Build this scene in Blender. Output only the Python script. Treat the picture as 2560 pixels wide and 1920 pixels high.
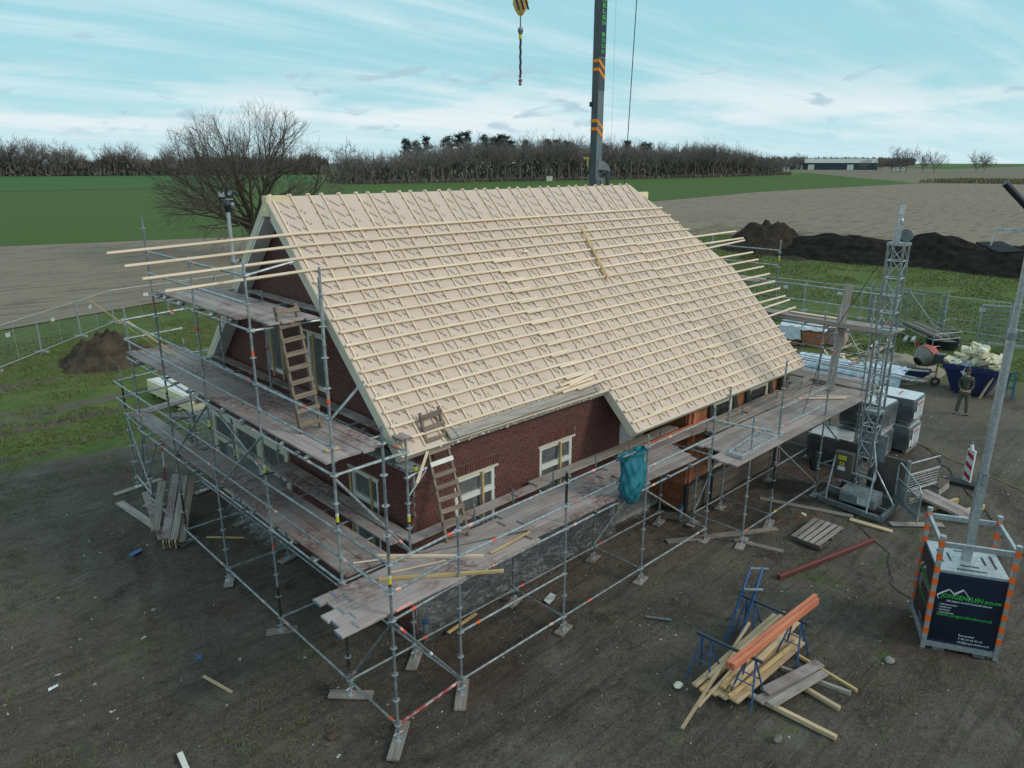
import bpy, math, random
import numpy as np
from mathutils import Vector, Matrix, Quaternion
random.seed(7)
for o in list(bpy.data.objects): bpy.data.objects.remove(o)
SC = bpy.context.scene
COL = SC.collection
PI = math.pi
R = math.radians

# ------------------------------------------------------------------ camera
CAM_H, CAM_F, CAM_P, CAM_Y = 9.265, 1825.0, 0.2954, 0.8098
cam = bpy.data.cameras.new('camera'); camo = bpy.data.objects.new('camera', cam); COL.objects.link(camo)
cam.sensor_width = 36.0; cam.lens = CAM_F / 2560 * 36; cam.clip_start = 0.1; cam.clip_end = 9000
camo.location = (0, 0, CAM_H)
camo.rotation_euler = (PI / 2 - CAM_P, 0, CAM_Y - PI / 2)
SC.camera = camo
SC.render.resolution_x, SC.render.resolution_y = 1024, 768

# ------------------------------------------------------------------ sky, sun, exposure
SUN_EL, SUN_AZ = R(33), math.atan2(-0.80, 0.42)           # azimuth as angle from +X
w = bpy.data.worlds.new('World'); SC.world = w; w.use_nodes = True
nt = w.node_tree; N = nt.nodes; L = nt.links; N.clear()
def nd(t, **k):
    n = N.new(t)
    for a, b in k.items(): setattr(n, a, b)
    return n
def wmath(op, a, b=None, c=None, clamp=False):
    n = nd('ShaderNodeMath', operation=op, use_clamp=clamp)
    for i, v in enumerate((a, b, c)):
        if v is None: continue
        if isinstance(v, (int, float)): n.inputs[i].default_value = v
        else: L.new(v, n.inputs[i])
    return n.outputs[0]
def wramp(v, a, b):
    n = nd('ShaderNodeMapRange', interpolation_type='SMOOTHSTEP'); L.new(v, n.inputs[0])
    n.inputs[1].default_value = a; n.inputs[2].default_value = b; return n.outputs[0]
def wmix(f, a, b):
    n = nd('ShaderNodeMix', data_type='RGBA')
    if isinstance(f, (int, float)): n.inputs[0].default_value = f
    else: L.new(f, n.inputs[0])
    for s, v in ((6, a), (7, b)):
        if isinstance(v, tuple): n.inputs[s].default_value = v + (1,)
        else: L.new(v, n.inputs[s])
    return n.outputs[2]
sky = nd('ShaderNodeTexSky', sky_type='NISHITA', sun_disc=False)
sky.sun_elevation = SUN_EL; sky.sun_rotation = PI / 2 - SUN_AZ; sky.air_density = 1.0; sky.dust_density = 1.2; sky.ozone_density = 1.5
tc = nd('ShaderNodeTexCoord'); sep = nd('ShaderNodeSeparateXYZ'); L.new(tc.outputs['Generated'], sep.inputs[0])
zc = wmath('MAXIMUM', sep.outputs[2], 0.0); den = wmath('ADD', zc, 0.07)
comb = nd('ShaderNodeCombineXYZ')
L.new(wmath('DIVIDE', sep.outputs[0], den), comb.inputs[0]); L.new(wmath('DIVIDE', sep.outputs[1], den), comb.inputs[1])
def wnoise(vec, rot, scl, loc, detail, rough, dist=0.0):
    m = nd('ShaderNodeMapping'); L.new(vec, m.inputs[0]); m.inputs['Rotation'].default_value = (0, 0, rot); m.inputs['Scale'].default_value = scl; m.inputs['Location'].default_value = loc
    n = nd('ShaderNodeTexNoise'); n.inputs['Scale'].default_value = 1; n.inputs['Detail'].default_value = detail; n.inputs['Roughness'].default_value = rough; n.inputs['Distortion'].default_value = dist
    L.new(m.outputs[0], n.inputs['Vector']); return n.outputs[0]
AX = R(44)
ci1 = wnoise(comb.outputs[0], AX, (0.22, 0.9, 1), (3.1, 1.7, 0), 6, 0.58, 0.6)
ci2 = wnoise(comb.outputs[0], AX + 0.25, (0.5, 2.6, 1), (7.3, 2.2, 0), 7, 0.62, 0.4)
veil = wmath('ADD', wmath('MULTIPLY', wramp(ci1, 0.42, 0.66), 0.85), wmath('MULTIPLY', wramp(ci2, 0.46, 0.74), 0.5), clamp=True)
hb = wnoise(tc.outputs['Generated'], 0, (4.5, 4.5, 26), (1.3, 0.4, 0.2), 7, 0.55, 0.2)
bandlow = wmath('MULTIPLY', wramp(sep.outputs[2], 0.014, 0.05), wramp(sep.outputs[2], 0.125, 0.055))
bank = wmath('MULTIPLY', wramp(hb, 0.42, 0.6), bandlow)
cu = wnoise(tc.outputs['Generated'], 0, (11, 11, 34), (2.9, 5.1, 0.0), 5, 0.52, 0.3)
cuband = wmath('MULTIPLY', wramp(sep.outputs[2], 0.02, 0.045), wramp(sep.outputs[2], 0.19, 0.11))
cum = wmath('MULTIPLY', wramp(cu, 0.60, 0.68), cuband)
tint = nd('ShaderNodeMix', data_type='RGBA', blend_type='MULTIPLY'); tint.inputs[0].default_value = 1
L.new(sky.outputs[0], tint.inputs[6]); tint.inputs[7].default_value = (1.0, 1.0, 0.86, 1)
base = wmix(0.80, tint.outputs[2], (4.9, 9.5, 10.8))
veil = wmath('ADD', veil, wmath('MULTIPLY', wramp(sep.outputs[2], 0.14, 0.5), 0.40), clamp=True)
c1 = wmix(wmath('MULTIPLY', veil, 0.52), base, (10.4, 11.5, 12.0))
hz = wmath('MULTIPLY', wramp(sep.outputs[2], 0.11, -0.01), 0.55)
c2 = wmix(hz, c1, (9.2, 11.2, 12.0))
c3 = wmix(wmath('MULTIPLY', bank, 0.62), c2, (11.2, 11.5, 11.8))
c4 = wmix(wmath('MULTIPLY', cum, 0.75), c3, (5.2, 7.4, 8.6))
bg = nd('ShaderNodeBackground'); L.new(c4, bg.inputs[0]); bg.inputs[1].default_value = 0.078
wo = nd('ShaderNodeOutputWorld'); L.new(bg.outputs[0], wo.inputs[0])
sun = bpy.data.lights.new('sun', 'SUN'); sun.energy = 1.45; sun.angle = R(14); sun.color = (1.0, 0.90, 0.78)
suno = bpy.data.objects.new('sun', sun); COL.objects.link(suno)
sd = Vector((math.cos(SUN_AZ) * math.cos(SUN_EL), math.sin(SUN_AZ) * math.cos(SUN_EL), math.sin(SUN_EL)))
suno.rotation_euler = sd.to_track_quat('Z', 'Y').to_euler(); suno.location = (0, 0, 40)
SC.render.engine = 'CYCLES'
SC.view_settings.view_transform = 'Standard'; SC.view_settings.look = 'None'; SC.view_settings.gamma = 1
SC.view_settings.use_curve_mapping = False; SC.view_settings.exposure = 0.05

# ------------------------------------------------------------------ materials
MATS = {}
def newmat(name):
    m = bpy.data.materials.new(name); m.use_nodes = True; MATS[name] = m
    return m, m.node_tree, m.node_tree.nodes['Principled BSDF']
class G:
    """tiny node helper"""
    def __init__(s, nt): s.nt = nt; s.N = nt.nodes; s.L = nt.links
    def n(s, t, **k):
        x = s.N.new(t)
        for a, b in k.items(): setattr(x, a, b)
        return x
    def put(s, sock, v):
        if isinstance(v, (int, float)): sock.default_value = v
        elif isinstance(v, tuple): sock.default_value = v + (1,) if len(v) == 3 and sock.type == 'RGBA' else v
        else: s.L.new(v, sock)
    def math(s, op, a, b=None, clamp=False):
        x = s.n('ShaderNodeMath', operation=op, use_clamp=clamp); s.put(x.inputs[0], a)
        if b is not None: s.put(x.inputs[1], b)
        return x.outputs[0]
    def ramp(s, v, a, b, lo=0.0, hi=1.0):
        x = s.n('ShaderNodeMapRange', interpolation_type='SMOOTHSTEP'); s.put(x.inputs[0], v); s.put(x.inputs[1], a); s.put(x.inputs[2], b); s.put(x.inputs[3], lo); s.put(x.inputs[4], hi); return x.outputs[0]
    def mix(s, f, a, b, blend='MIX'):
        x = s.n('ShaderNodeMix', data_type='RGBA', blend_type=blend); s.put(x.inputs[0], f); s.put(x.inputs[6], a); s.put(x.inputs[7], b); return x.outputs[2]
    def noise(s, vec, scale=(1, 1, 1), detail=4, rough=0.55, dist=0.0, loc=(0, 0, 0), rot=(0, 0, 0)):
        m = s.n('ShaderNodeMapping'); s.L.new(vec, m.inputs[0]); m.inputs['Scale'].default_value = scale; m.inputs['Location'].default_value = loc; m.inputs['Rotation'].default_value = rot
        x = s.n('ShaderNodeTexNoise'); x.inputs['Scale'].default_value = 1; x.inputs['Detail'].default_value = detail; x.inputs['Roughness'].default_value = rough; x.inputs['Distortion'].default_value = dist
        s.L.new(m.outputs[0], x.inputs['Vector']); return x.outputs[0]
    def obj(s): return s.n('ShaderNodeTexCoord').outputs['Object']
    def pos(s): return s.n('ShaderNodeNewGeometry').outputs['Position']
    def rnd(s): return s.n('ShaderNodeObjectInfo').outputs['Random']
    def island(s): return s.n('ShaderNodeNewGeometry').outputs['Random Per Island']
    def bump(s, h, strength, dist=0.01):
        b = s.n('ShaderNodeBump'); b.inputs['Strength'].default_value = strength; b.inputs['Distance'].default_value = dist; s.L.new(h, b.inputs['Height']); return b.outputs[0]
    def vadd(s, vec, f):
        c = s.n('ShaderNodeCombineXYZ')
        for i in range(3): s.L.new(f, c.inputs[i])
        sc = s.n('ShaderNodeVectorMath', operation='SCALE'); s.L.new(c.outputs[0], sc.inputs[0]); sc.inputs['Scale'].default_value = 37.0
        a = s.n('ShaderNodeVectorMath', operation='ADD'); s.L.new(vec, a.inputs[0]); s.L.new(sc.outputs[0], a.inputs[1]); return a.outputs[0]
def sm(c, k): return tuple(min(1, x * k) for x in c)
def pm(name, c, c2=None, scale=(6, 6, 6), rough=0.6, metal=0.0, rnd=0.0, bump=0.0, detail=5, world=False, island=False, spec=None, lo=0.35, hi=0.65):
    m, t, p = newmat(name); g = G(t)
    v = g.pos() if world else g.obj()
    r = g.island() if island else g.rnd()
    if not world: v = g.vadd(v, r)
    nz = g.noise(v, scale, detail, 0.6)
    col = g.mix(g.ramp(nz, lo, hi), c, c2 or sm(c, 0.72))
    if rnd:
        k = g.math('ADD', g.math('MULTIPLY', r, 2 * rnd), 1 - rnd)
        cc = g.n('ShaderNodeCombineXYZ')
        for i in range(3): g.L.new(k, cc.inputs[i])
        col = g.mix(1.0, col, cc.outputs[0], 'MULTIPLY')
    g.put(p.inputs['Base Color'], col); p.inputs['Roughness'].default_value = rough; p.inputs['Metallic'].default_value = metal
    if spec is not None: p.inputs['Specular IOR Level'].default_value = spec
    if bump: g.L.new(g.bump(nz, bump), p.inputs['Normal'])
    return m
pm('galv', (0.38, 0.415, 0.43), (0.22, 0.245, 0.26), (9, 9, 5), 0.42, 0.55, 0.22, 0.1)
pm('galv_bright', (0.50, 0.53, 0.55), (0.36, 0.39, 0.41), (14, 14, 14), 0.38, 0.5, 0.1)
pm('galv_dull', (0.26, 0.285, 0.30), (0.17, 0.19, 0.20), (8, 8, 8), 0.5, 0.4, 0.15)
pm('black_paint', (0.02, 0.021, 0.022), (0.10, 0.11, 0.115), (25, 25, 12), 0.5, 0.2, lo=0.55, hi=0.62)
pm('orange_tape', (0.85, 0.10, 0.035), (0.70, 0.09, 0.04), rough=0.5)
pm('pink_tape', (0.80, 0.25, 0.19), (0.75, 0.5, 0.45), (20, 20, 20), 0.5)
pm('yellow_tag', (0.72, 0.62, 0.02), (0.5, 0.42, 0.03), rough=0.5)
pm('white_tag', (0.7, 0.7, 0.68), (0.6, 0.6, 0.58), rough=0.5)
pm('green_paint', (0.012, 0.07, 0.045), (0.02, 0.10, 0.06), rough=0.5)
pm('red_paint', (0.36, 0.02, 0.018), (0.26, 0.025, 0.02), rough=0.5)
pm('worn_red', (0.36, 0.035, 0.04), (0.34, 0.30, 0.31), (7, 7, 7), 0.55, lo=0.44, hi=0.56)
pm('fresh_pine', (0.77, 0.60, 0.445), (0.66, 0.49, 0.345), (1.2, 22, 22), 0.62, rnd=0.1)
pm('yellow_pine', (0.60, 0.42, 0.20), (0.45, 0.29, 0.12), (1.6, 24, 24), 0.6, rnd=0.16)
pm('cut_pine', (0.58, 0.42, 0.27), (0.42, 0.29, 0.17), (1.5, 24, 24), 0.65, rnd=0.2)
pm('ladder_wood', (0.225, 0.165, 0.12), (0.125, 0.09, 0.068), (2, 28, 28), 0.75, rnd=0.2, bump=0.2)
pm('grey_wood', (0.33, 0.285, 0.25), (0.21, 0.175, 0.15), (1.6, 22, 22), 0.8, rnd=0.22, bump=0.2)
pm('dark_wood', (0.13, 0.105, 0.085), (0.075, 0.06, 0.05), (2, 24, 24), 0.8, rnd=0.2)
pm('orange_wood', (0.56, 0.185, 0.095), (0.44, 0.12, 0.06), (1.4, 9, 9), 0.6, rnd=0.12, bump=0.15, lo=0.38, hi=0.7)
pm('maroon_wood', (0.17, 0.035, 0.032), (0.11, 0.03, 0.028), (2, 14, 14), 0.5)
pm('blue_end', (0.10, 0.165, 0.245), (0.22, 0.25, 0.28), (20, 20, 20), 0.7)
pm('mortar', (0.24, 0.195, 0.175), (0.15, 0.118, 0.105), (8, 8, 8), 0.9, world=True)
pm('block_orange', (0.36, 0.14, 0.065), (0.26, 0.095, 0.045), (5, 5, 5), 0.85, rnd=0.14, bump=0.2)
pm('foam', (0.76, 0.65, 0.42), (0.66, 0.55, 0.34), (12, 12, 12), 0.8, rnd=0.12)
pm('foam_white', (0.78, 0.74, 0.60), (0.66, 0.60, 0.44), (9, 9, 9), 0.8, rnd=0.14)
pm('chipboard', (0.50, 0.45, 0.33), (0.42, 0.37, 0.26), (20, 20, 20), 0.75)
pm('verge', (0.64, 0.57, 0.44), (0.58, 0.51, 0.38), (3, 3, 3), 0.7)
pm('soffit', (0.62, 0.61, 0.58), (0.57, 0.56, 0.53), (2, 2, 2), 0.6)
pm('frame_cream', (0.68, 0.62, 0.50), (0.62, 0.56, 0.45), (5, 5, 5), 0.45)
pm('frame_white', (0.70, 0.69, 0.63), (0.62, 0.61, 0.56), (5, 5, 5), 0.45)
pm('membrane', (0.012, 0.016, 0.017), (0.03, 0.035, 0.036), (6, 6, 6), 0.5)
pm('dark_plinth', (0.03, 0.031, 0.034), (0.05, 0.05, 0.052), (8, 8, 8), 0.7)
pm('white_board', (0.66, 0.66, 0.65), (0.58, 0.58, 0.57), (2, 2, 2), 0.6)
pm('concrete', (0.30, 0.285, 0.26), (0.20, 0.19, 0.175), (6, 6, 6), 0.9, bump=0.2, rnd=0.12)
pm('rust_top', (0.145, 0.088, 0.066), (0.10, 0.068, 0.055), (4, 4, 4), 0.85)
pm('rubber', (0.016, 0.017, 0.018), (0.028, 0.029, 0.03), (10, 10, 10), 0.7)
pm('black_plastic', (0.012, 0.014, 0.02), (0.02, 0.022, 0.03), (10, 10, 10), 0.4)
pm('navy', (0.010, 0.016, 0.045), (0.014, 0.021, 0.055), (4, 4, 4), 0.4)
pm('navy_print', (0.006, 0.010, 0.022), (0.010, 0.018, 0.042), (0.8, 0.8, 0.8), 0.35)
pm('skip_blue', (0.012, 0.020, 0.085), (0.018, 0.028, 0.11), (4, 4, 4), 0.45, bump=0.1)
pm('blue_paint', (0.022, 0.105, 0.27), (0.02, 0.06, 0.15), (14, 14, 14), 0.5, rnd=0.12)
pm('blue_paint_dark', (0.020, 0.045, 0.095), (0.035, 0.04, 0.06), (14, 14, 14), 0.55)
pm('teal_steel', (0.02, 0.10, 0.15), (0.03, 0.13, 0.18), rough=0.5)
pm('crane_dark', (0.075, 0.084, 0.092), (0.062, 0.07, 0.077), (2, 2, 2), 0.45, 0.2)
pm('crane_grey', (0.165, 0.20, 0.215), (0.13, 0.16, 0.175), (2, 2, 2), 0.45, 0.2)
pm('crane_light', (0.28, 0.29, 0.285), (0.2, 0.21, 0.21), (4, 4, 4), 0.5, 0.2)
pm('hazard_orange', (0.95, 0.27, 0.0), (0.9, 0.25, 0.0), rough=0.45)
pm('hazard_yellow', (0.72, 0.46, 0.12), (0.6, 0.38, 0.1), rough=0.5)
pm('print_green', (0.05, 0.50, 0.05), (0.05, 0.46, 0.05), rough=0.5)
pm('print_white', (0.72, 0.74, 0.75), (0.66, 0.68, 0.70), rough=0.5)
pm('print_red', (0.50, 0.03, 0.04), (0.45, 0.04, 0.05), rough=0.5)
pm('print_ink', (0.06, 0.052, 0.056), (0.10, 0.088, 0.09), (30, 30, 30), 0.7)
pm('pole_orange', (0.88, 0.15, 0.02), (0.8, 0.13, 0.02), rough=0.45)
pm('lamp_black', (0.012, 0.015, 0.02), (0.018, 0.02, 0.026), rough=0.4)
pm('lamp_lens', (0.22, 0.25, 0.23), (0.15, 0.17, 0.16), (18, 18, 18), 0.3)
pm('tyre', (0.018, 0.018, 0.019), (0.03, 0.03, 0.03), (20, 20, 20), 0.8)
pm('tyre_mud', (0.075, 0.066, 0.056), (0.045, 0.04, 0.036), (14, 14, 14), 0.9)
pm('box_brown', (0.105, 0.088, 0.08), (0.085, 0.07, 0.065), (5, 5, 5), 0.5)
pm('film_white', (0.62, 0.65, 0.68), (0.50, 0.53, 0.57), (5, 5, 5), 0.3, bump=0.3)
pm('foil_sheet', (0.60, 0.68, 0.76), (0.40, 0.48, 0.58), (3, 5, 5), 0.25, 0.1, bump=0.6, lo=0.42, hi=0.6)
pm('tile_grey', (0.040, 0.044, 0.048), (0.028, 0.03, 0.034), (4, 4, 30), 0.5, rnd=0.15)
pm('wrap_grey', (0.24, 0.265, 0.285), (0.17, 0.19, 0.205), (3, 3, 6), 0.25, rnd=0.1)
pm('brick_orange', (0.42, 0.155, 0.075), (0.34, 0.12, 0.06), (4, 4, 4), 0.8, rnd=0.12)
pm('wrapped_brick', (0.52, 0.40, 0.36), (0.45, 0.31, 0.26), (5, 5, 9), 0.35, rnd=0.1)
pm('sand', (0.28, 0.235, 0.18), (0.20, 0.165, 0.125), (3, 3, 3), 0.95, bump=0.3)
pm('mixer_grey', (0.22, 0.20, 0.175), (0.16, 0.145, 0.125), (8, 8, 8), 0.8)
pm('mixer_red', (0.50, 0.045, 0.035), (0.34, 0.07, 0.055), (8, 8, 8), 0.6)
pm('barrow_blue', (0.022, 0.026, 0.085), (0.035, 0.035, 0.085), (8, 8, 8), 0.6)
pm('cement_grey', (0.30, 0.30, 0.285), (0.22, 0.22, 0.21), (8, 8, 8), 0.85)
pm('soil_black', (0.016, 0.0135, 0.0125), (0.028, 0.024, 0.021), (1.5, 1.5, 1.5), 0.95, world=True, bump=0.6, spec=0.06)
pm('soil_brown', (0.055, 0.041, 0.031), (0.034, 0.026, 0.021), (2.5, 2.5, 2.5), 0.95, world=True, bump=0.6, spec=0.06)
pm('soil_light', (0.095, 0.07, 0.05), (0.05, 0.038, 0.029), (1.6, 1.6, 1.6), 0.95, world=True, bump=0.6, spec=0.06)
pm('bark', (0.10, 0.087, 0.058), (0.068, 0.060, 0.043), (6, 6, 2), 0.9)
pm('twig', (0.135, 0.108, 0.088), (0.10, 0.08, 0.066), (3, 3, 3), 0.9)
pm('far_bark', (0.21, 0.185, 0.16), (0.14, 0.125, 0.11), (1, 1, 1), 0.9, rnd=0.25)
pm('hazed_twig', (0.195, 0.162, 0.150), (0.150, 0.126, 0.117), (0.4, 0.4, 0.4), 0.95, rnd=0.16)  # lightened and greyed: distance haze is put into the twig colour
pm('hazed_scrub', (0.185, 0.152, 0.138), (0.135, 0.115, 0.102), (0.08, 0.08, 0.08), 0.95, world=True)  # paler scrub colour stands in for the haze of distance
pm('pine_needles', (0.042, 0.060, 0.046), (0.028, 0.042, 0.034), (0.6, 0.6, 0.6), 0.9, rnd=0.2)
pm('reed', (0.19, 0.155, 0.075), (0.13, 0.115, 0.055), (0.3, 0.3, 0.3), 0.9, world=True)
pm('barn_blue', (0.025, 0.045, 0.065), (0.03, 0.05, 0.07), rough=0.5)
pm('barn_roof', (0.36, 0.38, 0.34), (0.33, 0.35, 0.31), rough=0.6)
pm('roof_dark', (0.035, 0.03, 0.028), (0.04, 0.035, 0.03), rough=0.8)
pm('render_white', (0.72, 0.70, 0.66), (0.66, 0.64, 0.6), rough=0.8)
pm('skin', (0.40, 0.22, 0.15), (0.36, 0.19, 0.13), rough=0.6)
pm('hair', (0.018, 0.012, 0.010), (0.03, 0.02, 0.016), (30, 30, 30), 0.6)
pm('sweater', (0.062, 0.068, 0.048), (0.05, 0.055, 0.04), (25, 25, 25), 0.9)
pm('trousers', (0.125, 0.122, 0.095), (0.10, 0.098, 0.075), (20, 20, 20), 0.9)
pm('shoe', (0.02, 0.028, 0.05), (0.03, 0.035, 0.05), rough=0.6)
pm('sole_white', (0.62, 0.62, 0.6), rough=0.6)
pm('bag_blue', (0.012, 0.125, 0.175), (0.03, 0.205, 0.265), (7, 7, 4), 0.38, bump=1.0, detail=7)
pm('cable', (0.03, 0.03, 0.03), (0.05, 0.048, 0.04), rough=0.7)
pm('cable_yellow', (0.30, 0.24, 0.07), (0.2, 0.17, 0.06), rough=0.7)
pm('cable_orange', (0.32, 0.10, 0.035), (0.22, 0.08, 0.03), rough=0.7)
pm('rope', (0.02, 0.03, 0.045), (0.03, 0.04, 0.055), rough=0.6)
pm('litter', (0.46, 0.44, 0.40), (0.30, 0.28, 0.25), (40, 40, 40), 0.7, island=True, rnd=0.3)
pm('stone', (0.17, 0.16, 0.145), (0.11, 0.105, 0.095), (9, 9, 9), 0.9, rnd=0.3, bump=0.3, island=True)
pm('leaf_grass', (0.115, 0.155, 0.040), (0.17, 0.165, 0.060), (0.5, 0.5, 0.5), 0.8, world=True, island=False)
pm('solar', (0.006, 0.008, 0.012), (0.01, 0.012, 0.017), rough=0.6, spec=0.15)
pm('cardboard', (0.42, 0.28, 0.16), (0.34, 0.22, 0.12), rough=0.85)
pm('deck_steel', (0.33, 0.35, 0.355), (0.20, 0.21, 0.215), (60, 60, 60), 0.5, 0.4, lo=0.48, hi=0.55)

# scaffold boards: grey-brown, dusty, with brick-red splashes of their own shape
m, t, p = newmat('plank'); g = G(t); v = g.vadd(g.obj(), g.rnd()); wp = g.pos()
gr = g.noise(v, (1.2, 26, 26), 6, 0.65); dirt = g.noise(wp, (1.6, 1.6, 1.6), 5, 0.6); fine = g.noise(wp, (9, 9, 9), 5, 0.7)
col = g.mix(g.ramp(gr, 0.3, 0.7), (0.37, 0.295, 0.275), (0.25, 0.195, 0.182))
k = g.math('ADD', g.math('MULTIPLY', g.rnd(), 0.5), 0.75); cc = g.n('ShaderNodeCombineXYZ')
for i in range(3): g.L.new(k, cc.inputs[i])
col = g.mix(1.0, col, cc.outputs[0], 'MULTIPLY')
col = g.mix(g.math('MULTIPLY', g.ramp(dirt, 0.45, 0.62), 0.5), col, (0.40, 0.345, 0.335))
sx_ = g.n('ShaderNodeSeparateXYZ'); g.L.new(wp, sx_.inputs[0])
red = g.math('MULTIPLY', g.ramp(sx_.outputs[0], 15.5, 12.0, 0.12, 1.0), g.ramp(g.noise(wp, (0.75, 0.75, 0.75), 3, 0.6, 0, (4.2, 1.1, 0)), 0.46, 0.62)); red = g.math('MULTIPLY', red, g.ramp(fine, 0.38, 0.6))
col = g.mix(g.math('MULTIPLY', red, 0.8), col, (0.125, 0.045, 0.045))
g.put(p.inputs['Base Color'], col); p.inputs['Roughness'].default_value = 0.8; g.L.new(g.bump(gr, 0.25, 0.006), p.inputs['Normal'])
# brick
m, t, p = newmat('brick'); g = G(t); v = g.pos()
rr = g.math('FRACT', g.math('ADD', g.math('MULTIPLY', g.island(), 3.7), g.math('MULTIPLY', g.rnd(), 5.3)))
nz = g.noise(v, (24, 24, 24), 4, 0.6)
col = g.mix(rr, (0.140, 0.040, 0.032), (0.072, 0.026, 0.023)); col = g.mix(g.ramp(nz, 0.35, 0.75), col, (0.15, 0.058, 0.048))
g.put(p.inputs['Base Color'], col); p.inputs['Roughness'].default_value = 0.75; g.L.new(g.bump(nz, 0.3, 0.004), p.inputs['Normal'])
# roof panel with its faint printed grid
m, t, p = newmat('roof_panel'); g = G(t); v = g.obj(); s = g.n('ShaderNodeSeparateXYZ'); g.L.new(v, s.inputs[0])
def gridline(c):
    f = g.math('FRACT', g.math('MULTIPLY', c, 10.0)); return g.ramp(g.math('ABSOLUTE', g.math('SUBTRACT', f, 0.5)), 0.46, 0.49)
gl = g.math('MAXIMUM', gridline(s.outputs[0]), gridline(s.outputs[1]))
nz = g.ramp(g.noise(v, (0.9, 0.35, 0.9), 6, 0.65), 0.3, 0.7)
col = g.mix(nz, (0.575, 0.432, 0.352), (0.65, 0.50, 0.415)); col = g.mix(g.math('MULTIPLY', gl, 0.22), col, (0.30, 0.24, 0.22))
g.put(p.inputs['Base Color'], col); p.inputs['Roughness'].default_value = 0.6
# window panes behind protective film
def pane_mat(name, c1, c2, rough):
    m, t, p = newmat(name); g = G(t); v = g.pos(); nz = g.noise(v, (3, 3, 1.2), 6, 0.65, 1.2)
    g.put(p.inputs['Base Color'], g.mix(g.ramp(nz, 0.3, 0.75), c1, c2)); p.inputs['Roughness'].default_value = rough
    g.L.new(g.bump(nz, 0.35, 0.02), p.inputs['Normal'])
pane_mat('pane_film', (0.085, 0.088, 0.092), (0.17, 0.17, 0.172), 0.3)
pane_mat('pane_dark', (0.018, 0.021, 0.024), (0.035, 0.038, 0.04), 0.12)
# clear plastic sheeting
m, t, p = newmat('sheeting'); g = G(t); v = g.pos(); nz = g.noise(v, (2.2, 2.2, 7), 6, 0.7, 1.5)
g.put(p.inputs['Base Color'], g.mix(nz, (0.30, 0.32, 0.35), (0.55, 0.57, 0.60))); p.inputs['Roughness'].default_value = 0.22
g.put(p.inputs['Alpha'], g.ramp(nz, 0.42, 0.78, 0.10, 0.62)); g.L.new(g.bump(nz, 0.8, 0.05), p.inputs['Normal'])
# wrap round the tile pallets
m, t, p = newmat('wrap_film'); g = G(t); nz = g.noise(g.obj(), (1.2, 1.2, 2.5), 4, 0.5, 0.4)
g.put(p.inputs['Base Color'], g.mix(nz, (0.30, 0.33, 0.36), (0.5, 0.53, 0.56))); p.inputs['Roughness'].default_value = 0.18
g.put(p.inputs['Alpha'], g.ramp(nz, 0.35, 0.8, 0.16, 0.42)); g.L.new(g.bump(nz, 0.25, 0.02), p.inputs['Normal'])
# ground: trodden loam, grass outside the site
m, t, p = newmat('loam'); g = G(t); v = g.pos(); s = g.n('ShaderNodeSeparateXYZ'); g.L.new(v, s.inputs[0])
big = g.noise(v, (0.16, 0.16, 0.16), 5, 0.6); mid = g.noise(v, (0.8, 0.8, 0.8), 6, 0.68); fine = g.noise(v, (7, 7, 7), 8, 0.72)
mud = g.mix(g.ramp(big, 0.36, 0.66), (0.088, 0.070, 0.056), (0.150, 0.122, 0.098))
mud = g.mix(g.ramp(mid, 0.50, 0.74), mud, (0.165, 0.142, 0.118)); mud = g.mix(g.ramp(mid, 0.46, 0.30), mud, (0.046, 0.037, 0.031))
mud = g.mix(g.math('MULTIPLY', g.ramp(fine, 0.52, 0.72), 0.6), mud, (0.20, 0.175, 0.145)); mud = g.mix(g.math('MULTIPLY', g.ramp(fine, 0.46, 0.32), 0.6), mud, (0.022, 0.019, 0.017))
vf = g.noise(v, (28, 28, 28), 6, 0.7); mud = g.mix(g.math('MULTIPLY', g.ramp(vf, 0.50, 0.66), 0.5), mud, (0.21, 0.185, 0.155)); mud = g.mix(g.math('MULTIPLY', g.ramp(vf, 0.46, 0.34), 0.6), mud, (0.022, 0.018, 0.015))
rut = g.noise(v, (0.35, 5.5, 1), 5, 0.65, 0.6, (0, 0, 0), (0, 0, R(4))); mud = g.mix(g.math('MULTIPLY', g.ramp(rut, 0.50, 0.62), 0.32), mud, (0.032, 0.026, 0.022))
redp = g.math('MULTIPLY', g.ramp(g.noise(v, (0.35, 0.35, 0.35), 3, 0.5, 0, (9.1, 3.3, 0)), 0.58, 0.68), 0.4); mud = g.mix(redp, mud, (0.085, 0.042, 0.034))
sandy = g.math('MULTIPLY', g.ramp(s.outputs[0], 22, 29), g.ramp(g.noise(v, (0.3, 0.3, 0.3), 4, 0.6, 0, (2, 8, 0)), 0.38, 0.6)); mud = g.mix(g.math('MULTIPLY', sandy, 0.75), mud, (0.155, 0.128, 0.098))
gn = g.noise(v, (0.9, 0.9, 0.9), 6, 0.7, 0.3, (5, 5, 0)); gcol = g.mix(g.ramp(gn, 0.35, 0.65), (0.075, 0.125, 0.024), (0.125, 0.155, 0.040))
gcol = g.mix(g.ramp(g.noise(v, (4, 4, 4), 6, 0.75), 0.45, 0.7), gcol, (0.052, 0.068, 0.020)); gcol = g.mix(g.math('MULTIPLY', g.ramp(mid, 0.5, 0.75), 0.5), gcol, (0.15, 0.13, 0.06))
wob = g.math('MULTIPLY', g.math('SUBTRACT', big, 0.5), 16.0)
lim = g.math('ADD', 23.5, g.math('MULTIPLY', s.outputs[0], 0.06))
gy = g.ramp(g.math('SUBTRACT', g.math('ADD', s.outputs[1], wob), lim), 0.0, 4.0)
gx = g.ramp(g.math('ADD', s.outputs[0], wob), 34.5, 38.0)
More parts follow.
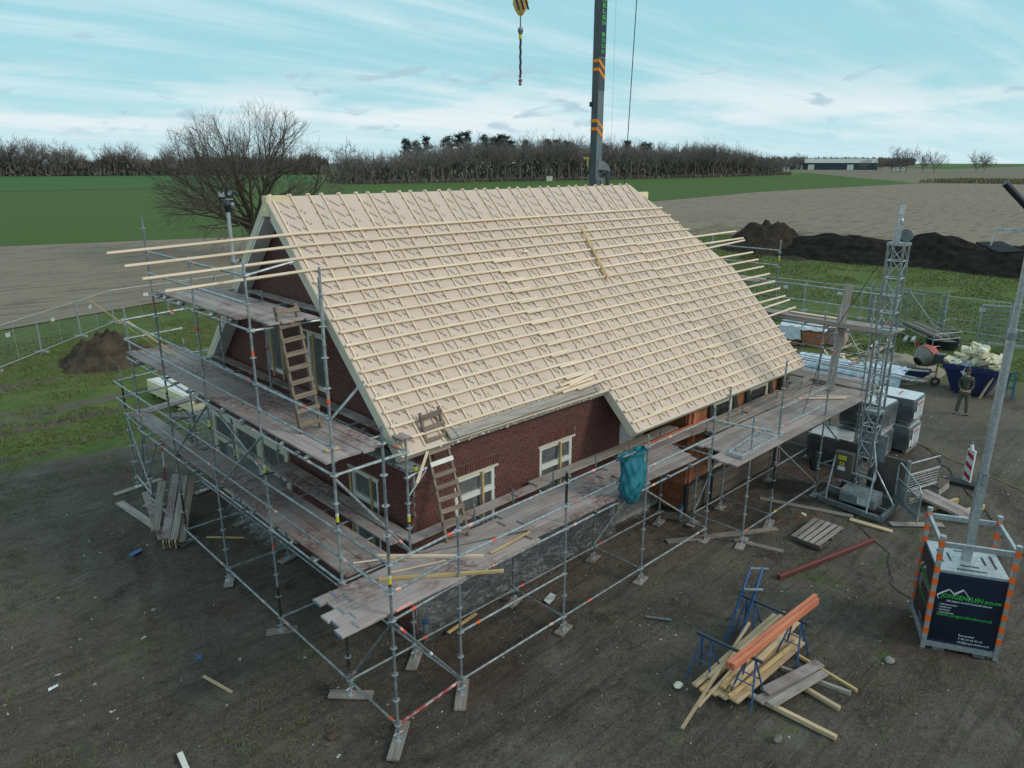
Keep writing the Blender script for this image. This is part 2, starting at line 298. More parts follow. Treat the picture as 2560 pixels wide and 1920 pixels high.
# the left forecourt strip of turf beyond the mud, and wheel tracks through it
trk = g.math('MULTIPLY', g.ramp(g.noise(v, (0.045, 0.5, 1), 4, 0.6, 0.4, (1, 3.2, 0)), 0.49, 0.56), g.ramp(s.outputs[0], 18, 12))
trk = g.math('MULTIPLY', trk, g.ramp(s.outputs[1], 42, 36))
gm = g.math('MULTIPLY', g.math('MAXIMUM', gy, gx), g.math('SUBTRACT', 1.0, trk))
patch = g.math('MULTIPLY', g.ramp(g.noise(v, (0.55, 0.55, 0.55), 7, 0.75, 0.5, (3, 7, 0)), 0.565, 0.66), g.ramp(fine, 0.40, 0.56))
near = g.ramp(g.math('SUBTRACT', s.outputs[1], g.math('MULTIPLY', s.outputs[0], 0.2)), 7.0, 3.0)
lef = g.ramp(s.outputs[0], 4.5, 2.0)
patch = g.math('MULTIPLY', patch, g.math('MAXIMUM', near, g.math('MAXIMUM', lef, 0.25)))
gm = g.math('MAXIMUM', gm, g.math('MULTIPLY', patch, 0.95)); gm = g.math('MULTIPLY', gm, g.ramp(g.noise(v, (2.2, 2.2, 2.2), 6, 0.75), 0.27, 0.46))
far = g.ramp(s.outputs[1], 700, 900)
g.put(p.inputs['Base Color'], g.mix(gm, mud, gcol)); p.inputs['Roughness'].default_value = 0.95; p.inputs['Specular IOR Level'].default_value = 0.25
g.L.new(g.bump(g.math('ADD', g.math('ADD', g.math('MULTIPLY', mid, 1.0), g.math('MULTIPLY', rut, 0.5)), g.math('ADD', g.math('MULTIPLY', fine, 0.6), g.math('MULTIPLY', vf, 0.2))), 1.0, 0.09), p.inputs['Normal'])
def field_mat(name, a, b, c, rowrot, sc, rowamt, bump):
    m, t, p = newmat(name); g = G(t); v = g.pos()
    n1 = g.noise(v, (0.02, 0.02, 0.02), 5, 0.6); n2 = g.noise(v, sc, 6, 0.72, 0.3, (0, 0, 0), (0, 0, rowrot)); n3 = g.noise(v, (1.6, 1.6, 1.6), 5, 0.75)
    col = g.mix(n1, a, b); col = g.mix(g.math('MULTIPLY', g.ramp(n2, 0.48, 0.66), rowamt), col, c); col = g.mix(g.math('MULTIPLY', g.ramp(n3, 0.5, 0.72), rowamt * 0.7), col, c)
    g.put(p.inputs['Base Color'], col); p.inputs['Roughness'].default_value = 0.95; p.inputs['Specular IOR Level'].default_value = 0.15
    g.L.new(g.bump(n2, bump, 0.3), p.inputs['Normal'])
field_mat('stubble', (0.285, 0.225, 0.168), (0.225, 0.177, 0.135), (0.105, 0.082, 0.064), R(-42), (0.16, 1.1, 1), 0.8, 0.9)
field_mat('crop_green', (0.058, 0.105, 0.022), (0.074, 0.113, 0.026), (0.046, 0.080, 0.019), R(5), (0.02, 0.4, 1), 0.35, 0.1)
field_mat('crop_green_far', (0.048, 0.118, 0.030), (0.056, 0.122, 0.032), (0.042, 0.095, 0.026), R(5), (0.01, 0.2, 1), 0.3, 0.1)
field_mat('pale_field', (0.20, 0.165, 0.115), (0.17, 0.14, 0.10), (0.12, 0.10, 0.075), 0.0, (0.02, 0.2, 1), 0.4, 0.1)
field_mat('ditch', (0.075, 0.062, 0.042), (0.055, 0.05, 0.03), (0.035, 0.033, 0.022), 0.0, (0.1, 0.1, 1), 0.5, 0.2)
# ------------------------------------------------------------------ helpers
ORI = {}                                            # root object name -> world base point
CACHE = {}
def V3(*a): return Vector(a)
def tag(o, label, cat, group=None, kind=None):
    if label: o['label'] = label
    if cat: o['category'] = cat
    if group: o['group'] = group
    if kind: o['kind'] = kind
    return o
def origin(parent):
    while parent is not None:
        if parent.name in ORI: return ORI[parent.name]
        parent = parent.parent
    return Vector((0, 0, 0))
def link(o, parent=None):
    COL.objects.link(o)
    if parent is not None: o.parent = parent
    return o
def thing(name, label, cat, loc, group=None):
    o = bpy.data.objects.new(name, None); o.empty_display_size = 0.2; COL.objects.link(o)
    o.location = loc; ORI[o.name] = Vector(loc); return tag(o, label, cat, group)
def setmat(me, mat):
    for mm in (mat if isinstance(mat, (list, tuple)) else [mat]): me.materials.append(MATS[mm])
class B:
    """collects geometry in world coordinates; build() makes ONE mesh object"""
    def __init__(s): s.v = []; s.f = []; s.m = []
    def add(s, vs, fs, mi=0):
        k = len(s.v); s.v.extend(tuple(p) for p in vs); s.f.extend(tuple(i + k for i in f) for f in fs); s.m.extend([mi] * len(fs)); return s
    def box(s, c, d, M=None, mi=0):
        hx, hy, hz = d[0] / 2, d[1] / 2, d[2] / 2; c = Vector(c)
        P = [Vector((x, y, z)) for z in (-hz, hz) for y in (-hy, hy) for x in (-hx, hx)]
        if M is not None: P = [M @ q for q in P]
        return s.add([c + q for q in P], [(0, 2, 3, 1), (4, 5, 7, 6), (0, 1, 5, 4), (2, 6, 7, 3), (0, 4, 6, 2), (1, 3, 7, 5)], mi)
    def bar(s, p0, p1, w, h, up=(0, 0, 1), mi=0):
        p0, p1 = Vector(p0), Vector(p1); d = p1 - p0
        return s.box((p0 + p1) / 2, (d.length, w, h), frame(d, up), mi)
    def tube(s, p0, p1, r, n=8, r1=None, cap=True, mi=0):
        p0, p1 = Vector(p0), Vector(p1); d = p1 - p0; M = frame(d, (0, 0, 1) if abs(d.normalized().z) < 0.95 else (1, 0, 0)); r1 = r if r1 is None else r1
        A = [p0 + M @ Vector((0, r * math.cos(2 * PI * i / n), r * math.sin(2 * PI * i / n))) for i in range(n)]
        C = [p1 + M @ Vector((0, r1 * math.cos(2 * PI * i / n), r1 * math.sin(2 * PI * i / n))) for i in range(n)]
        fs = [(i, (i + 1) % n, n + (i + 1) % n, n + i) for i in range(n)]
        if cap: fs += [tuple(range(n - 1, -1, -1)), tuple(range(n, 2 * n))]
        return s.add(A + C, fs, mi)
    def path(s, pts, r, n=6, mi=0):
        for a, b in zip(pts, pts[1:]): s.tube(a, b, r, n, mi=mi)
        return s
    def poly(s, pts, mi=0): return s.add(pts, [tuple(range(len(pts)))], mi)
    def prism(s, pts, ext, mi=0):
        n = len(pts); e = Vector(ext); Q = [Vector(p) for p in pts]
        return s.add(Q + [q + e for q in Q], [tuple(range(n - 1, -1, -1)), tuple(range(n, 2 * n))] + [(i, (i + 1) % n, n + (i + 1) % n, n + i) for i in range(n)], mi)
    def lathe(s, c, prof, n=16, M=None, mi=0, mis=None):
        c = Vector(c); k = len(prof); P = []
        for r, z in prof:
            for i in range(n):
                q = Vector((r * math.cos(2 * PI * i / n), r * math.sin(2 * PI * i / n), z)); P.append(c + (M @ q if M is not None else q))
        b = len(s.v); s.v.extend(tuple(p) for p in P)
        for j in range(k - 1):
            for i in range(n):
                s.f.append((b + j * n + i, b + j * n + (i + 1) % n, b + (j + 1) * n + (i + 1) % n, b + (j + 1) * n + i)); s.m.append(mis[j] if mis else mi)
        return s
    def build(s, name, mat, parent=None, smooth=False, kind=None):
        o0 = origin(parent); me = bpy.data.meshes.new(name)
        me.from_pydata([(x - o0.x, y - o0.y, z - o0.z) for x, y, z in s.v], [], s.f); setmat(me, mat)
        if any(s.m): me.polygons.foreach_set('material_index', s.m)
        if smooth: me.polygons.foreach_set('use_smooth', [True] * len(s.f))
        me.update(); o = bpy.data.objects.new(name, me); link(o, parent)
        if kind: o['kind'] = kind
        return o
def frame(d, up=(0, 0, 1)):
    x = Vector(d).normalized(); u = Vector(up)
    if abs(x.dot(u.normalized())) > 0.999: u = Vector((0, 1, 0))
    y = u.cross(x).normalized(); z = x.cross(y)
    return Matrix((x, y, z)).transposed()
def rz(a): return Matrix.Rotation(a, 3, 'Z')
def place(me, name, parent, M3, loc):
    o = bpy.data.objects.new(name, me); M = M3.to_4x4(); M.translation = Vector(loc) - origin(parent); link(o, parent); o.matrix_basis = M; return o
def cached(key, mat, fn):
    k = (key, mat)
    if k not in CACHE:
        b = B(); fn(b); me = bpy.data.meshes.new(str(key[0])); me.from_pydata(b.v, [], b.f); setmat(me, mat)
        if any(b.m): me.polygons.foreach_set('material_index', b.m)
        me.update(); CACHE[k] = me
    return CACHE[k]
def board(name, parent, p0, p1, w, t, mat, up=(0, 0, 1)):
    """a squared timber from p0 to p1 (centre line); mesh shared between equal sizes; local X runs along it"""
    p0, p1 = Vector(p0), Vector(p1); d = p1 - p0; Ln = round(d.length, 2); w = round(w, 3); t = round(t, 3); e = min(t, w) * 0.08
    def fn(b):
        x, y, z = Ln / 2, w / 2, t / 2
        P = [(sx * x, sy * (y - a), sz * (z - c)) for sx in (-1, 1) for sy, sz, a, c in ((-1, -1, 0, e), (-1, -1, e, 0), (1, -1, e, 0), (1, -1, 0, e), (1, 1, 0, e), (1, 1, e, 0), (-1, 1, e, 0), (-1, 1, 0, e))]
        b.add(P, [tuple(range(7, -1, -1)), tuple(range(8, 16))] + [(i, (i + 1) % 8, 8 + (i + 1) % 8, 8 + i) for i in range(8)])
    return place(cached(('board', Ln, w, t), mat, fn), name, parent, frame(d, up), (p0 + p1) / 2)
def pipe(name, parent, p0, p1, r, mat, n=10):
    p0, p1 = Vector(p0), Vector(p1); d = p1 - p0; Ln = round(d.length, 2)
    o = place(cached(('pipe', Ln, r, n), mat, lambda b: b.tube((-Ln / 2, 0, 0), (Ln / 2, 0, 0), r, n)), name, parent, frame(d), (p0 + p1) / 2)
    return o
def sub(me, name, part, world_loc, M3=None):
    """a sub-part with shared mesh under a part that has its own matrix"""
    o = bpy.data.objects.new(name, me); link(o, part)
    W = (M3 or Matrix.Identity(3)).to_4x4(); W.translation = Vector(world_loc)
    Pw = part.matrix_basis.copy(); q = part.parent
    root = Matrix.Translation(origin(part)); o.matrix_basis = (root @ Pw).inverted() @ W
    return o
def text_mesh(s, size, bold=0.0):
    k = ('txt', s, size, bold)
    if k not in CACHE:
        c = bpy.data.curves.new('txt', 'FONT'); c.body = s; c.size = size; c.resolution_u = 2; c.offset = bold
        o = bpy.data.objects.new('txt', c); COL.objects.link(o); bpy.context.view_layer.update()
        me = bpy.data.meshes.new_from_object(o.evaluated_get(bpy.context.evaluated_depsgraph_get()))
        vs = [v.co.copy() for v in me.vertices]; fs = [tuple(p.vertices) for p in me.polygons]
        bpy.data.objects.remove(o); bpy.data.curves.remove(c); bpy.data.meshes.remove(me)
        CACHE[k] = (vs, fs)
    return CACHE[k]
def put_text(b, s, size, o, xd, yd, off=0.003, bold=0.0, width=None, mi=0, sx=1.0):
    vs, fs = text_mesh(s, size, bold); o = Vector(o); xd = Vector(xd).normalized(); yd = Vector(yd).normalized(); n = xd.cross(yd)
    if width:
        wd = max(v.x for v in vs) - min(v.x for v in vs); sx = width / wd
    b.add([o + xd * (v.x * sx) + yd * v.y + n * off for v in vs], fs, mi)
def dup(root, loc, rotz=0.0, label=None, group=None, name=None):
    r = root.copy(); COL.objects.link(r); r.location = loc; r.rotation_euler = (0, 0, rotz)
    if label: r['label'] = label
    if group: r['group'] = group
    for ch in list(root.children):
        c = ch.copy(); COL.objects.link(c); c.parent = r
        for gch in list(ch.children):
            d = gch.copy(); COL.objects.link(d); d.parent = c
    return r
def vnoise(seed):
    rs = np.random.RandomState(seed); Tb = rs.rand(256, 256)
    def f(x, y):
        xi = np.floor(x).astype(int); yi = np.floor(y).astype(int); u = x - xi; v = y - yi; u = u * u * (3 - 2 * u); v = v * v * (3 - 2 * v)
        a = Tb[xi % 256, yi % 256]; b_ = Tb[(xi + 1) % 256, yi % 256]; c = Tb[xi % 256, (yi + 1) % 256]; d = Tb[(xi + 1) % 256, (yi + 1) % 256]
        return (a * (1 - u) + b_ * u) * (1 - v) + (c * (1 - u) + d * u) * v
    return f
NZ = [vnoise(i) for i in range(4)]
def relief(x, y):
    x = np.asarray(x, float); y = np.asarray(y, float)
    h = 0.06 * (NZ[0](x * 0.5, y * 0.5) - 0.6) + 0.045 * (NZ[1](x * 1.9, y * 1.9) - 0.55) + 0.034 * (NZ[2](x * 5.5, y * 5.5) - 0.5)
    for (cx, cy, ax, ay, wd) in ((3.0, 12.0, .25, .97, .16), (1.4, 12.0, .25, .97, .16), (9.0, 5.6, .96, -.28, .15), (9.0, 7.0, .96, -.28, .15), (22.0, 3.5, .9, .42, .2), (22.5, 1.9, .9, .42, .2)):
        dd = (x - cx) * -ay + (y - cy) * ax + .25 * (NZ[3](x * .3, y * .3) - .5); tt = (x - cx) * ax + (y - cy) * ay
        h = h - np.exp(-(dd / wd) ** 2) * (.035 + .02 * np.sin(tt * 26)) * np.clip(1.6 - np.abs(tt) / 7, 0, 1) + .02 * np.exp(-((np.abs(dd) - wd * 1.7) / (wd * .6)) ** 2) * np.clip(1.6 - np.abs(tt) / 7, 0, 1)
    # wheel ruts left of the scaffold and in front of it
    h = h - 0.05 * np.exp(-((y - 29.5 - 0.1 * x) / 0.35) ** 2) - 0.05 * np.exp(-((y - 31.3 - 0.1 * x) / 0.35) ** 2)
    k = np.clip((75 - np.hypot(x - 20, y - 15)) / 25, 0, 1)
    return h * k

# ------------------------------------------------------------------ ground and fields
def axis(lo, hi, st, far):
    a = list(np.arange(lo, hi, st)); d = st; x = hi
    while x < far: a.append(x); d *= 1.16; x += d
    d = st; x = lo - st
    while x > -far: a.insert(0, x); d *= 1.16; x -= d
    return np.array(a)
gx_, gy_ = axis(-1.0, 24.0, 0.075, 5000), axis(-1.0, 26.0, 0.08, 5000)
XX, YY = np.meshgrid(gx_, gy_, indexing='ij'); ZZ = relief(XX, YY)
nx, ny = XX.shape; idx = np.arange(nx * ny).reshape(nx, ny)
me = bpy.data.meshes.new('ground'); co = np.stack([XX, YY, ZZ], -1).reshape(-1, 3)
q = np.stack([idx[:-1, :-1], idx[1:, :-1], idx[1:, 1:], idx[:-1, 1:]], -1).reshape(-1, 4)
me.vertices.add(len(co)); me.vertices.foreach_set('co', co.ravel()); me.loops.add(q.size); me.loops.foreach_set('vertex_index', q.ravel())
me.polygons.add(len(q)); me.polygons.foreach_set('loop_start', np.arange(0, q.size, 4)); me.polygons.foreach_set('loop_total', np.full(len(q), 4)); me.polygons.foreach_set('use_smooth', np.ones(len(q), bool))
me.update(calc_edges=True); setmat(me, 'loam'); gob = bpy.data.objects.new('ground', me); link(gob); gob['kind'] = 'structure'
def GZ(x, y): return float(relief(np.array([x]), np.array([y]))[0])
def sheet(name, pts, z, mat):
    b = B(); b.poly([(x, y, z) for x, y in pts]); o = b.build(name, mat); o['kind'] = 'structure'; return o
sheet('stubble_field', [(-260, 43), (6, 49.5), (16, 52.5), (50, 56), (83, 54.5), (90, 50), (94, 44), (94, 34), (97, 20), (101, -60), (760, -60), (398, 87), (363, 120), (225, 120.5), (154, 109), (90, 98), (42, 93), (16, 101), (-260, 190)], 0.055, 'stubble')
sheet('green_field', [(-260, 190.2), (16, 101.2), (42, 93.2), (90, 98.2), (154, 109.2), (225, 120.7), (363, 120.2), (372, 124), (640, 300), (540, 262), (425, 256), (352, 262), (240, 272), (150, 283), (95, 284), (-260, 322)], 0.06, 'crop_green')
sheet('field_margin', [(-260, 322), (95, 284), (150, 283), (150, 289), (95, 290.5), (-260, 329)], 0.09, 'ditch')
sheet('far_green_field', [(-260, 329), (95, 290.5), (150, 289), (170, 300), (300, 560), (-300, 720)], 0.07, 'crop_green_far')
sheet('pale_field', [(640, 300), (372, 124), (398, 87), (760, -60), (2400, 240), (1500, 700), (900, 480)], 0.065, 'pale_field')
sheet('distant_green_field', [(1100, 330), (2600, 500), (2600, 640), (1300, 480)], 0.12, 'crop_green_far')
# ------------------------------------------------------------------ the house
AY, AZ, TN = 14.82, 8.57, 0.985; HY = math.sqrt(1 + TN * TN)
XG, YW, XE, YB = 7.42, 10.62, 21.12, 20.36          # gable plane, front wall plane, far gable, back wall
XV0, XV1 = 7.05, 21.5                               # verges
house = thing('house', 'unfinished dark red brick house with bare insulation-panel roof and timber battens', 'house', (14.0, 14.8, 0))
def roof_z(y): return AZ - TN * abs(AY - y)
BL, BH, BJ = 0.21, 0.0505, 0.012
def courses(rows, part, axis_fn, nrm, named, ybase=0.0):
    pass
def wall(name, u0, u1, z0, ztop, holes, pt, nrm, keep, skip_bricks=None, bricks=True, soldier=()):
    """masonry wall: mortar backing and bricks course by course; pt(u,z) -> world, nrm = outward normal. keep(u,z) picks single bricks"""
    back = B(); rest = B(); nrm = Vector(nrm); ud = (Vector(pt(1, 0)) - Vector(pt(0, 0))).normalized(); M = Matrix((ud, -nrm if ud.cross(-nrm).z > 0 else nrm, Vector((0, 0, 1)))).transposed()
    H = BH + BJ; singles = []; k = 0; z = z0
    while z < ztop(None) - 0.001:
        a, c = ztop(z); a = max(u0, a); c = min(u1, c)
        iv = [(a, c)]
        for h in list(holes) + [s_[:4] for s_ in soldier]:
            if h[2] < z + H * 0.6 and h[3] > z + H * 0.4:
                nv = []
                for p_, q_ in iv:
                    if h[1] <= p_ or h[0] >= q_: nv.append((p_, q_)); continue
                    if h[0] > p_: nv.append((p_, h[0]))
                    if h[1] < q_: nv.append((h[1], q_))
                iv = nv
        for p_, q_ in iv:
            if q_ - p_ < 0.03: continue
            back.box(Vector(pt((p_ + q_) / 2, z + H / 2)) - nrm * 0.062, (q_ - p_, 0.10, H), M)
            if not bricks: continue
            off = (0.0, 0.11, 0.055, 0.165)[k % 4]; u = math.floor((p_ - off) / (BL + BJ)) * (BL + BJ) + off
            while u < q_:
                s_, e_ = max(u, p_), min(u + BL, q_)
                if e_ - s_ > 0.035:
                    out = random.uniform(-0.002, 0.003); cen = Vector(pt((s_ + e_) / 2, z + H / 2)) + nrm * (out - 0.03)
                    if keep and e_ - s_ > 0.2 and keep((s_ + e_) / 2, z): singles.append((cen, M))
                    else: rest.box(cen, (e_ - s_, 0.06, BH), M)
                u += BL + BJ
        z += H; k += 1
    for a, c, zz0, zz1 in soldier:
        back.box(Vector(pt((a + c) / 2, (zz0 + zz1) / 2)) - nrm * 0.062, (c - a, 0.10, zz1 - zz0), M)
        u = a
        while u + BH <= c + 0.005:
            out = random.uniform(-0.004, 0.010); rest.box(Vector(pt(u + BH / 2, (zz0 + zz1) / 2)) + nrm * (out - 0.03), (BH, 0.06, zz1 - zz0 - 0.014), M); u += BH + BJ
    part = back.build(name, 'mortar', house)
    if rest.v: rest.build('brick', 'brick', part, kind='stuff')
    me = cached(('brick', BL, BH), 'brick', lambda b: b.box((0, 0, 0), (BL, 0.06, BH)))
    for cen, MM in singles: place(me, 'brick', part, MM, cen)
    return part
W1, W2 = (8.52, 9.62, 1.30, 3.13), (10.98, 12.08, 1.30, 3.15)
fc = [0]
def keep_front(u, z):
    if z > 2.40 and u < 9.9 and fc[0] < 300: fc[0] += 1; return True
    return False
def front_top(z): return 4.02 if z is None else (XG, 13.86)
wall('front_wall', XG, 13.86, 0.0, front_top, [W1, W2], lambda u, z: (u, YW, z), (0, -1, 0), keep_front, soldier=[(8.44, 9.74, 3.14, 3.36), (10.90, 12.18, 3.16, 3.38)])
def gab_top(z):
    if z is None: return 8.3
    hw = (AZ - 0.30 - z) / TN; return (AY - hw, AY + hw)
GH = [(11.76, 12.80, 1.3, 3.10), (15.62, 20.22, 0.05, 2.62), (13.42, 14.28, 4.5, 5.80), (15.42, 16.28, 4.5, 5.80)]
wall('gable_wall', YW, YB, 0.0, gab_top, GH, lambda u, z: (XG, u, z), (-1, 0, 0), None, soldier=[(11.68, 12.88, 3.11, 3.33)])
# the garden doors stand in a wide frame that runs on past the corner pier
def far_top(z):
    if z is None: return 6.2
    hw = (AZ - 0.30 - z) / TN; lo = 9.75 if z < 3.15 else AY - hw; return (lo, AY + hw)
wall('far_gable_wall', 9.75, YB, 0.0, far_top, [], lambda u, z: (XE, u, z), (1, 0, 0), None)
wall('corner_pier', 20.86, XE, 0.0, lambda z: 3.2 if z is None else (20.86, XE), [], lambda u, z: (u, 9.76, z), (0, -1, 0), None)
wall('back_wall', XG, XE, 0.0, lambda z: 2.8 if z is None else (XG, XE), [], lambda u, z: (u, YB, z), (0, 1, 0), None, bricks=False)
# inner skin of orange building blocks at the right of the front
inner = B().box((18.45, 10.10, 1.55), (4.75, 0.12, 3.1)).build('inner_wall', 'mortar', house)
WB1, WB2 = (17.12, 18.12), (19.08, 20.18)
blk = {}
for r_ in range(12):
    z = 0.02 + r_ * 0.255; u = 16.02 - (0.25 if r_ % 2 else 0)
    while u < 20.84:
        a, c = max(u, 16.02), min(u + 0.49, 20.84); u += 0.50
        segs = [(a, c)]
        if z > 0.9:
            for h in (WB1, WB2):
                n2 = []
                for p_, q_ in segs:
                    if h[1] <= p_ or h[0] >= q_: n2.append((p_, q_))
                    else:
                        if h[0] > p_: n2.append((p_, h[0]))
                        if h[1] < q_: n2.append((h[1], q_))
                segs = n2
        for p_, q_ in segs:
            if q_ - p_ < 0.04: continue
            L_ = round(q_ - p_, 2); me = cached(('block', L_), 'block_orange', lambda b: b.box((0, 0, 0), (L_, 0.05, 0.245)))
            place(me, 'block', inner, Matrix.Identity(3), ((p_ + q_) / 2, 10.02 + random.uniform(-0.002, 0.002), z + 0.125))
for r_ in range(12):                                  # the return of the same wall into the recess
    for j in range(3):
        me = cached(('blockr', 0.38), 'block_orange', lambda b: b.box((0, 0, 0), (0.05, 0.38, 0.245)))
        place(me, 'block', inner, Matrix.Identity(3), (16.0, 10.24 + j * 0.39, 0.145 + r_ * 0.255))
# recessed porch between the brick wall and the block wall
pb = B().box((14.95, 11.42, 1.6), (2.2, 0.1, 3.2)).box((13.82, 11.0, 1.6), (0.06, 0.75, 3.2)).build('porch_wall', 'brick', house)
B().box((14.27, 10.78, 2.0), (0.72, 0.05, 1.74)).build('white_panel', 'white_board', house)
B().box((15.62, 11.28, 2.1), (0.22, 0.10, 1.7)).box((15.35, 11.28, 2.1), (0.08, 0.12, 1.7)).build('porch_door_frame', 'frame_white', house)
for x in (16.22,): B().box((x, 10.0, 1.45), (0.11, 0.11, 2.9)).build('post', 'orange_wood', house)
B().box((14.55, 11.1, 1.3), (0.09, 0.09, 2.6)).build('post', 'yellow_pine', house)
B().box((10.62, YW - 0.012, 0.62), (6.3, 0.02, 1.24)).build('plinth_membrane', 'dark_plinth', house)
B().box((18.4, 9.93, 0.42), (4.8, 0.10, 0.84)).build('plinth', 'dark_plinth', house)
for k in range(9): board('plinth_board', house, (16.05, 9.862, 0.06 + k * 0.085), (20.8, 9.862, 0.06 + k * 0.085), 0.02, 0.07, 'dark_wood')
floor_ = B().box((14.2, 15.45, 0.06), (13.4, 9.3, 0.12)).build('floor_slab', 'concrete', house)

def window(name, plane, c, w_, z0, z1, fmat, pmat, rail=None, mull=(), depth=0.11, prop=False, lintel=True, board_mat='yellow_pine', ft=0.085, mw=0.07):
    """plane 'y': wall facing -Y at y=c[1]; plane 'x': facing -X at x=c[0]; c gives the centre on the wall"""
    fr = B()
    def bx(u0, u1, a, b_, d0, d1):
        if plane == 'y': fr.box((c[0] + (u0 + u1) / 2, c[1] + (d0 + d1) / 2, (a + b_) / 2), (u1 - u0, d1 - d0, b_ - a))
        else: fr.box((c[0] + (d0 + d1) / 2, c[1] + (u0 + u1) / 2, (a + b_) / 2), (d1 - d0, u1 - u0, b_ - a))
    h = w_ / 2
    bx(-h, -h + ft, z0, z1, 0.02, 0.02 + depth); bx(h - ft, h, z0, z1, 0.02, 0.02 + depth)
    bx(-h + ft, h - ft, z0, z0 + ft, 0.022, 0.018 + depth); bx(-h + ft, h - ft, z1 - ft, z1, 0.022, 0.018 + depth)
    if rail: bx(-h + ft, h - ft, rail - 0.06, rail + 0.06, 0.015, 0.012 + depth)
    for mx in mull: bx(mx - mw, mx + mw, z0 + ft, z1 - ft, 0.016, 0.014 + depth)
    wi = fr.build(name, fmat, house)
    zs = [z0 + ft, z1 - ft] if not rail else [z0 + ft, rail - 0.06, rail + 0.06, z1 - ft]
    us = [-h + ft] + [q for mx in mull for q in (mx - mw, mx + mw)] + [h - ft]
    for i in range(0, len(us), 2):
        for j in range(0, len(zs), 2):
            fr = B(); bx(us[i] + 0.002, us[i + 1] - 0.002, zs[j] + 0.002, zs[j + 1] - 0.002, 0.07, 0.085); fr.build('pane', pmat, wi)
    if lintel:
        fr = B(); bx(-h - 0.05, h + 0.08, z1 + 0.002, z1 + 0.045, -0.02, 0.08); fr.build('lintel_board', 'verge', wi)
    if prop:
        fr = B()
        for u in prop: bx(u - 0.022, u + 0.022, z0 - 0.1, z1, -0.035, 0.0)
        fr.build('prop', board_mat, wi)
    return wi
window('window', 'y', (9.07, YW), 1.10, 1.30, 3.085, 'frame_white', 'pane_film', rail=2.62, prop=(0.18,))
window('window', 'y', (11.53, YW), 1.10, 1.30, 3.105, 'frame_white', 'pane_film', rail=2.60, prop=(0.12,))
window('window', 'x', (XG, 12.28), 1.04, 1.30, 3.055, 'frame_white', 'pane_film', rail=2.45, prop=(-0.28, 0.52))
window('window', 'x', (XG, 13.85), 0.86, 4.5, 5.76, 'frame_white', 'pane_film', prop=(0.1, -0.43))
window('window', 'x', (XG, 15.85), 0.86, 4.5, 5.76, 'frame_white', 'pane_film', prop=(0.1, -0.4), board_mat='yellow_pine')
window('garden_door', 'x', (XG - 0.06, 17.92), 4.58, 0.06, 2.60, 'frame_cream', 'pane_film', rail=1.75, mull=(-0.72, 0.84), depth=0.16, ft=0.2, mw=0.17)
for a, c in (WB1, WB2):
    window('window', 'y', ((a + c) / 2, 9.93), c - a, 0.9, 2.92, 'frame_cream', 'pane_dark', lintel=False, depth=0.10)
    for u in (a - 0.10, c + 0.12):
        B().add([(u - 0.09, 9.95, 1.6), (u + 0.09, 9.95, 1.7), (u + 0.16, 9.87, 2.5), (u + 0.05, 9.93, 2.95), (u - 0.12, 9.92, 2.9), (u - 0.05, 9.86, 2.2)], [(0, 1, 5), (1, 2, 5), (2, 3, 4), (2, 4, 5), (0, 5, 4)]).build('membrane_flap', 'membrane', house)

# ------ roof
def RP(x, s, off=0.0):                              # point on the camera-side slope: s metres down from the ridge, off metres above the panels
    y = AY - s / HY; return Vector((x, y - off * TN / HY, AZ - TN * s / HY + off / HY))
SE1, SE2, XS = (AY - 10.31) * HY, (AY - 9.46) * HY, 12.96
S_BEND = (AY - 12.2) * HY; SEB = (20.62 - AY) * HY
UPR = Vector((0, -TN, 1)).normalized(); DOWN = Vector((0, -1, -TN)).normalized()
roof = B()
outl = [(XV0, 0), (19.27, 0), (XV1, S_BEND), (XV1, SE2), (XS, SE2), (XS, SE1), (XV0, SE1)]
# each panel is a strip running from ridge to eave
PW = 1.195; PX0 = 7.17 - 0.15
TH = 0.20
def clip_outline(x0, x1):
    """s-range polygon of one strip of the front slope"""
    def smin(x): return 0.0 if x <= 19.27 else (x - 19.27) / (XV1 - 19.27) * S_BEND
    def smax(x): return SE1 if x < XS else SE2
    xs = sorted({x0, x1} | {x for x in (XS - 1e-4, XS + 1e-4, 19.27) if x0 < x < x1})
    return [(x, smin(x)) for x in xs] + [(x, smax(x)) for x in reversed(xs)]
rp = B(); rp.box((14.2, AY, AZ - 0.34), (12.0, 0.12, 0.2)); ridge = rp.build('roof', 'foam', house)
x = XV0; edges = [XV0] + [PX0 + PW * k for k in range(1, 13) if PX0 + PW * k < XV1 - 0.1] + [XV1]
for a, c in zip(edges, edges[1:]):
    pts = clip_outline(a + 0.003, c - 0.003)
    b = B(); top = [RP(u, s_) for u, s_ in pts]; n = len(top); low = [q_ - UPR * TH for q_ in top]
    b.add(top, [tuple(range(n))[::-1]], 0); b.add(low, [tuple(range(n))], 1)
    for i in range(n):
        j = (i + 1) % n; b.add([top[i], top[j], low[j], low[i]], [(0, 1, 2, 3)], 2)
    o = b.build('roof_panel', ['roof_panel', 'soffit', 'verge'], ridge)
    if True:                                        # object coordinates along the slope for the printed grid
        me_ = o.data; M = Matrix((Vector((1, 0, 0)), DOWN, Vector((1, 0, 0)).cross(DOWN))).transposed(); org = RP(a, 0) - ORI[house.name]
        for v_ in me_.vertices: v_.co = M.transposed() @ (v_.co - org)
        T = M.to_4x4(); T.translation = org; o.matrix_basis = T
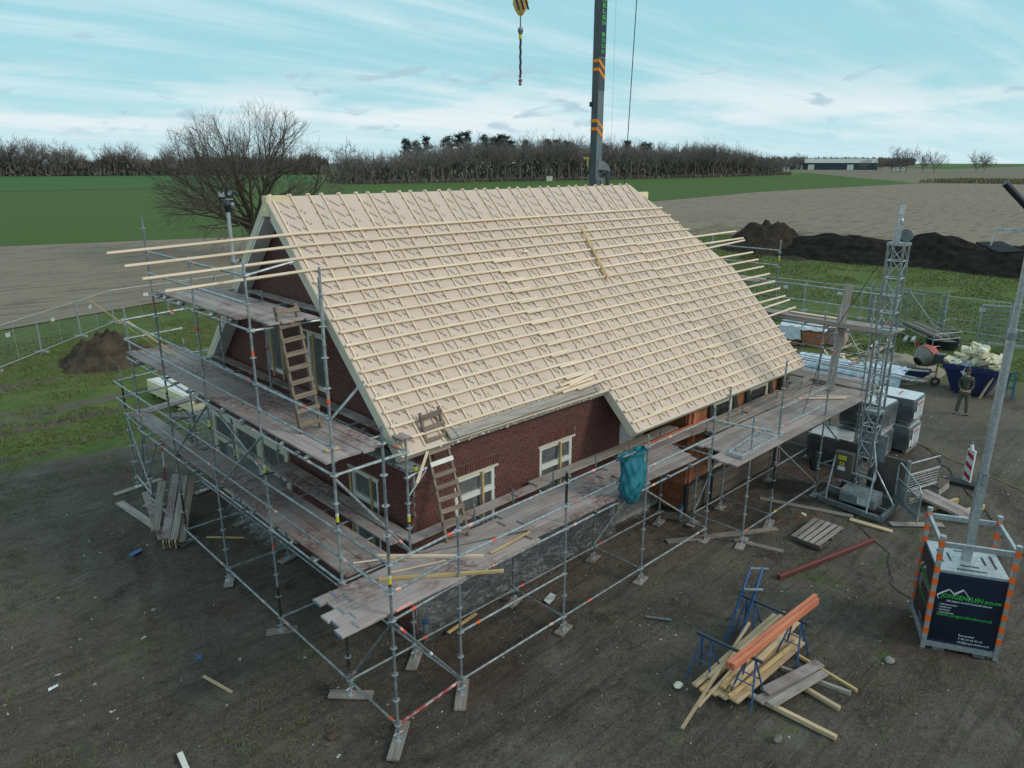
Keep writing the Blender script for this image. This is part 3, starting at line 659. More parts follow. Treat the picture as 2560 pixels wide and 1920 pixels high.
# rear slope and the small hip over the far gable
def RB(x, s, off=0.0):
    y = AY + s / HY; return Vector((x, y + off * TN / HY, AZ - TN * s / HY + off / HY))
b = B(); top = [RB(u, s_) for u, s_ in ((XV0, 0), (19.27, 0), (XV1, S_BEND), (XV1, SEB), (XV0, SEB))]; UB = Vector((0, TN, 1)).normalized(); low = [q_ - UB * TH for q_ in top]; n = len(top)
b.add(top, [tuple(range(n))], 0); b.add(low, [tuple(range(n))[::-1]], 1)
for i in range(n):
    j = (i + 1) % n; b.add([top[i], top[j], low[j], low[i]], [(0, 1, 2, 3)], 2)
b.build('rear_slope', ['roof_panel', 'soffit', 'verge'], ridge)
b = B(); b.add([RP(19.27, 0), RP(XV1, S_BEND), RB(XV1, S_BEND)], [(0, 1, 2)]); b.add([RP(XV1, S_BEND), RB(XV1, S_BEND), RB(XV1, S_BEND) - Vector((0, 0, .15)), RP(XV1, S_BEND) - Vector((0, 0, .15))], [(0, 1, 2, 3)]); b.build('hip_panel', 'roof_panel', ridge)
# verge boards on the near gable, raw foam where the ridge ends meet, soffit boards
for sgn in (1, -1):
    RPx = RP if sgn == 1 else RB; u_ = UPR if sgn == 1 else UB
    b = B(); p0, p1 = RPx(XV0 - 0.012, 0.16), RPx(XV0 - 0.012, SE1 if sgn == 1 else SEB)
    b.prism([p0, p1, p1 - u_ * 0.17, p0 - u_ * 0.17], (0.01, 0, 0)); b.build('verge_board', 'verge', ridge)
    b = B(); p0, p1 = RPx(XV0 - 0.004, 0.42), RPx(XV0 - 0.004, SE1 if sgn == 1 else SEB)
    b.prism([p0 - u_ * 0.17, p1 - u_ * 0.17, p1 - u_ * 0.235, p0 - u_ * 0.235], (XG - XV0 - 0.03, 0, 0)); b.build('soffit_board', 'soffit', ridge)
b = B(); b.box((XV0 + 0.2, AY, AZ - 0.13), (0.46, 0.20, 0.30)); b.box((XV0 + 0.1, AY + 0.02, AZ - 0.33), (0.3, 0.34, 0.12), rz(0.08)); b.build('ridge_foam', 'foam', ridge)
# eave fascia of the raised and of the lowered eave
b = B(); b.bar(RP(XV0, SE1 + 0.012, -0.09), RP(XS, SE1 + 0.012, -0.09), 0.02, 0.2, UPR); b.build('eave_fascia', 'verge', ridge)
b = B(); b.bar(RP(XS, SE2 + 0.012, -0.09), RP(XV1, SE2 + 0.012, -0.09), 0.02, 0.2, UPR); b.build('eave_fascia', 'verge', ridge)
b = B(); p0, p1 = RP(XS - 0.014, SE1), RP(XS - 0.014, SE2); b.prism([p0, p1, p1 - UPR * 0.21, p0 - UPR * 0.21], (0.01, 0, 0)); b.build('step_fascia', 'verge', ridge)
# counter battens: three to a panel
CB = []
for k in range(12):
    for d in (0.0, 0.44, 0.88):
        xx = 7.17 + PW * k + d
        if xx < XV1 - 0.05: CB.append(xx)
for xx in CB:
    s0 = -0.04 if xx <= 19.25 else (xx - 19.27) / (XV1 - 19.27) * S_BEND + 0.03
    s1 = (SE1 if xx < XS else SE2) - random.uniform(0.02, 0.07)
    board('counter_batten', ridge, RP(xx, s0, 0.016), RP(xx + random.uniform(-.006, .006), s1, 0.016), 0.04, 0.03, 'fresh_pine', UPR)
for xx in CB:                                         # butts of the far slope's battens showing over the ridge
    if xx < 19.2: board('counter_batten', ridge, RB(xx - 0.05, -0.03, 0.016), RB(xx - 0.05, SEB - 0.05, 0.016), 0.04, 0.03, 'fresh_pine', UB)
# tile battens, in three lapped lengths
TB = 0.0495
def tb(x0, x1, s_, d0=0.0, d1=0.0, z0=0.0, z1=0.0):
    a, c = RP(x0, s_ + d0, TB + z0), RP(x1, s_ + d1, TB + z1)
    return board('tile_batten', ridge, a, c, 0.055, 0.034, 'fresh_pine', UPR)
left_x = [3.70, 3.89, 4.08, 4.35]; right_x = [19.98, 20.14, 20.31, 20.56]
for k in range(21):
    s_ = 1.06 + 0.3115 * k; j = lambda a: random.uniform(-a, a)
    if k < 4:                                         # top four: still sticking out over the near gable, drooping
        a = RP(left_x[k], s_, TB); a.z -= 0.11; mid = RP(7.4, s_, TB)
        board('tile_batten', ridge, a, mid, 0.055, 0.034, 'fresh_pine', UPR); tb(7.4, right_x[k], s_, j(.004), j(.004))
    elif k < 17:
        rx = 23.2 + j(0.08) if k < 16 else XV1 + 0.03
        tb(XV0 + 0.03 + j(0.03), 12.50 + j(.03), s_, j(.004), -0.012)
        tb(11.88 + j(.05), 18.14 + j(.03), s_, 0.046, 0.0)
        if k in (6, 14, 15): tb(17.5, rx, s_, 0.046, -0.20 if k == 6 else -0.12, 0.0, 0.02)
        else: tb(17.5 + j(.02), rx, s_, 0.046, j(.01))
    else:
        tb(XS + 0.02 + j(.02), 18.1, s_, j(.004), 0.0); tb(17.2 + j(.4), XV1 + j(.03), s_, 0.046, j(.005))
tb(13.7, 16.3, 1.06 + 0.3115 * 20, -0.05, -0.05)
for i, (x_, s_, L_, r_) in enumerate(((11.25, 6.02, 1.3, -.05), (11.5, 5.93, 1.2, -.09), (11.45, 6.10, 1.35, -.02), (11.75, 5.98, 1.1, -.12), (11.9, 6.14, 1.0, -.03))):
    tb(x_, x_ + L_, s_, 0.0, r_, 0.05 + 0.012 * i, 0.05 + 0.012 * i)
tb(13.02, 13.18, 2.15, 0.0, 0.0); board('tile_batten', ridge, RP(15.65, 1.55, 0.09), RP(15.35, 3.35, 0.09), 0.09, 0.02, 'yellow_pine', UPR)
# grey walk board lying at the raised eave
board('eave_board', ridge, RP(8.15, 6.24, 0.085), RP(12.62, 6.20, 0.085), 0.21, 0.035, 'grey_wood', UPR)
for x_ in (8.3, 12.45): board('strap', ridge, RP(x_, 6.11, 0.108), RP(x_ + 0.03, 6.36, 0.108), 0.025, 0.008, 'blue_end', UPR)
# foam squeezed out along the panel joints
b = B()
for e in edges[1:-1]:
    s_ = 0.2
    while s_ < (SE1 if e < XS else SE2) - 0.3:
        if random.random() < 0.5 and s_ > (0 if e < 19.2 else (e - 19.27) / (XV1 - 19.27) * S_BEND + .1): b.bar(RP(e + random.uniform(-.008, .008), s_, 0.004), RP(e + random.uniform(-.012, .012), s_ + random.uniform(.12, .34), 0.004), random.uniform(.012, .022), 0.008, UPR)
        s_ += 0.4
b.build('joint_foam', 'print_white', ridge, kind='stuff')
b = B()
for i in range(46):
    x_ = random.uniform(7.6, 12.8); q_ = RP(x_, SE1 + 0.02, -random.uniform(0.0, 0.16)); d_ = random.uniform(.02, .05); b.box(q_, (d_, 0.03, d_), rz(random.random()))
for i in range(25): q_ = RP(random.uniform(8, 21), random.uniform(4, 6.0), 0.006); d_ = random.uniform(.02, .06); b.box(q_, (d_, d_ * .7, 0.012), frame((1, random.uniform(-1, 1), 0), UPR))
b.build('foam_crumb', 'print_white', ridge, kind='stuff')
# the maker's name printed all over the panels
b = B(); dg = (Vector((1, 0, 0)) + DOWN).normalized(); up_ = (Vector((1, 0, 0)) - DOWN).normalized()
for k in range(13):
    for ci, (cx, rev) in enumerate(((0.02, 0), (0.60, 1), (0.82, 0))):
        s_ = 0.12 + (0.0, 0.13, 0.06)[ci]
        while s_ < SE2 - 0.3:
            x_ = 7.17 + PW * k + cx; smx = SE1 if x_ < XS else SE2; smn = 0.0 if x_ < 18.9 else (x_ + 0.5 - 19.27) / (XV1 - 19.27) * S_BEND
            if s_ < smx - 0.3 and s_ > smn and XV0 + 0.05 < x_ < XV1 - 0.35:
                o_ = RP(x_, s_); d_ = 1 if not rev else -1
                if rev: o_ = RP(x_, s_ + 0.24)
                put_text(b, 'UNILIN', 0.068, o_ + dg * d_ * 0.08, dg * d_, up_ * d_, 0.0022, 0.0016, width=0.25)
                for ri in range(3):                    # the small round mark in front of the name
                    r_ = 0.010 + 0.010 * ri; c_ = o_ + dg * d_ * 0.04 + up_ * d_ * 0.022; P_ = []
                    for t_ in range(7):
                        an = R(150 + 200 * t_ / 6 - 60)
                        for rr_ in (r_, r_ + 0.005): P_.append(c_ + dg * d_ * rr_ * math.cos(an) + up_ * d_ * rr_ * math.sin(an) + UPR * 0.0022)
                    b.add(P_, [(2 * t_, 2 * t_ + 2, 2 * t_ + 3, 2 * t_ + 1) for t_ in range(6)])
            s_ += 0.305
b.build('printed_lettering', 'print_ink', ridge, kind='stuff')
# ------------------------------------------------------------------ scaffolding
RT = 0.0242
def ring_mesh():
    def fn(b):
        n = 8
        for r0, r1, z0, z1 in ((0.028, 0.062, -0.004, 0.004),):
            b.lathe((0, 0, 0), [(r0, z0), (r1, z0), (r1, z1), (r0, z1)], n)
    return cached(('ring',), 'galv_bright', fn)
def band_mesh(mat, h=0.07): return cached(('band', h), mat, lambda b: b.lathe((0, 0, 0), [(RT + 0.0015, -h / 2), (RT + 0.003, -h / 2), (RT + 0.003, h / 2), (RT + 0.0015, h / 2)], 10))
def sleeve_mesh(h): return cached(('sleeve', h), 'black_paint', lambda b: b.lathe((0, 0, 0), [(RT + 0.001, -h / 2), (RT + 0.0022, -h / 2), (RT + 0.0022, h / 2), (RT + 0.001, h / 2)], 10))
def standard(sc, x, y, ztop, z0=0.16, base=True, bands=(), sole=None, tagz=None, black=None, rings=True, rmin=0.3):
    st = pipe('standard', sc, (x, y, z0), (x, y, ztop), RT, 'galv')
    if rings:
        z = 0.335
        while z < ztop - 0.04:
            if z > z0 + 0.05 and z > rmin: sub(ring_mesh(), 'ring', st, (x, y, z))
            z += 0.5
    for bz in bands: sub(band_mesh('orange_tape', 0.09), 'tape_band', st, (x, y, bz))
    if tagz: sub(band_mesh('yellow_tag', 0.10), 'inspection_tag', st, (x, y, tagz)); sub(band_mesh('black_paint', 0.04), 'inspection_tag', st, (x, y, tagz - 0.08)); sub(band_mesh('white_tag', 0.05), 'inspection_tag', st, (x, y, tagz + 0.08))
    if black: sub(sleeve_mesh(round(black[1] - black[0], 2)), 'painted_sleeve', st, (x, y, (black[0] + black[1]) / 2))
    if base:
        j = B(); j.tube((x, y, 0.04), (x, y, 0.2), 0.018, 8); j.box((x, y, 0.045), (0.15, 0.15, 0.01)); j.tube((x - 0.09, y, 0.17), (x + 0.09, y, 0.165), 0.010, 6); j.tube((x, y, 0.15), (x, y, 0.19), 0.034, 8)
        j.build('base_jack', 'galv_bright', sc)
        if sole is not None:
            L_, a = sole; d = Vector((math.cos(a), math.sin(a), 0)) * L_ / 2
            board('sole_board', sc, V3(x, y, 0.022) - d, V3(x, y, 0.022) + d, 0.21, 0.036, 'grey_wood')
    return st
def rail(sc, name, a, c, bands=(), mat='galv', wedge=True):
    o = pipe(name, sc, a, c, RT, mat); a, c = Vector(a), Vector(c)
    M = frame(c - a) @ Matrix(((0, 0, 1), (0, 1, 0), (-1, 0, 0)))
    for t_, kind in bands: sub(band_mesh(kind, 0.09), 'tape_band', o, a.lerp(c, t_), M)
    if wedge:
        me = cached(('wedge',), 'galv_bright', lambda b: b.box((0, 0, 0), (0.05, 0.04, 0.07)))
        u = (c - a).normalized()
        for q_ in (a + u * 0.055, c - u * 0.055): sub(me, 'wedge_head', o, q_, frame(u))
    return o
def run(sc, name, fixed, vals, z, along, tilt=0.0):
    """ledgers between consecutive standards; along='y' -> x fixed"""
    for i, (a, c) in enumerate(zip(vals, vals[1:])):
        bands = []
        if random.random() < 0.75: bands.append((random.choice((0.12, 0.88, 0.3)), random.choice(('orange_tape', 'pink_tape', 'pink_tape'))))
        if along == 'y': rail(sc, name, (fixed, a, z), (fixed, c, z + tilt), bands)
        else: rail(sc, name, (a, fixed, z), (c, fixed, z + tilt), bands)
def deck(sc, along, u0, u1, cross, z, ends=(), mat='plank', split=None, jz=0.006, blue=0):
    """planks side by side; cross = list of centre lines"""
    for i, c in enumerate(cross):
        a_, b_ = u0 + random.uniform(-.06, .06), u1 + random.uniform(-.10, .10); spans = [(a_, b_, 0.0)]
        if split: spans = [(a_, split + random.uniform(-.02, .02), 0.0), (split + 0.02, b_, -0.004)]
        for s0, s1, dz in spans:
            zz = z + dz + random.uniform(-jz, jz); e = random.uniform(-.006, .006)
            p0, p1 = ((s0, c + e, zz), (s1, c - e, zz + random.uniform(-jz, jz))) if along == 'x' else ((c + e, s0, zz), (c - e, s1, zz))
            o = board('plank', sc, p0, p1, 0.232, 0.04, mat)
            if blue and i < blue and s0 == spans[0][0]:
                me = cached(('band_end', along), 'blue_end', lambda b: b.box((0, 0, 0), (0.035, 0.226, 0.003)))
                sub(me, 'end_strap', o, Vector(p0) + (Vector(p1) - Vector(p0)).normalized() * 0.22 + V3(0, 0, 0.0225), frame(Vector(p1) - Vector(p0)))
    return
def couplers(sc, pts):
    b = B()
    for q_ in pts: b.box(q_, (0.075, 0.075, 0.075), rz(0.4)); b.tube(V3(*q_) - V3(.05, 0, 0), V3(*q_) + V3(.05, 0, 0), 0.03, 6)
    b.build('coupler', 'galv_dull', sc, kind='stuff')
def transom(sc, a, c, mat='galv'): rail(sc, 'transom', a, c, mat=mat)

# --- gable scaffold
GX, GI = 5.48, 6.95
GYs = [8.50, 10.0, 12.62, 15.2, 17.75, 20.45]
s1_ = thing('scaffold', 'three-level steel tube scaffold against the brick gable, with plank decks', 'scaffold', (GX, 15, 0))
standard(s1_, GX, 8.50, 5.62, bands=(), sole=(0.86, R(42)), tagz=3.05)
standard(s1_, GX + 0.01, 10.0, 7.6, bands=(5.62, 1.95), sole=(0.8, R(-45)), tagz=3.55, black=(0.5, 1.5))
standard(s1_, GX, 12.62, 7.6, bands=(5.92, 2.0), sole=(0.62, R(-30)), tagz=3.62, black=(0.35, 1.05))
standard(s1_, GX, 15.2, 7.45, bands=(5.95,), sole=(0.5, R(60)), tagz=3.85, black=None)
standard(s1_, GX + 0.02, 17.75, 8.1, bands=(6.12,), sole=(0.5, 0.3), tagz=4.05, black=(0.5, 1.4))
standard(s1_, GX + 0.1, 20.45, 5.65, sole=(0.6, R(-45)))
standard(s1_, GX + 0.18, 22.05, 3.75, sole=(1.4, R(8)), black=(2.5, 3.2))
for y_, zt, bd in ((12.62, 7.35, (5.5,)), (15.2, 6.6, (5.3,)), (17.75, 6.6, (5.62,)), (20.45, 4.6, ())): standard(s1_, GI, y_, zt, bands=bd, sole=(0.5, 0.2), tagz=2.0 if y_ == 17.75 else None)
standard(s1_, GI, 10.03, 4.6, sole=(0.7, R(40)), tagz=3.02)
run(s1_, 'ledger', GX, GYs, 0.335, 'y'); run(s1_, 'ledger', GI, GYs[1:], 0.335, 'y')
run(s1_, 'ledger', GX, GYs, 2.335, 'y'); run(s1_, 'ledger', GI, GYs[1:], 2.335, 'y')
run(s1_, 'guard_rail', GX, GYs + [22.05], 2.835, 'y'); run(s1_, 'guard_rail', GX, GYs + [22.05], 3.335, 'y')
run(s1_, 'ledger', GX, GYs[1:], 4.335, 'y'); run(s1_, 'ledger', GI, GYs[1:], 4.335, 'y')
run(s1_, 'guard_rail', GX, GYs[1:], 4.835, 'y'); run(s1_, 'guard_rail', GX, GYs[1:], 5.335, 'y')
run(s1_, 'ledger', GX, GYs[2:5], 6.335, 'y'); run(s1_, 'ledger', GI, GYs[2:5], 6.335, 'y')
run(s1_, 'guard_rail', GX, GYs[2:5], 6.835, 'y'); run(s1_, 'guard_rail', GX, GYs[2:5], 7.335, 'y')
for z_ in (0.335, 2.30): rail(s1_, 'ledger', (GX + .1, 20.45, z_), (GX + .18, 22.05, z_ if z_ > 1 else 0.4))
for y_ in GYs[1:]:
    transom(s1_, (GX, y_, 0.335), (GI, y_, 0.335)); transom(s1_, (GX, y_, 2.335), (GI, y_, 2.335)); transom(s1_, (GX, y_, 4.335), (GI, y_, 4.335))
for y_ in GYs[2:5]: transom(s1_, (GX, y_, 6.335), (GI, y_, 6.335))
for y_ in (13.5, 14.35, 16.05, 16.9): rail(s1_, 'transom', (GX - 0.05, y_, 6.385), (GI + 0.15, y_, 6.385), mat='green_paint' if y_ == 13.5 else 'galv')
for y_ in (10.9, 11.8, 13.5, 14.4, 16.1, 17.0, 18.7, 19.6): rail(s1_, 'transom', (GX - 0.05, y_, 4.385), (GI + 0.35, y_, 4.385)); rail(s1_, 'transom', (GX - 0.05, y_, 2.385), (GI + (0.35 if y_ < 15 else -0.6), y_, 2.385))
rail(s1_, 'guard_rail', (GX, 20.45, 4.835), (GX + 1.5, 20.45, 4.90)); rail(s1_, 'guard_rail', (GX, 20.45, 5.335), (GX + 1.6, 20.45, 5.42), ((0.8, 'orange_tape'),)); rail(s1_, 'guard_rail', (GX + .1, 22.05, 2.835), (GX + 1.55, 22.0, 2.9)); rail(s1_, 'guard_rail', (GX + .1, 22.05, 3.335), (GX + 1.6, 22.0, 3.45), ((0.75, 'orange_tape'),))
rail(s1_, 'guard_rail', (GX, 17.75, 7.335), (GX + 1.7, 17.75, 7.42), ((0.3, 'orange_tape'),)); rail(s1_, 'guard_rail', (GX, 12.62, 7.335), (GX + 0.95, 12.62, 7.50))
pipe('transom', s1_, (GX + 0.02, 9.96, 5.335), (GX + 0.65, 9.96, 5.83), RT, 'galv')
transom(s1_, (GX, 10.0, 4.335), (GI, 10.03, 4.335))
for a, c in (((GX, 15.2, 4.30), (GX, 17.75, 2.36)), ((GX, 12.62, 4.30), (GX, 15.2, 2.36)), ((GX + .06, 15.05, 4.30), (GX + .06, 12.75, 3.45)), ((GX, 10.0, 4.30), (GI, 10.03, 2.36)), ((GX, 8.5, 2.30), (GX, 10.0, 0.36)), ((GX + .1, 20.45, 2.3), (GX + .3, 21.9, 0.3)), ((GX + .05, 20.45, 0.9), (GX + .05, 19.2, 2.3)), ((GX + .18, 22.05, 2.2), (GX + .1, 20.45, 0.36))):
    rail(s1_, 'brace', a, c, ((0.85, 'pink_tape'),) if random.random() < .5 else (), wedge=False)
deck(s1_, 'y', 10.35, 20.7, [5.65 + 0.243 * i for i in range(5)], 4.43, split=15.0)
deck(s1_, 'y', 10.3, 15.6, [7.18], 4.43); deck(s1_, 'y', 15.7, 19.2, [7.16], 4.43)
deck(s1_, 'y', 10.0, 14.9, [5.67 + 0.243 * i for i in range(4)], 2.43); deck(s1_, 'y', 14.8, 18.9, [5.66, 5.90], 2.45)
deck(s1_, 'y', 14.9, 17.2, [6.13], 2.45)
deck(s1_, 'y', 10.4, 15.3, [6.84, 7.13], 2.44)
deck(s1_, 'y', 12.45, 17.7, [5.89 + 0.243 * i for i in range(4)], 6.43); deck(s1_, 'y', 13.4, 17.5, [5.645], 6.43); deck(s1_, 'y', 12.7, 16.3, [7.14], 6.44)
deck(s1_, 'y', 18.7, 21.9, [5.76, 6.0], 2.40)
board('plank', s1_, (6.0, 21.7, 2.42), (8.6, 22.35, 2.42), 0.23, 0.04, 'plank'); board('plank', s1_, (6.0, 21.4, 2.43), (8.2, 22.0, 2.43), 0.22, 0.04, 'grey_wood'); board('plank', s1_, (6.3, 20.95, 2.40), (6.9, 20.2, 2.40), 0.2, 0.04, 'grey_wood')
couplers(s1_, [(GX, y_, 4.37) for y_ in (11.2, 13.4, 14.3, 16.2, 19.4)] + [(GX, y_, 2.37) for y_ in (11.0, 13.8, 16.4)] + [(GX, y_, 6.37) for y_ in (13.5, 15.9, 17.2)] + [(GI, 11.4, 4.37), (GI, 14.2, 4.37)])
# console bracket with a steel deck beside the corner
b = B(); b.tube((GI, 10.03, 3.84), (GI + 0.44, 10.03, 3.90), RT, 8); b.tube((GI, 10.03, 3.45), (GI + 0.42, 10.03, 3.86), 0.018, 8); b.tube((GI + 0.15, 10.03, 3.62), (GI + 0.15, 10.03, 3.86), 0.014, 6); b.build('console_bracket', 'galv_bright', s1_)
b = B(); b.box((GI + 0.22, 11.25, 3.93), (0.32, 2.5, 0.008)); b.box((GI + 0.065, 11.25, 3.90), (0.006, 2.5, 0.07)); b.box((GI + 0.375, 11.25, 3.90), (0.006, 2.5, 0.07)); b.build('steel_deck', 'deck_steel', s1_)
b = B()
for i in range(12): b.box((GI + 0.0605, 10.15 + i * 0.2, 3.90), (0.003, 0.06, 0.03))
b.build('deck_slot', 'black_paint', s1_, kind='stuff')

# --- front scaffold (left part)
FY, FI = 8.66, 10.06
FXs = [GX, 6.95, 9.70, 12.36, 15.09]
s2_ = thing('scaffold', 'low steel scaffold with long plank deck along the front wall with two windows', 'scaffold', (10, FY, 0))
for i, x_ in enumerate(FXs[1:]): standard(s2_, x_, FY - 0.04 + 0.03 * i, 3.6, sole=(0.8, R(45)) if i == 0 else (0.42, 0.2), black=((2.9, 3.55) if i == 1 else None))
for x_ in (9.62, 12.30, 15.0): standard(s2_, x_, FI, 2.34, bands=(2.2,), sole=(0.42, 0.2))
fy = [8.5, 8.62, 8.65, 8.68, 8.71]
for z_, nm in ((0.335, 'ledger'), (2.335, 'ledger'), (2.835, 'guard_rail'), (3.335, 'guard_rail')):
    for i in range(4):
        bd = [(random.choice((.1, .3, .86)), random.choice(('orange_tape', 'pink_tape')))]
        rail(s2_, nm, (FXs[i], fy[i], z_), (FXs[i + 1], fy[i + 1], z_), bd, mat='worn_red' if (i == 0 and z_ < 1) else 'galv')
rail(s2_, 'ledger', (6.95, 8.62, 1.335), (9.70, 8.65, 1.335), ((0.15, 'orange_tape'),))
for i, (a, c) in enumerate(((6.95, 9.62), (9.62, 12.30), (12.30, 15.0))): rail(s2_, 'ledger', (a, FI, 0.335), (c, FI, 0.335), ((.1, 'orange_tape'),)); rail(s2_, 'ledger', (a, FI, 2.30), (c, FI, 2.30))
for x_ in FXs[1:]: transom(s2_, (x_, FY, 0.335), (x_ - .03, FI, 0.335)); transom(s2_, (x_, FY, 2.335), (x_ - .03, FI, 2.335))
for x_ in (5.9, 7.8, 8.75, 10.6, 11.5, 13.2, 14.1): rail(s2_, 'transom', (x_, FY - 0.05, 2.375), (x_, FI + 0.45, 2.375), mat='green_paint' if x_ in (7.8, 10.6) else 'galv')
rail(s2_, 'brace', (GX, 8.46, 2.32), (6.95, 8.58, 0.36), ((0.09, 'pink_tape'), (0.13, 'orange_tape'), (0.5, 'white_tag')), wedge=False)
sub(sleeve_mesh(0.28), 'painted_sleeve', rail(s2_, 'brace', (12.36, 8.70, 2.30), (15.09, 8.72, 0.36), (), wedge=False), (14.8, 8.72, 0.57), frame((2.73, 0, -1.94)) @ Matrix(((0, 0, 1), (0, 1, 0), (-1, 0, 0))))
rail(s2_, 'brace', (12.3, FI, 0.4), (15.0, FI, 2.2), (), wedge=False)
# planks: staggered left ends with blue straps
for i, (x0, x1, y_) in enumerate(((4.62, 8.9, 8.66), (4.72, 9.05, 8.90), (4.66, 9.2, 9.14), (4.92, 9.5, 9.385), (4.80, 9.4, 9.63))):
    o = board('plank', s2_, (x0, y_, 2.425 + 0.004 * (i % 2)), (x1, y_ + 0.02, 2.43), 0.233, 0.042, 'plank')
    me = cached(('band_end', 'x'), 'blue_end', lambda b: b.box((0, 0, 0), (0.035, 0.226, 0.003)))
    sub(me, 'end_strap', o, (x0 + 0.3, y_, 2.4535), Matrix.Identity(3)); 
    if i in (0, 1, 4): sub(cached(('tip', 'x'), 'blue_end', lambda b: b.box((0, 0, 0), (0.012, 0.236, 0.046))), 'end_cap', o, (x0 - 0.004, y_, 2.427), Matrix.Identity(3))
for i, y_ in enumerate((8.78, 9.02, 9.26, 9.50, 9.74)): board('plank', s2_, (8.75 + 0.15 * (i % 3), y_ - .02, 2.47), (12.5 + 0.2 * (i % 2), y_, 2.43), 0.233, 0.042, 'plank')
for i, y_ in enumerate((8.84, 9.08, 9.32, 9.56)): board('plank', s2_, (12.1 - 0.25 * (i % 2), y_, 2.475), (14.45 + 0.1 * i, y_, 2.43), 0.233, 0.042, 'plank')
board('plank', s2_, (12.3, 9.80, 2.46), (17.2, 9.72, 2.50), 0.233, 0.042, 'plank')
board('plank', s2_, (7.05, 10.24, 2.44), (10.9, 10.32, 2.43), 0.25, 0.045, 'plank'); board('plank', s2_, (10.5, 10.36, 2.47), (15.85, 10.34, 2.46), 0.30, 0.045, 'grey_wood')
board('orange_board', s2_, (13.2, 9.98, 2.50), (16.9, 9.98, 2.50), 0.03, 0.12, 'orange_wood')
for x_, y_ in ((8.6, 10.12), (9.65, 10.10), (10.9, 10.12), (12.3, 10.08), (13.6, 10.10), (14.9, 10.1), (13.0, 9.4)): pipe('bracket_spigot', s2_, (x_, y_, 2.38), (x_, y_, 2.72), 0.019, 'galv')
b = B(); b.box((5.75, 8.545, 2.449), (0.34, 0.07, 0.002), rz(0.1)); b.build('paint_mark', 'pink_tape', s2_)

# --- front scaffold (right part, stepped forward)
s3_ = thing('scaffold', 'steel scaffold with wide plank deck in front of the orange block wall', 'scaffold', (19, 8, 0))
HY0, HI = 7.95, 9.40
HXs = [15.6, 16.98, 19.71, 22.35, 23.75]
tops = [3.42, 4.55, 5.6, 2.36, 2.36]
for i, (x_, zt) in enumerate(zip(HXs, tops)): standard(s3_, x_, HY0, zt, sole=(0.7, 0.3) if i < 2 else (0.4, 0.1), black=((1.1, 1.75) if i == 1 else None), bands=(4.3,) if i == 2 else ())
for x_, zt in ((16.99, 3.55), (19.7, 2.36), (15.62, 2.3)): standard(s3_, x_, HI, zt, bands=(2.05,), sole=(0.4, 0.1))
for z_, nm, n0 in ((0.335, 'ledger', 0), (2.335, 'ledger', 0), (2.80, 'guard_rail', 1), (3.30, 'guard_rail', 1)):
    for i in range(n0, 4 if z_ < 2.5 else 2):
        rail(s3_, nm, (HXs[i], HY0, z_), (HXs[i + 1], HY0, z_), [(random.choice((.1, .4, .9)), random.choice(('orange_tape', 'pink_tape', 'yellow_tag')))])
        if z_ < 2.5 and i < 3: rail(s3_, nm, (HXs[i], HI, z_), (HXs[i + 1], HI, z_))
rail(s3_, 'guard_rail', (15.09, 8.72, 3.25), (15.72, 7.55, 3.13), ((.75, 'pink_tape'),))
for x_ in HXs: transom(s3_, (x_, HY0, 0.335), (x_, HI, 0.335)); transom(s3_, (x_, HY0, 2.335), (x_, HI, 2.335))
for x_ in (16.2, 17.9, 18.8, 20.6, 21.5, 22.9): rail(s3_, 'transom', (x_, HY0 - 0.08, 2.378), (x_, HI + 0.4, 2.378), mat='green_paint' if x_ == 18.8 else 'galv')
for a, c in (((16.98, HY0, 2.30), (19.71, HY0, 0.36)), ((16.99, HI, 2.2), (15.62, HI, 0.4)), ((19.71, HY0 + .04, 2.28), (22.35, HY0 + .04, 0.36)), ((22.3, HY0, 2.25), (23.2, HY0, 0.4))): rail(s3_, 'brace', a, c, (), wedge=False)
deck(s3_, 'x', 15.2, 23.2, [7.93 + 0.245 * i for i in range(6)], 2.43, split=19.4)
for y_, x0 in ((7.87, 14.62), (8.12, 14.60), (8.36, 14.65)): board('plank', s3_, (x0, y_, 2.474), (17.0, y_ + .01, 2.474), 0.232, 0.042, 'plank')
board('plank', s3_, (15.6, 9.72, 2.49), (18.9, 9.66, 2.46), 0.25, 0.045, 'grey_wood'); board('plank', s3_, (18.2, 9.60, 2.50), (22.6, 9.75, 2.46), 0.25, 0.045, 'plank'); board('plank', s3_, (16.2, 9.45, 2.455), (22.2, 9.42, 2.45), 0.22, 0.045, 'grey_wood'); board('plank', s3_, (16.9, 9.76, 2.53), (23.2, 9.93, 2.49), 0.20, 0.04, 'grey_wood')
for i in range(4): board('plank', s3_, (23.0 + .24 * i, 8.0, 2.475), (23.0 + .24 * i, 11.6, 2.475), 0.232, 0.042, 'plank' if i % 2 else 'grey_wood')
for i in range(3): board('plank', s3_, (22.25 + .26 * i, 9.95, 2.43), (22.25 + .26 * i, 12.9, 2.43), 0.23, 0.042, 'grey_wood')
for x_ in (16.2, 18.0, 20.0, 21.6): pipe('bracket_spigot', s3_, (x_, 9.55, 2.38), (x_, 9.55, 2.75), 0.019, 'galv')

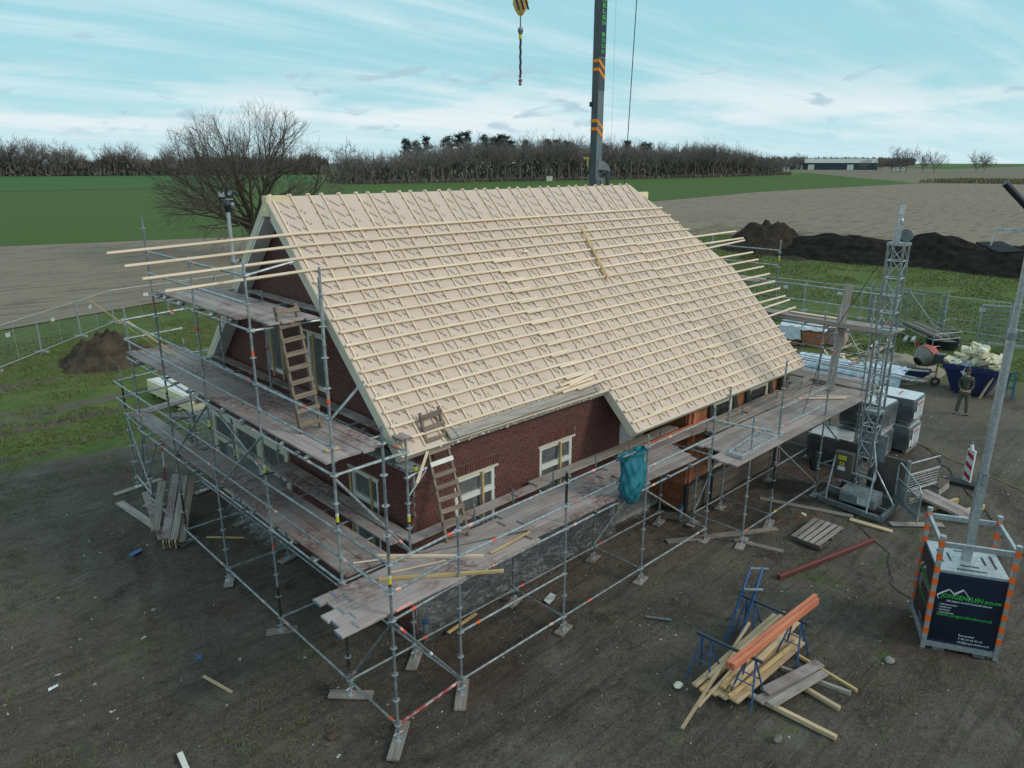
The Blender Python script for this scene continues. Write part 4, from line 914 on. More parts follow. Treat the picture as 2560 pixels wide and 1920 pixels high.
# --- scaffold round the far gable
s4_ = thing('scaffold', 'tall steel scaffold at the far gable, plank deck above the stacked tiles', 'scaffold', (23, 12, 0))
KX, KO = 22.35, 23.75
for x_, y_, zt, bd in ((KX, 9.4, 5.0, (4.4,)), (KO, 9.4, 5.5, ()), (KX, HY0 + .06, 5.5, ()), (KO, 11.8, 6.75, ()), (KO, 14.4, 6.75, ()), (KX, 11.8, 4.5, ()), (KX, 14.4, 6.75, ()), (KO, HY0 + .06, 5.6, (4.5,)), (KO, 17.0, 6.75, ()), (KX, 17.0, 6.0, ())): standard(s4_, x_, y_, zt, sole=(0.4, 0.1), bands=bd, tagz=6.1 if (x_, y_) == (KO, 11.8) else None)
ky = [HY0 + .06, 9.4, 11.8, 14.4, 17.0]
for z_ in (0.335, 2.335, 4.335): run(s4_, 'ledger', KO, ky, z_, 'y'); run(s4_, 'ledger', KX, ky, z_, 'y')
for z_ in (4.835, 5.335): run(s4_, 'guard_rail', KO, ky, z_, 'y')
for z_ in (5.9, 6.4): run(s4_, 'guard_rail', KO, ky[2:], z_, 'y')
run(s4_, 'guard_rail', KO, ky[:3], 3.335, 'y'); run(s4_, 'guard_rail', KX, ky[:3], 3.0, 'y')
for y_ in ky:
    for z_ in (0.335, 2.335, 4.335): transom(s4_, (KX, y_, z_), (KO, y_, z_))
transom(s4_, (KX, 11.8, 5.335), (KO, 11.8, 5.335)); rail(s4_, 'brace', (KO, 9.4, 4.2), (KO, 11.8, 2.4), (), wedge=False); rail(s4_, 'brace', (KO, 8.0, 2.3), (KO, 9.4, 4.3), (), wedge=False)
deck(s4_, 'y', 7.45, 17.6, [22.42, 22.66, 22.90, 23.14, 23.38], 4.43, split=12.2); deck(s4_, 'y', 12.0, 17.5, [22.6, 22.85, 23.1, 23.35], 5.45)
board('loose_board', s4_, (23.35, 9.2, 4.475), (23.35, 11.0, 4.475), 0.18, 0.03, 'fresh_pine')
board('toe_board', s4_, (KX - .05, 7.5, 4.50), (KX - .05, 11.9, 4.50), 0.03, 0.15, 'grey_wood')
pl_ = board('leaning_plank', s4_, (22.15, 8.92, 2.45), (22.95, 9.05, 5.68), 0.235, 0.045, 'cut_pine' if False else 'grey_wood', (-.9, -.42, .2))
# ------------------------------------------------------------------ ladders and things on the scaffold
def ladder(label, b0, b1, t0, t1, n, mat, cat='ladder', rail_w=0.05, rail_t=0.075, white=None, name='wooden_ladder'):
    b0, b1, t0, t1 = map(Vector, (b0, b1, t0, t1)); th = thing(name, label, cat, (b0 + b1) / 2); nrm = (t0 - b0).cross(b1 - b0).normalized()
    for a, c in ((b0, t0), (b1, t1)): board('stile', th, a, c, rail_t, rail_w, mat, (b1 - b0).normalized())
    for i in range(n):
        f = (i + 0.55) / n; a, c = b0.lerp(t0, f), b1.lerp(t1, f); ex = (c - a).normalized() * 0.03
        board('rung', th, a - ex + nrm * 0.05 * (1 if nrm.y < 0 else -1), c + ex + nrm * 0.05 * (1 if nrm.y < 0 else -1), 0.09, 0.03, 'frame_white' if i == white else mat, nrm)
    return th
ladder('weathered wooden ladder leaning on the roof eave from the front deck', (7.54, 9.68, 2.45), (8.0, 9.60, 2.45), (7.74, 10.66, 4.72), (8.20, 10.68, 4.74), 11, 'ladder_wood', white=6)
ladder('weathered wooden ladder between the two upper decks on the gable scaffold', (5.90, 11.85, 4.45), (6.34, 11.90, 4.45), (6.0, 12.64, 6.70), (6.46, 12.76, 6.70), 9, 'ladder_wood')
# aluminium extension ladder lying flat
al = thing('aluminium_ladder', 'aluminium extension ladder lying flat on the plank deck', 'ladder', (16.2, 8.1, 2.5))
for y0, y1 in ((8.24, 8.50), (7.88, 7.96)): board('stile', al, (15.04, y0, 2.55), (17.3, y1, 2.55), 0.03, 0.10, 'galv_bright'); 
for i in range(9):
    f = (i + .6) / 9.3; B().tube((15.04 + f * 2.26, 8.24 + f * .26, 2.56), (15.04 + f * 2.26, 7.88 + f * .08, 2.56), 0.016, 6).build('rung', 'galv_bright', al)
B().box((15.05, 8.05, 2.55), (0.05, 0.36, 0.09), rz(-.02)).build('end_bar', 'galv_bright', al)
# teal refuse sack tied to the guard rail
b = B(); n = 40; prof = [(0.44, 3.44, 0.15), (0.42, 3.37, .14), (0.36, 3.28, 0.13), (0.34, 3.1, .16), (0.37, 2.9, 0.20), (0.355, 2.72, 0.20), (0.31, 2.56, 0.18), (0.24, 2.42, .15), (0.14, 2.30, .10), (0.02, 2.25, .01)]
P0 = prof; prof = [tuple(np.interp(t_, range(len(P0)), [q_[c_] for q_ in P0]) for c_ in range(3)) for t_ in np.linspace(0, len(P0) - 1, 34)]; fz = vnoise(91)
for j, (rx, z_, ry) in enumerate(prof):
    for i in range(n):
        a = 2 * PI * i / n; wv = 1 + 0.05 * math.sin(5 * a + j * .35) + 0.05 * math.sin(9 * a - j * .6) + .30 * (float(fz(np.array([8 + 3.2 * math.cos(a) + j * .25]), np.array([8 + 3.2 * math.sin(a) - j * .4]))[0]) - .5) * (1 if j > 2 else .5)
        b.v.append((11.68 + 0.02 * math.sin(j * .5) - 0.25 * max(0, z_ - 3.3) * (1 - i / n) + rx * wv * math.cos(a), 8.56 + ry * wv * math.sin(a), z_ + 0.03 * math.sin(3 * a + j * .3)))
for j in range(len(prof) - 1):
    for i in range(n): b.f.append((j * n + i, j * n + (i + 1) % n, (j + 1) * n + (i + 1) % n, (j + 1) * n + i)); b.m.append(0)
tag(b.build('refuse_sack', 'bag_blue', smooth=True), 'bulging teal plastic sack tied to the front scaffold guard rail', 'sack')
OFF = 'timber offcuts lying on the scaffold decks'
def stick(label, p0, p1, w_, t_, mat, group=OFF, name='timber_offcut', cat='timber'):
    o = board(name, None, p0, p1, w_, t_, mat); return tag(o, label, cat, group)
stick('long yellow squared timber jutting over the edge of the front deck', (5.88, 9.46, 2.475), (7.60, 8.18, 2.485), 0.06, 0.05, 'yellow_pine')
stick('pale squared batten with chamfered end on the front deck', (6.28, 10.14, 2.475), (7.68, 8.80, 2.475), 0.07, 0.05, 'fresh_pine')
stick('thin pale lath lying crosswise near the deck corner', (5.85, 10.22, 2.475), (6.5, 9.86, 2.475), 0.03, 0.02, 'fresh_pine')
stick('short dark yellow offcut at the corner of the decks', (6.33, 9.93, 2.475), (6.60, 9.66, 2.475), 0.05, 0.03, 'yellow_pine')
stick('thin pale lath on the red-stained deck', (6.16, 9.50, 2.47), (7.10, 9.16, 2.47), 0.025, 0.02, 'fresh_pine')
stick('grey thin plank lying slantwise on the red-stained deck', (6.9, 9.72, 2.47), (8.95, 8.95, 2.495), 0.07, 0.02, 'grey_wood')
stick('orange-brown lath by the outer edge of the front deck', (7.84, 8.80, 2.475), (8.88, 8.84, 2.50), 0.045, 0.025, 'yellow_pine')
stick('sawn-off timber block on the middle gable deck', (5.76, 10.75, 4.475), (6.02, 10.72, 4.475), 0.11, 0.03, 'cut_pine')
stick('pointed thin lath resting on the steel console', (6.98, 9.78, 3.80), (7.55, 10.2, 4.12), 0.05, 0.02, 'fresh_pine')
stick('long thin brown lath sticking out past the end of the gable scaffold', (4.75, 20.2, 6.0), (6.2, 19.5, 4.46), 0.035, 0.02, 'yellow_pine')
stick('short orange-brown plank leaning on the gable guard rail', (5.5, 20.0, 5.38), (6.35, 19.35, 4.47), 0.09, 0.02, 'yellow_pine')
stick('pale lath lying on the right-hand deck', (21.2, 8.9, 2.475), (21.9, 8.15, 2.475), 0.05, 0.03, 'fresh_pine')
stick('pale lath crossing another on the right-hand deck', (20.6, 9.15, 2.475), (21.6, 8.15, 2.51), 0.05, 0.03, 'fresh_pine')
b = B(); b.tube((7.12, 10.0, 3.94), (7.12, 10.0, 4.0), 0.035, 12); tp = thing('tape_measure', 'small fluorescent yellow tub on the steel console by the house corner', 'tub', (7.12, 10.0, 3.935)); b.build('tub', 'yellow_tag', tp); B().tube((7.13, 10.03, 3.995), (7.13, 10.03, 4.02), 0.03, 10).build('lid', 'black_plastic', tp)
# clear sheeting hung over the lower walls
def drape(label, p, wv, zt, zb, slump, nu=46, nv=9):
    b = B(); p0, p1 = Vector(p[0]), Vector(p[1]); nrm = Vector(wv)
    for i in range(nu + 1):
        f = i / nu; base = p0.lerp(p1, f)
        for j in range(nv + 1):
            h = j / nv; out = 0.03 + 0.035 * math.sin(i * 1.9 + j * .4) * h + 0.02 * math.sin(i * 4.3) + slump * max(0, h - 0.72) * (2.4 + .5 * math.sin(i * .8))
            z_ = zt + (zb - zt) * min(h * 1.12, 1.0) + (0.03 * math.sin(i * 2.7) if j == nv else 0); q_ = base + nrm * out; b.v.append((q_.x, q_.y, z_))
    for i in range(nu):
        for j in range(nv): a = i * (nv + 1) + j; b.f.append((a, a + 1, a + nv + 2, a + nv + 1)); b.m.append(0)
    return tag(b.build('plastic_sheet', 'sheeting', smooth=True), label, 'sheet')
drape('clear plastic sheet hung along the foot of the front wall', ((7.35, 10.58, 0), (13.7, 10.58, 0)), (0, -1, 0), 1.35, 0.05, 0.25, nu=120)
drape('clear plastic sheet hung below the gable deck', ((7.25, 15.6, 0), (7.25, 18.9, 0)), (-1, 0, 0), 1.9, 0.05, 0.55, nu=60)
drape('torn plastic sheet hanging at the porch', ((13.2, 10.35, 0), (14.6, 10.15, 0)), (0, -1, 0), 2.2, 0.5, 0.1, nu=30)

# ------------------------------------------------------------------ crane behind the house
cr = thing('crane', 'grey telescopic crane mast with green lettering and orange chevrons behind the roof', 'crane', (26.1, 22.0, 0))
CX, CY = 26.1, 22.0; hs = 0.185; rot = R(-3)
M = rz(rot); CR = Vector((.69, -.724, 0)); CD = Vector((.724, .69, 0))
def cq(a, c, z): return Vector((CX, CY, z)) + M @ Vector((a, c, 0))
def cs_(r, f, z): return Vector((CX, CY, z)) + CR * r + CD * f
b = B(); b.prism([cq(-hs, -hs, 1.0), cq(hs, -hs, 1.0), cq(hs, hs, 1.0), cq(-hs, hs, 1.0)], (0, 0, 11.2)); bm_ = b.build('mast', 'crane_grey', cr)
b = B(); h2 = 0.178; b.prism([cq(-h2, -h2, 12.2), cq(h2, -h2, 12.2), cq(h2, h2, 12.2), cq(-h2, h2, 12.2)], (0, 0, 10)); b.build('inner_mast', 'crane_grey', cr)
b = B(); e = hs + 0.004; b.add([cq(-e, -e, 1), cq(-e, e, 1), cq(-e, e, 22), cq(-e, -e, 22)], [(3, 2, 1, 0)]); b.build('shaded_face', 'crane_dark', cr)  # shade on the mast's left face, painted as a darker sheet
b = B(); e = hs + 0.006; b.add([cq(-e + .04, -e, 12.2), cq(e, -e, 12.2), cq(e, -e, 13.5), cq(-e + .04, -e, 13.5)], [(0, 1, 2, 3)]); b.build('dark_plate', 'crane_dark', cr)
b = B(); b.add([cq(-e + .03, -e - .002, 13.55), cq(e, -e - .002, 13.55), cq(e, -e - .002, 18.6), cq(-e + .03, -e - .002, 18.6)], [(0, 1, 2, 3)]); b.build('name_strip', 'navy', cr)
zz = 13.67
for chs in 'WUOB NELENEGNOJ':
    if chs != ' ':
        b = B(); put_text(b, chs, 0.215, cq(-0.09, -hs - .010, zz), M @ Vector((1, 0, 0)), (0, 0, 1), 0.004, 0.006, width=0.20); b.build('letter', 'print_green', cr)
    zz += 0.222
for z_ in (13.44 - .11, 13.10 - .11, 11.03 - .11, 10.69 - .11):
    e = hs + 0.012; b = B(); b.add([cq(-e, e, z_), cq(-e, -e, z_), cq(-e, -e, z_ + .13), cq(-e, e, z_ + .13)], [(0, 1, 2, 3)])
    b.add([cq(-e, -e, z_), cq(e, -e, z_ - .36), cq(e, -e, z_ - .22), cq(-e, -e, z_ + .13)], [(0, 1, 2, 3)]); b.build('chevron', 'hazard_orange', cr)
b = B(); b.prism([cs_(.10, -.2, 9.32), cs_(.34, -.2, 9.30), cs_(.55, -.2, 9.12), cs_(.66, -.2, 8.92), cs_(.60, -.2, 8.86), cs_(.42, -.2, 8.92), cs_(.06, -.2, 8.93)], CD * .26); b.build('head_bracket', 'crane_light', cr)
b = B(); b.tube(cs_(.55, -.06, 8.98), cs_(.66, -.06, 2.0), 0.10, 10); b.build('lift_cylinder', 'crane_dark', cr)
b = B(); b.tube(cs_(.52, -.06, 8.98), cs_(.56, -.06, 8.2), 0.08, 10); b.build('cylinder_head', 'crane_light', cr)
b = B(); b.bar(cs_(.05, -.30, 8.56), cs_(.36, -.30, 8.50), .05, .09); b.build('link_arm', 'crane_light', cr)
b = B(); b.bar(cs_(.34, -.30, 8.50), cs_(.24, -.30, 8.05), .05, .06); b.build('link_arm', 'crane_light', cr)
b = B(); b.tube(cs_(.1, -.34, 8.54), cs_(.1, -.28, 8.54), .09, 12); b.build('pivot', 'galv_dull', cr)
b = B(); b.box(cs_(-.42, 0, 9.42), (.26, .08, .09), frame(CR)); b.build('light_bar', 'hazard_yellow', cr); b = B(); b.box(cs_(-.36, 0, 9.22), (.07, .06, .3), frame(CR)); b.build('light_bracket', 'hazard_yellow', cr)
b = B(); b.box(cs_(-.31, 0, 11.66), (.1, .1, .2), frame(CR)); b.build('sensor', 'black_plastic', cr); b = B(); b.tube(cs_(-.2, 0, 8.58), cs_(-.5, 0, 8.58), .02, 6); b.build('sensor_arm', 'galv_dull', cr)
b = B(); b.box((CX, CY, 0.75), (7.2, 2.4, 0.35), rz(R(10))); b.tube((CX, CY, .9), (CX, CY, 1.2), .9, 16); 
for dx in (-2.6, 2.6):
    for dy in (-1.2, 1.2): b.tube((CX + dx, CY + dy, 0.0), (CX + dx, CY + dy, .7), .09, 8); b.box((CX + dx, CY + dy, 0.03), (.5, .5, .06))
b.build('carrier', 'crane_dark', cr)
b = B(); b.bar(cq(0, 0, 21.9), (12.2, 12.5, 24.4), .28, .34); b.build('jib', 'crane_dark', cr)
b = B(); b.tube((12.2, 12.5, 24.3), (12.16, 12.5, 12.75), 0.012, 6); b.tube((12.3, 12.55, 24.3), (12.22, 12.52, 12.75), 0.012, 6); b.build('hoist_rope', 'rope', cr)
B().tube(cs_(1.12, -.3, 0.7), cs_(1.55, -.3, 20), 0.020, 6).build('guy_rope', 'rope', cr); B().tube(cs_(.66, -.1, 5), cs_(.60, -.1, 21), 0.005, 4).build('load_line', 'rope', cr)
hk = B(); HX_, HYk = 12.16, 12.5
b = B(); b.lathe((HX_, HYk, 12.52), [(0.0, .24), (0.10, .22), (.165, .10), (.17, .0), (.12, -.12), (.05, -.22), (0.0, -.23)], 16, Matrix.Scale(0.55, 3, Vector((1, 1, 0)).normalized())); hb_ = b.build('hook_block', 'hazard_yellow', cr, smooth=True)
b = B(); dvec = Vector((-.72, -.69, 0)); rgt = Vector((.69, -.72, 0))
for k in range(3):
    x0 = -.14 + .10 * k; c_ = Vector((HX_, HYk, 12.52)) + dvec * .105
    b.add([c_ + rgt * x0 + V3(0, 0, .16), c_ + rgt * (x0 + .045) + V3(0, 0, .16), c_ + rgt * (x0 + .135) - V3(0, 0, .13), c_ + rgt * (x0 + .09) - V3(0, 0, .13)], [(0, 1, 2, 3)])
b.build('hazard_stripe', 'black_plastic', hb_)
b = B(); z_ = 12.29
for k in range(5): b.box((HX_, HYk, z_), (.03 if k % 2 else .012, .012 if k % 2 else .03, .055)); z_ -= .05
b.lathe((HX_, HYk, 12.0), [(0.045, .06), (.065, .0), (.04, -.07), (.03, -.05), (.05, 0), (.035, .05)], 8); b.build('hook', 'galv_dull', cr)
b = B(); b.box((HX_, HYk, 11.88), (.05, .05, .09)); b.build('swivel', 'yellow_tag', cr)
b = B(); z_ = 11.82
k = 0
while z_ > 11.02: b.box((HX_ + .008 * math.sin(k), HYk, z_), (.045 if k % 2 else .025, .025 if k % 2 else .045, .035)); z_ -= .032; k += 1
b.build('sling_chain', 'rope', cr)
b = B(); b.lathe((HX_, HYk, 10.99), [(0, .04), (.04, .02), (.045, -.02), (0, -.05)], 8); b.build('sling_hook', 'red_paint', cr); b = B(); b.lathe((HX_ - .005, HYk, 10.93), [(0.02, .03), (.035, 0), (.02, -.05), (.012, -.03), (.024, 0), (.014, .025)], 8); b.build('sling_ring', 'galv_dull', cr)

# ------------------------------------------------------------------ lighting / camera masts
def mast_head(th, x, y, z, ang):
    Mh = rz(ang)
    def q(a, c, h): return Vector((x, y, z)) + Mh @ Vector((a, c, h))
    b = B(); b.lathe((x, y, z - .24), [(.05, -.08), (.08, 0), (.12, .14), (.10, .24), (.0, .26)], 10); b.build('head_housing', 'lamp_black', th)
    for k, (a, c, h, yaw) in enumerate(((-.12, -.05, .18, .5), (.13, .02, .22, -.5))):
        lb = B(); T_ = Mh @ rz(yaw) @ Matrix.Rotation(-.5, 3, 'X'); lb.box(q(a, c, h), (.22, .08, .18), T_); lo = lb.build('floodlight', 'lamp_black', th)
        B().box(q(a, c, h) + T_ @ Vector((0, -.048, 0)), (.16, .006, .11), T_).build('lens', 'lamp_lens', lo)
        B().box(q(a, c, h) + T_ @ Vector((-.06, -.04, .085)), (.022, .015, .022), T_).box(q(a, c, h) + T_ @ Vector((.06, -.04, .085)), (.022, .015, .022), T_).build('led', 'print_white', lo)
    b = B(); b.box(q(0.02, 0, .08), (.34, .05, .04), Mh); b.lathe(q(.2, -.1, -.06), [(0, .06), (.05, .04), (.052, -.02), (.035, -.06), (0, -.07)], 10); b.build('camera_bracket', 'galv_bright', th)
def light_mast(label, x, y, ang, full):
    th = thing('light_mast', label, 'light tower', (x, y, 0)); Mb = rz(ang); hw = 0.625
    def q(a, c, h): return Vector((x, y, h)) + Mb @ Vector((a, c, 0)) if True else None
    bh, ph = 1.60, 2.42
    b = B(); b.box(q(0, 0, .12 + bh / 2), (2 * hw - .02, 2 * hw - .02, bh - .05), Mb); b.build('cabinet', 'navy', th)
    for sx in (-1, 1):
        for sy in (-1, 1):
            pst = B().box(q(sx * hw, sy * hw, ph / 2), (.08, .08, ph), Mb).build('post', 'galv_bright', th); k = 0; z_ = .35
            while z_ < ph - .1:
                B().box(q(sx * hw, sy * hw, z_ + .07), (.086, .086, .14), Mb).build('reflective_band', 'pole_orange', pst); z_ += .27
            B().tube(q(sx * hw, sy * hw, ph), q(sx * hw, sy * hw, ph + .06), .055, 10).build('post_cap', 'galv_bright', pst)
    for z_, nm in ((ph - .12, 'top_rail'), (.12, 'bottom_rail')):
        b = B()
        for s_ in (-1, 1): b.box(q(s_ * hw, 0, z_), (.06, 2 * hw - .09, .1), Mb); b.box(q(0, s_ * hw, z_), (2 * hw - .09, .06, .1), Mb)
        b.build(nm, 'galv_bright', th)
    b = B(); b.box(q(0, 0, .12 + bh), (2 * hw - .05, 2 * hw - .05, .05), Mb); b.build('lid', 'galv_bright', th)
    b = B()
    for s_ in (.30, .46):
        for i in range(4):
            an = i * PI / 2; d_ = Mb @ rz(an) @ Vector((0, -s_, 0)); b.box(Vector((x, y, .12 + bh + .027)) + d_, (s_ * 1.1, .045, .004), Mb @ rz(an))
    b.build('vent_slot', 'black_plastic', th)
    b = B()
    for s_ in (-.35, .35): b.box(q(s_, 0, .045), (.2, 1.3, .09), Mb)
    b.build('fork_pocket', 'galv_dull', th)
    b = B(); b.box(q(.0, 0, 2.6), (.15, .15, 2.0), Mb); b.build('mast_base', 'galv_bright', th)
    b = B(); b.tube(q(0, 0, 3.4), q(0, 0, 6.4), .075, 12); b.build('mast_tube', 'galv_bright', th)
    b = B(); b.tube(q(0, 0, 6.3), q(0, 0, 8.0), .055, 12); b.build('mast_tube', 'galv_bright', th)
    B().tube(q(0, 0, 3.35), q(0, 0, 3.6), .09, 12).build('clamp', 'galv_dull', th); B().tube(q(0, 0, 6.2), q(0, 0, 6.34), .085, 12).build('clamp', 'galv_dull', th); B().bar(q(.07, -.05, 2.05), q(.24, -.1, 2.05), .06, .06).build('winch', 'galv_dull', th)
    pr_ = B(); cam_ = B().bar(q(0, 0, 6.35), q(.28, .02, 6.38), .03, .03).build('camera_arm', 'galv_bright', th); B().box(q(.33, .02, 6.36), (.16, .08, .08), Mb @ rz(.4)).build('camera', 'lamp_black', cam_)
    for face, ang2, txt in (('front', 0, True), ('side', -PI / 2, True)):
        Mf = Mb @ rz(ang2); xd = Mf @ Vector((1, 0, 0)); n_ = Mf @ Vector((0, -1, 0)); c_ = Vector((x, y, .12)) + n_ * (hw - .004); wv = 2 * (hw - .05)
        b = B(); b.box(c_ + V3(0, 0, .12 + (bh - .22) / 2), (wv, .012, bh - .22), Mf); pn = b.build('sign_panel', 'navy_print', th)
        o_ = lambda u, v_: c_ + n_ * .009 + xd * (u - wv / 2) + V3(0, 0, v_)
        ZU = (0, 0, 1)
        t_ = B(); put_text(t_, 'JONGENELEN', .13, o_(.10, 1.06), xd, ZU, .001, .0015, width=.72); put_text(t_, 'BOUW', .085, o_(.84, 1.06), xd, ZU, .001, .002, width=.28); put_text(t_, 'www.jongenelenbouw.nl', .10, o_(.08, .66), xd, ZU, .001, .0, width=.94); t_.build('lettering', 'print_green', pn)
        t_ = B(); put_text(t_, 'VEELZIJDIG IN PARTICULIERE BOUW', .05, o_(.20, .985), xd, ZU, .001, .0008, width=.78)
        for i, s_ in enumerate(('- dakrenovatie', '- aanbouw', '- kozijnen', '- nieuwbouw')): put_text(t_, s_, .055, o_(.08, .90 - .06 * i), xd, ZU, .001, .0005)
        for i, s_ in enumerate(('Roosendaal', 'T 06 24 69 93 32', 'info@jongenelenbouw.nl')): put_text(t_, s_, .058, o_(.52, .27 - .075 * i), xd, ZU, .001, .0005, width=(.26, .42, .54)[i])
        for u0, v0, u1, v1, th_ in ((.03, 1.10, .22, 1.25, .03), (.22, 1.25, .32, 1.16, .02), (.30, 1.15, .46, 1.28, .035), (.46, 1.28, .60, 1.10, .012), (.03, 1.10, .07, 1.02, .012)):
            d_ = Vector((u1 - u0, v1 - v0)).normalized(); pp = Vector((-d_.y, d_.x)) * th_ / 2
            t_.add([o_(u0 + pp.x, v0 + pp.y) + n_ * .001, o_(u1 + pp.x, v1 + pp.y) + n_ * .001, o_(u1 - pp.x, v1 - pp.y) + n_ * .001, o_(u0 - pp.x, v0 - pp.y) + n_ * .001], [(0, 1, 2, 3)])
        t_.build('lettering', 'print_white', pn)
    return th
lm = light_mast('navy cabinet with green lettering and orange-banded posts carrying a tall galvanised mast', 15.34, 3.08, math.atan2(2.21 - 3.26, 15.04 - 14.49), True)
# head of the near mast: floodlights, tube camera and small solar panel
mast_head(lm, 15.34 + .0, 3.08, 8.3, R(-45))
b = B(); b.tube((15.0, 3.55, 8.92), (15.30, 3.15, 8.45), .06, 10); b.build('tube_light', 'lamp_black', lm)
b = B(); b.bar((15.34, 3.1, 8.12), (15.06, 3.55, 8.14), .05, .05); b.tube((15.06, 3.55, 8.12), (15.03, 3.6, 7.85), .015, 6); b.build('panel_arm', 'galv_bright', lm)
b = B(); b.box((15.13, 3.48, 7.83), (.55, .5, .03), rz(R(-30)) @ Matrix.Rotation(.25, 3, 'X')); b.build('solar_panel', 'solar', lm)
lm2 = light_mast('far light tower mast with two black floodlights rising beside the big bare tree', 9.30, 22.1, R(20), False)
mast_head(lm2, 9.30, 22.1, 8.12, R(-45))

# ------------------------------------------------------------------ material hoist
hq = thing('material_hoist', 'galvanised lattice-mast material hoist with two wheels and platform', 'hoist', (20.3, 6.9, 0))
hx, hy = 20.62, 7.0; a_ = 0.19
b = B()
for sx, sy in ((-1, -1), (1, -1), (-1, 1), (1, 1)): b.tube((hx + sx * a_, hy + sy * a_, .25), (hx + sx * a_, hy + sy * a_, 7.25), .034, 8)
b.build('mast_chord', 'galv_dull', hq)
z_ = 0.35; k = 0
while z_ < 7.2:
    b = B(); cs = [(-1, -1), (1, -1), (1, 1), (-1, 1)]
    for i in range(4):
        p0 = (hx + cs[i][0] * a_, hy + cs[i][1] * a_, z_); j = (i + 1) % 4; p1 = (hx + cs[j][0] * a_, hy + cs[j][1] * a_, z_); b.tube(p0, p1, .016, 6)
        if z_ < 6.8:
            q0, q1 = (p0, (p1[0], p1[1], z_ + .46)) if k % 2 else (p1, (p0[0], p0[1], z_ + .46)); b.tube(q0, q1, .011, 5)
    b.build('mast_lacing', 'galv_bright', hq); z_ += .46; k += 1
for z_ in (2.6, 4.9, 7.22): B().box((hx, hy, z_), (.46, .46, .07)).build('mast_joint', 'galv', hq)
b = B(); b.box((hx - .08, hy + .05, 7.45), (.06, .16, .5)); b.tube((hx - .08, hy + .05, 7.6), (hx - .02, hy + .04, 7.95), .05, 8); b.tube((hx - .04, hy + .05, 7.95), (hx + .03, hy + .04, 8.2), .06, 8); b.lathe((hx - .02, hy + .03, 7.78), [(.03, .1), (.075, .04), (.075, -.04), (.03, -.1)], 8); b.build('head_pulley', 'galv_bright', hq)
b = B(); b.lathe((hx + .16, hy - .1, 7.44), [(0, -.02), (.17, -.02), (.17, .02), (0, .02)], 14, Matrix.Rotation(R(80), 3, 'Y')); b.build('rope_sheave', 'galv_dull', hq)
b = B(); fr_ = [(19.32, 5.98, .1), (19.44, 7.72, .1), (21.0, 7.75, .1), (20.6, 5.98, .1)]
for i in range(4): b.bar(fr_[i], fr_[(i + 1) % 4], .1, .14)
b.bar((19.9, 6.0, .1), (20.1, 7.7, .1), .09, .12); b.build('base_frame', 'galv_dull', hq)
b = B(); b.path([(19.36, 7.5, .15), (19.45, 7.52, .5), (19.75, 7.55, 1.15), (19.8, 7.55, 1.35)], .026); b.path([(19.28, 6.35, .15), (19.40, 6.37, .5), (19.7, 6.42, 1.15), (19.75, 6.42, 1.35)], .026); b.tube((19.5, 7.53, .55), (19.46, 6.37, .5), .02, 6); b.tube((20.3, 8.3, .78), (20.1, 6.6, .82), .04, 8); b.tube((20.25, 8.1, .8), (20.55, 7.1, 1.35), .024, 6); b.tube((19.75, 6.42, 1.33), (20.5, 6.85, 1.9), .022, 6); b.tube((20.55, 6.7, 1.0), (20.3, 6.0, .15), .022, 6); b.build('tow_frame', 'galv', hq)
for (wx, wy) in ((20.42, 8.33), (20.5, 6.72)):
    Mw = rz(R(8)) @ Matrix.Rotation(R(90), 3, 'X')
    t_ = B().lathe((wx, wy, .74), [(.17, -.085), (.26, -.09), (.295, -.05), (.295, .05), (.26, .09), (.17, .085)], 22, Mw).build('wheel', 'tyre', hq, smooth=True)
    B().lathe((wx, wy, .74), [(.0, -.03), (.05, -.035), (.12, -.02), (.16, -.06), (.175, -.075), (.175, .075), (.16, .06), (.12, .02), (0, .03)], 16, Mw).build('rim', 'galv_bright', t_)
b = B(); b.box((20.15, 7.42, 1.0), (.22, .5, .75), rz(.08)); cb_ = b.build('control_box', 'box_brown', hq)
for nm, mt, yy, zz_, s_ in (('label', 'yellow_tag', 7.44, 1.24, (.24, .13)), ('label', 'yellow_tag', 7.43, 1.06, (.12, .1)), ('label', 'print_white', 7.43, .92, (.2, .12)), ('emergency_stop', 'red_paint', 7.43, 1.07, (.05, .05))): B().box((20.03 - (.012 if nm == 'emergency_stop' else .006), yy, zz_), (.01, s_[0], s_[1]), rz(.08)).build(nm, mt, cb_)
b = B(); b.prism([(19.55, 6.25, .18), (19.55, 6.25, .42), (19.62, 6.25, .52), (20.05, 6.25, .56), (20.1, 6.25, .18)], (0, .95, 0)); dr_ = b.build('winch_cover', 'galv_dull', hq)
B().box((19.545, 6.55, .36), (.006, .34, .26)).build('label', 'print_white', dr_)
t_ = B()
for i in range(2):
    for j in range(2): t_.lathe((19.539, 6.46 + .16 * i, .42 - .09 * j), [(.030, -.001), (.038, -.001), (.038, .001), (.030, .001)], 12, Matrix.Rotation(R(90), 3, 'Y'))
t_.build('warning_symbol', 'print_red', dr_)
b = B(); b.box((20.85, 6.35, .75), (.05, .75, 1.15)); b.box((20.87, 7.6, .85), (.05, .62, 1.2)); b.build('platform_board', 'maroon_wood' if False else 'box_brown', hq)
b = B(); b.box((20.86, 5.95, .75), (.08, .09, 1.2)); b.box((20.86, 6.75, .75), (.06, .06, 1.2)); b.box((20.84, 6.95, 1.5), (.06, .75, .8)); b.build('carriage', 'galv_dull', hq)
gt = [(20.75, 6.15, .18), (19.68, 5.2, .18), (19.72, 5.22, .98), (19.82, 5.32, 1.12), (20.7, 6.1, 1.28), (20.76, 6.17, 1.2)]
b = B(); b.path(gt + [gt[0]], .026); b.tube((20.75, 6.15, .82), (19.70, 5.21, .82), .02, 6); gate_ = b.build('ramp_gate', 'galv', hq)
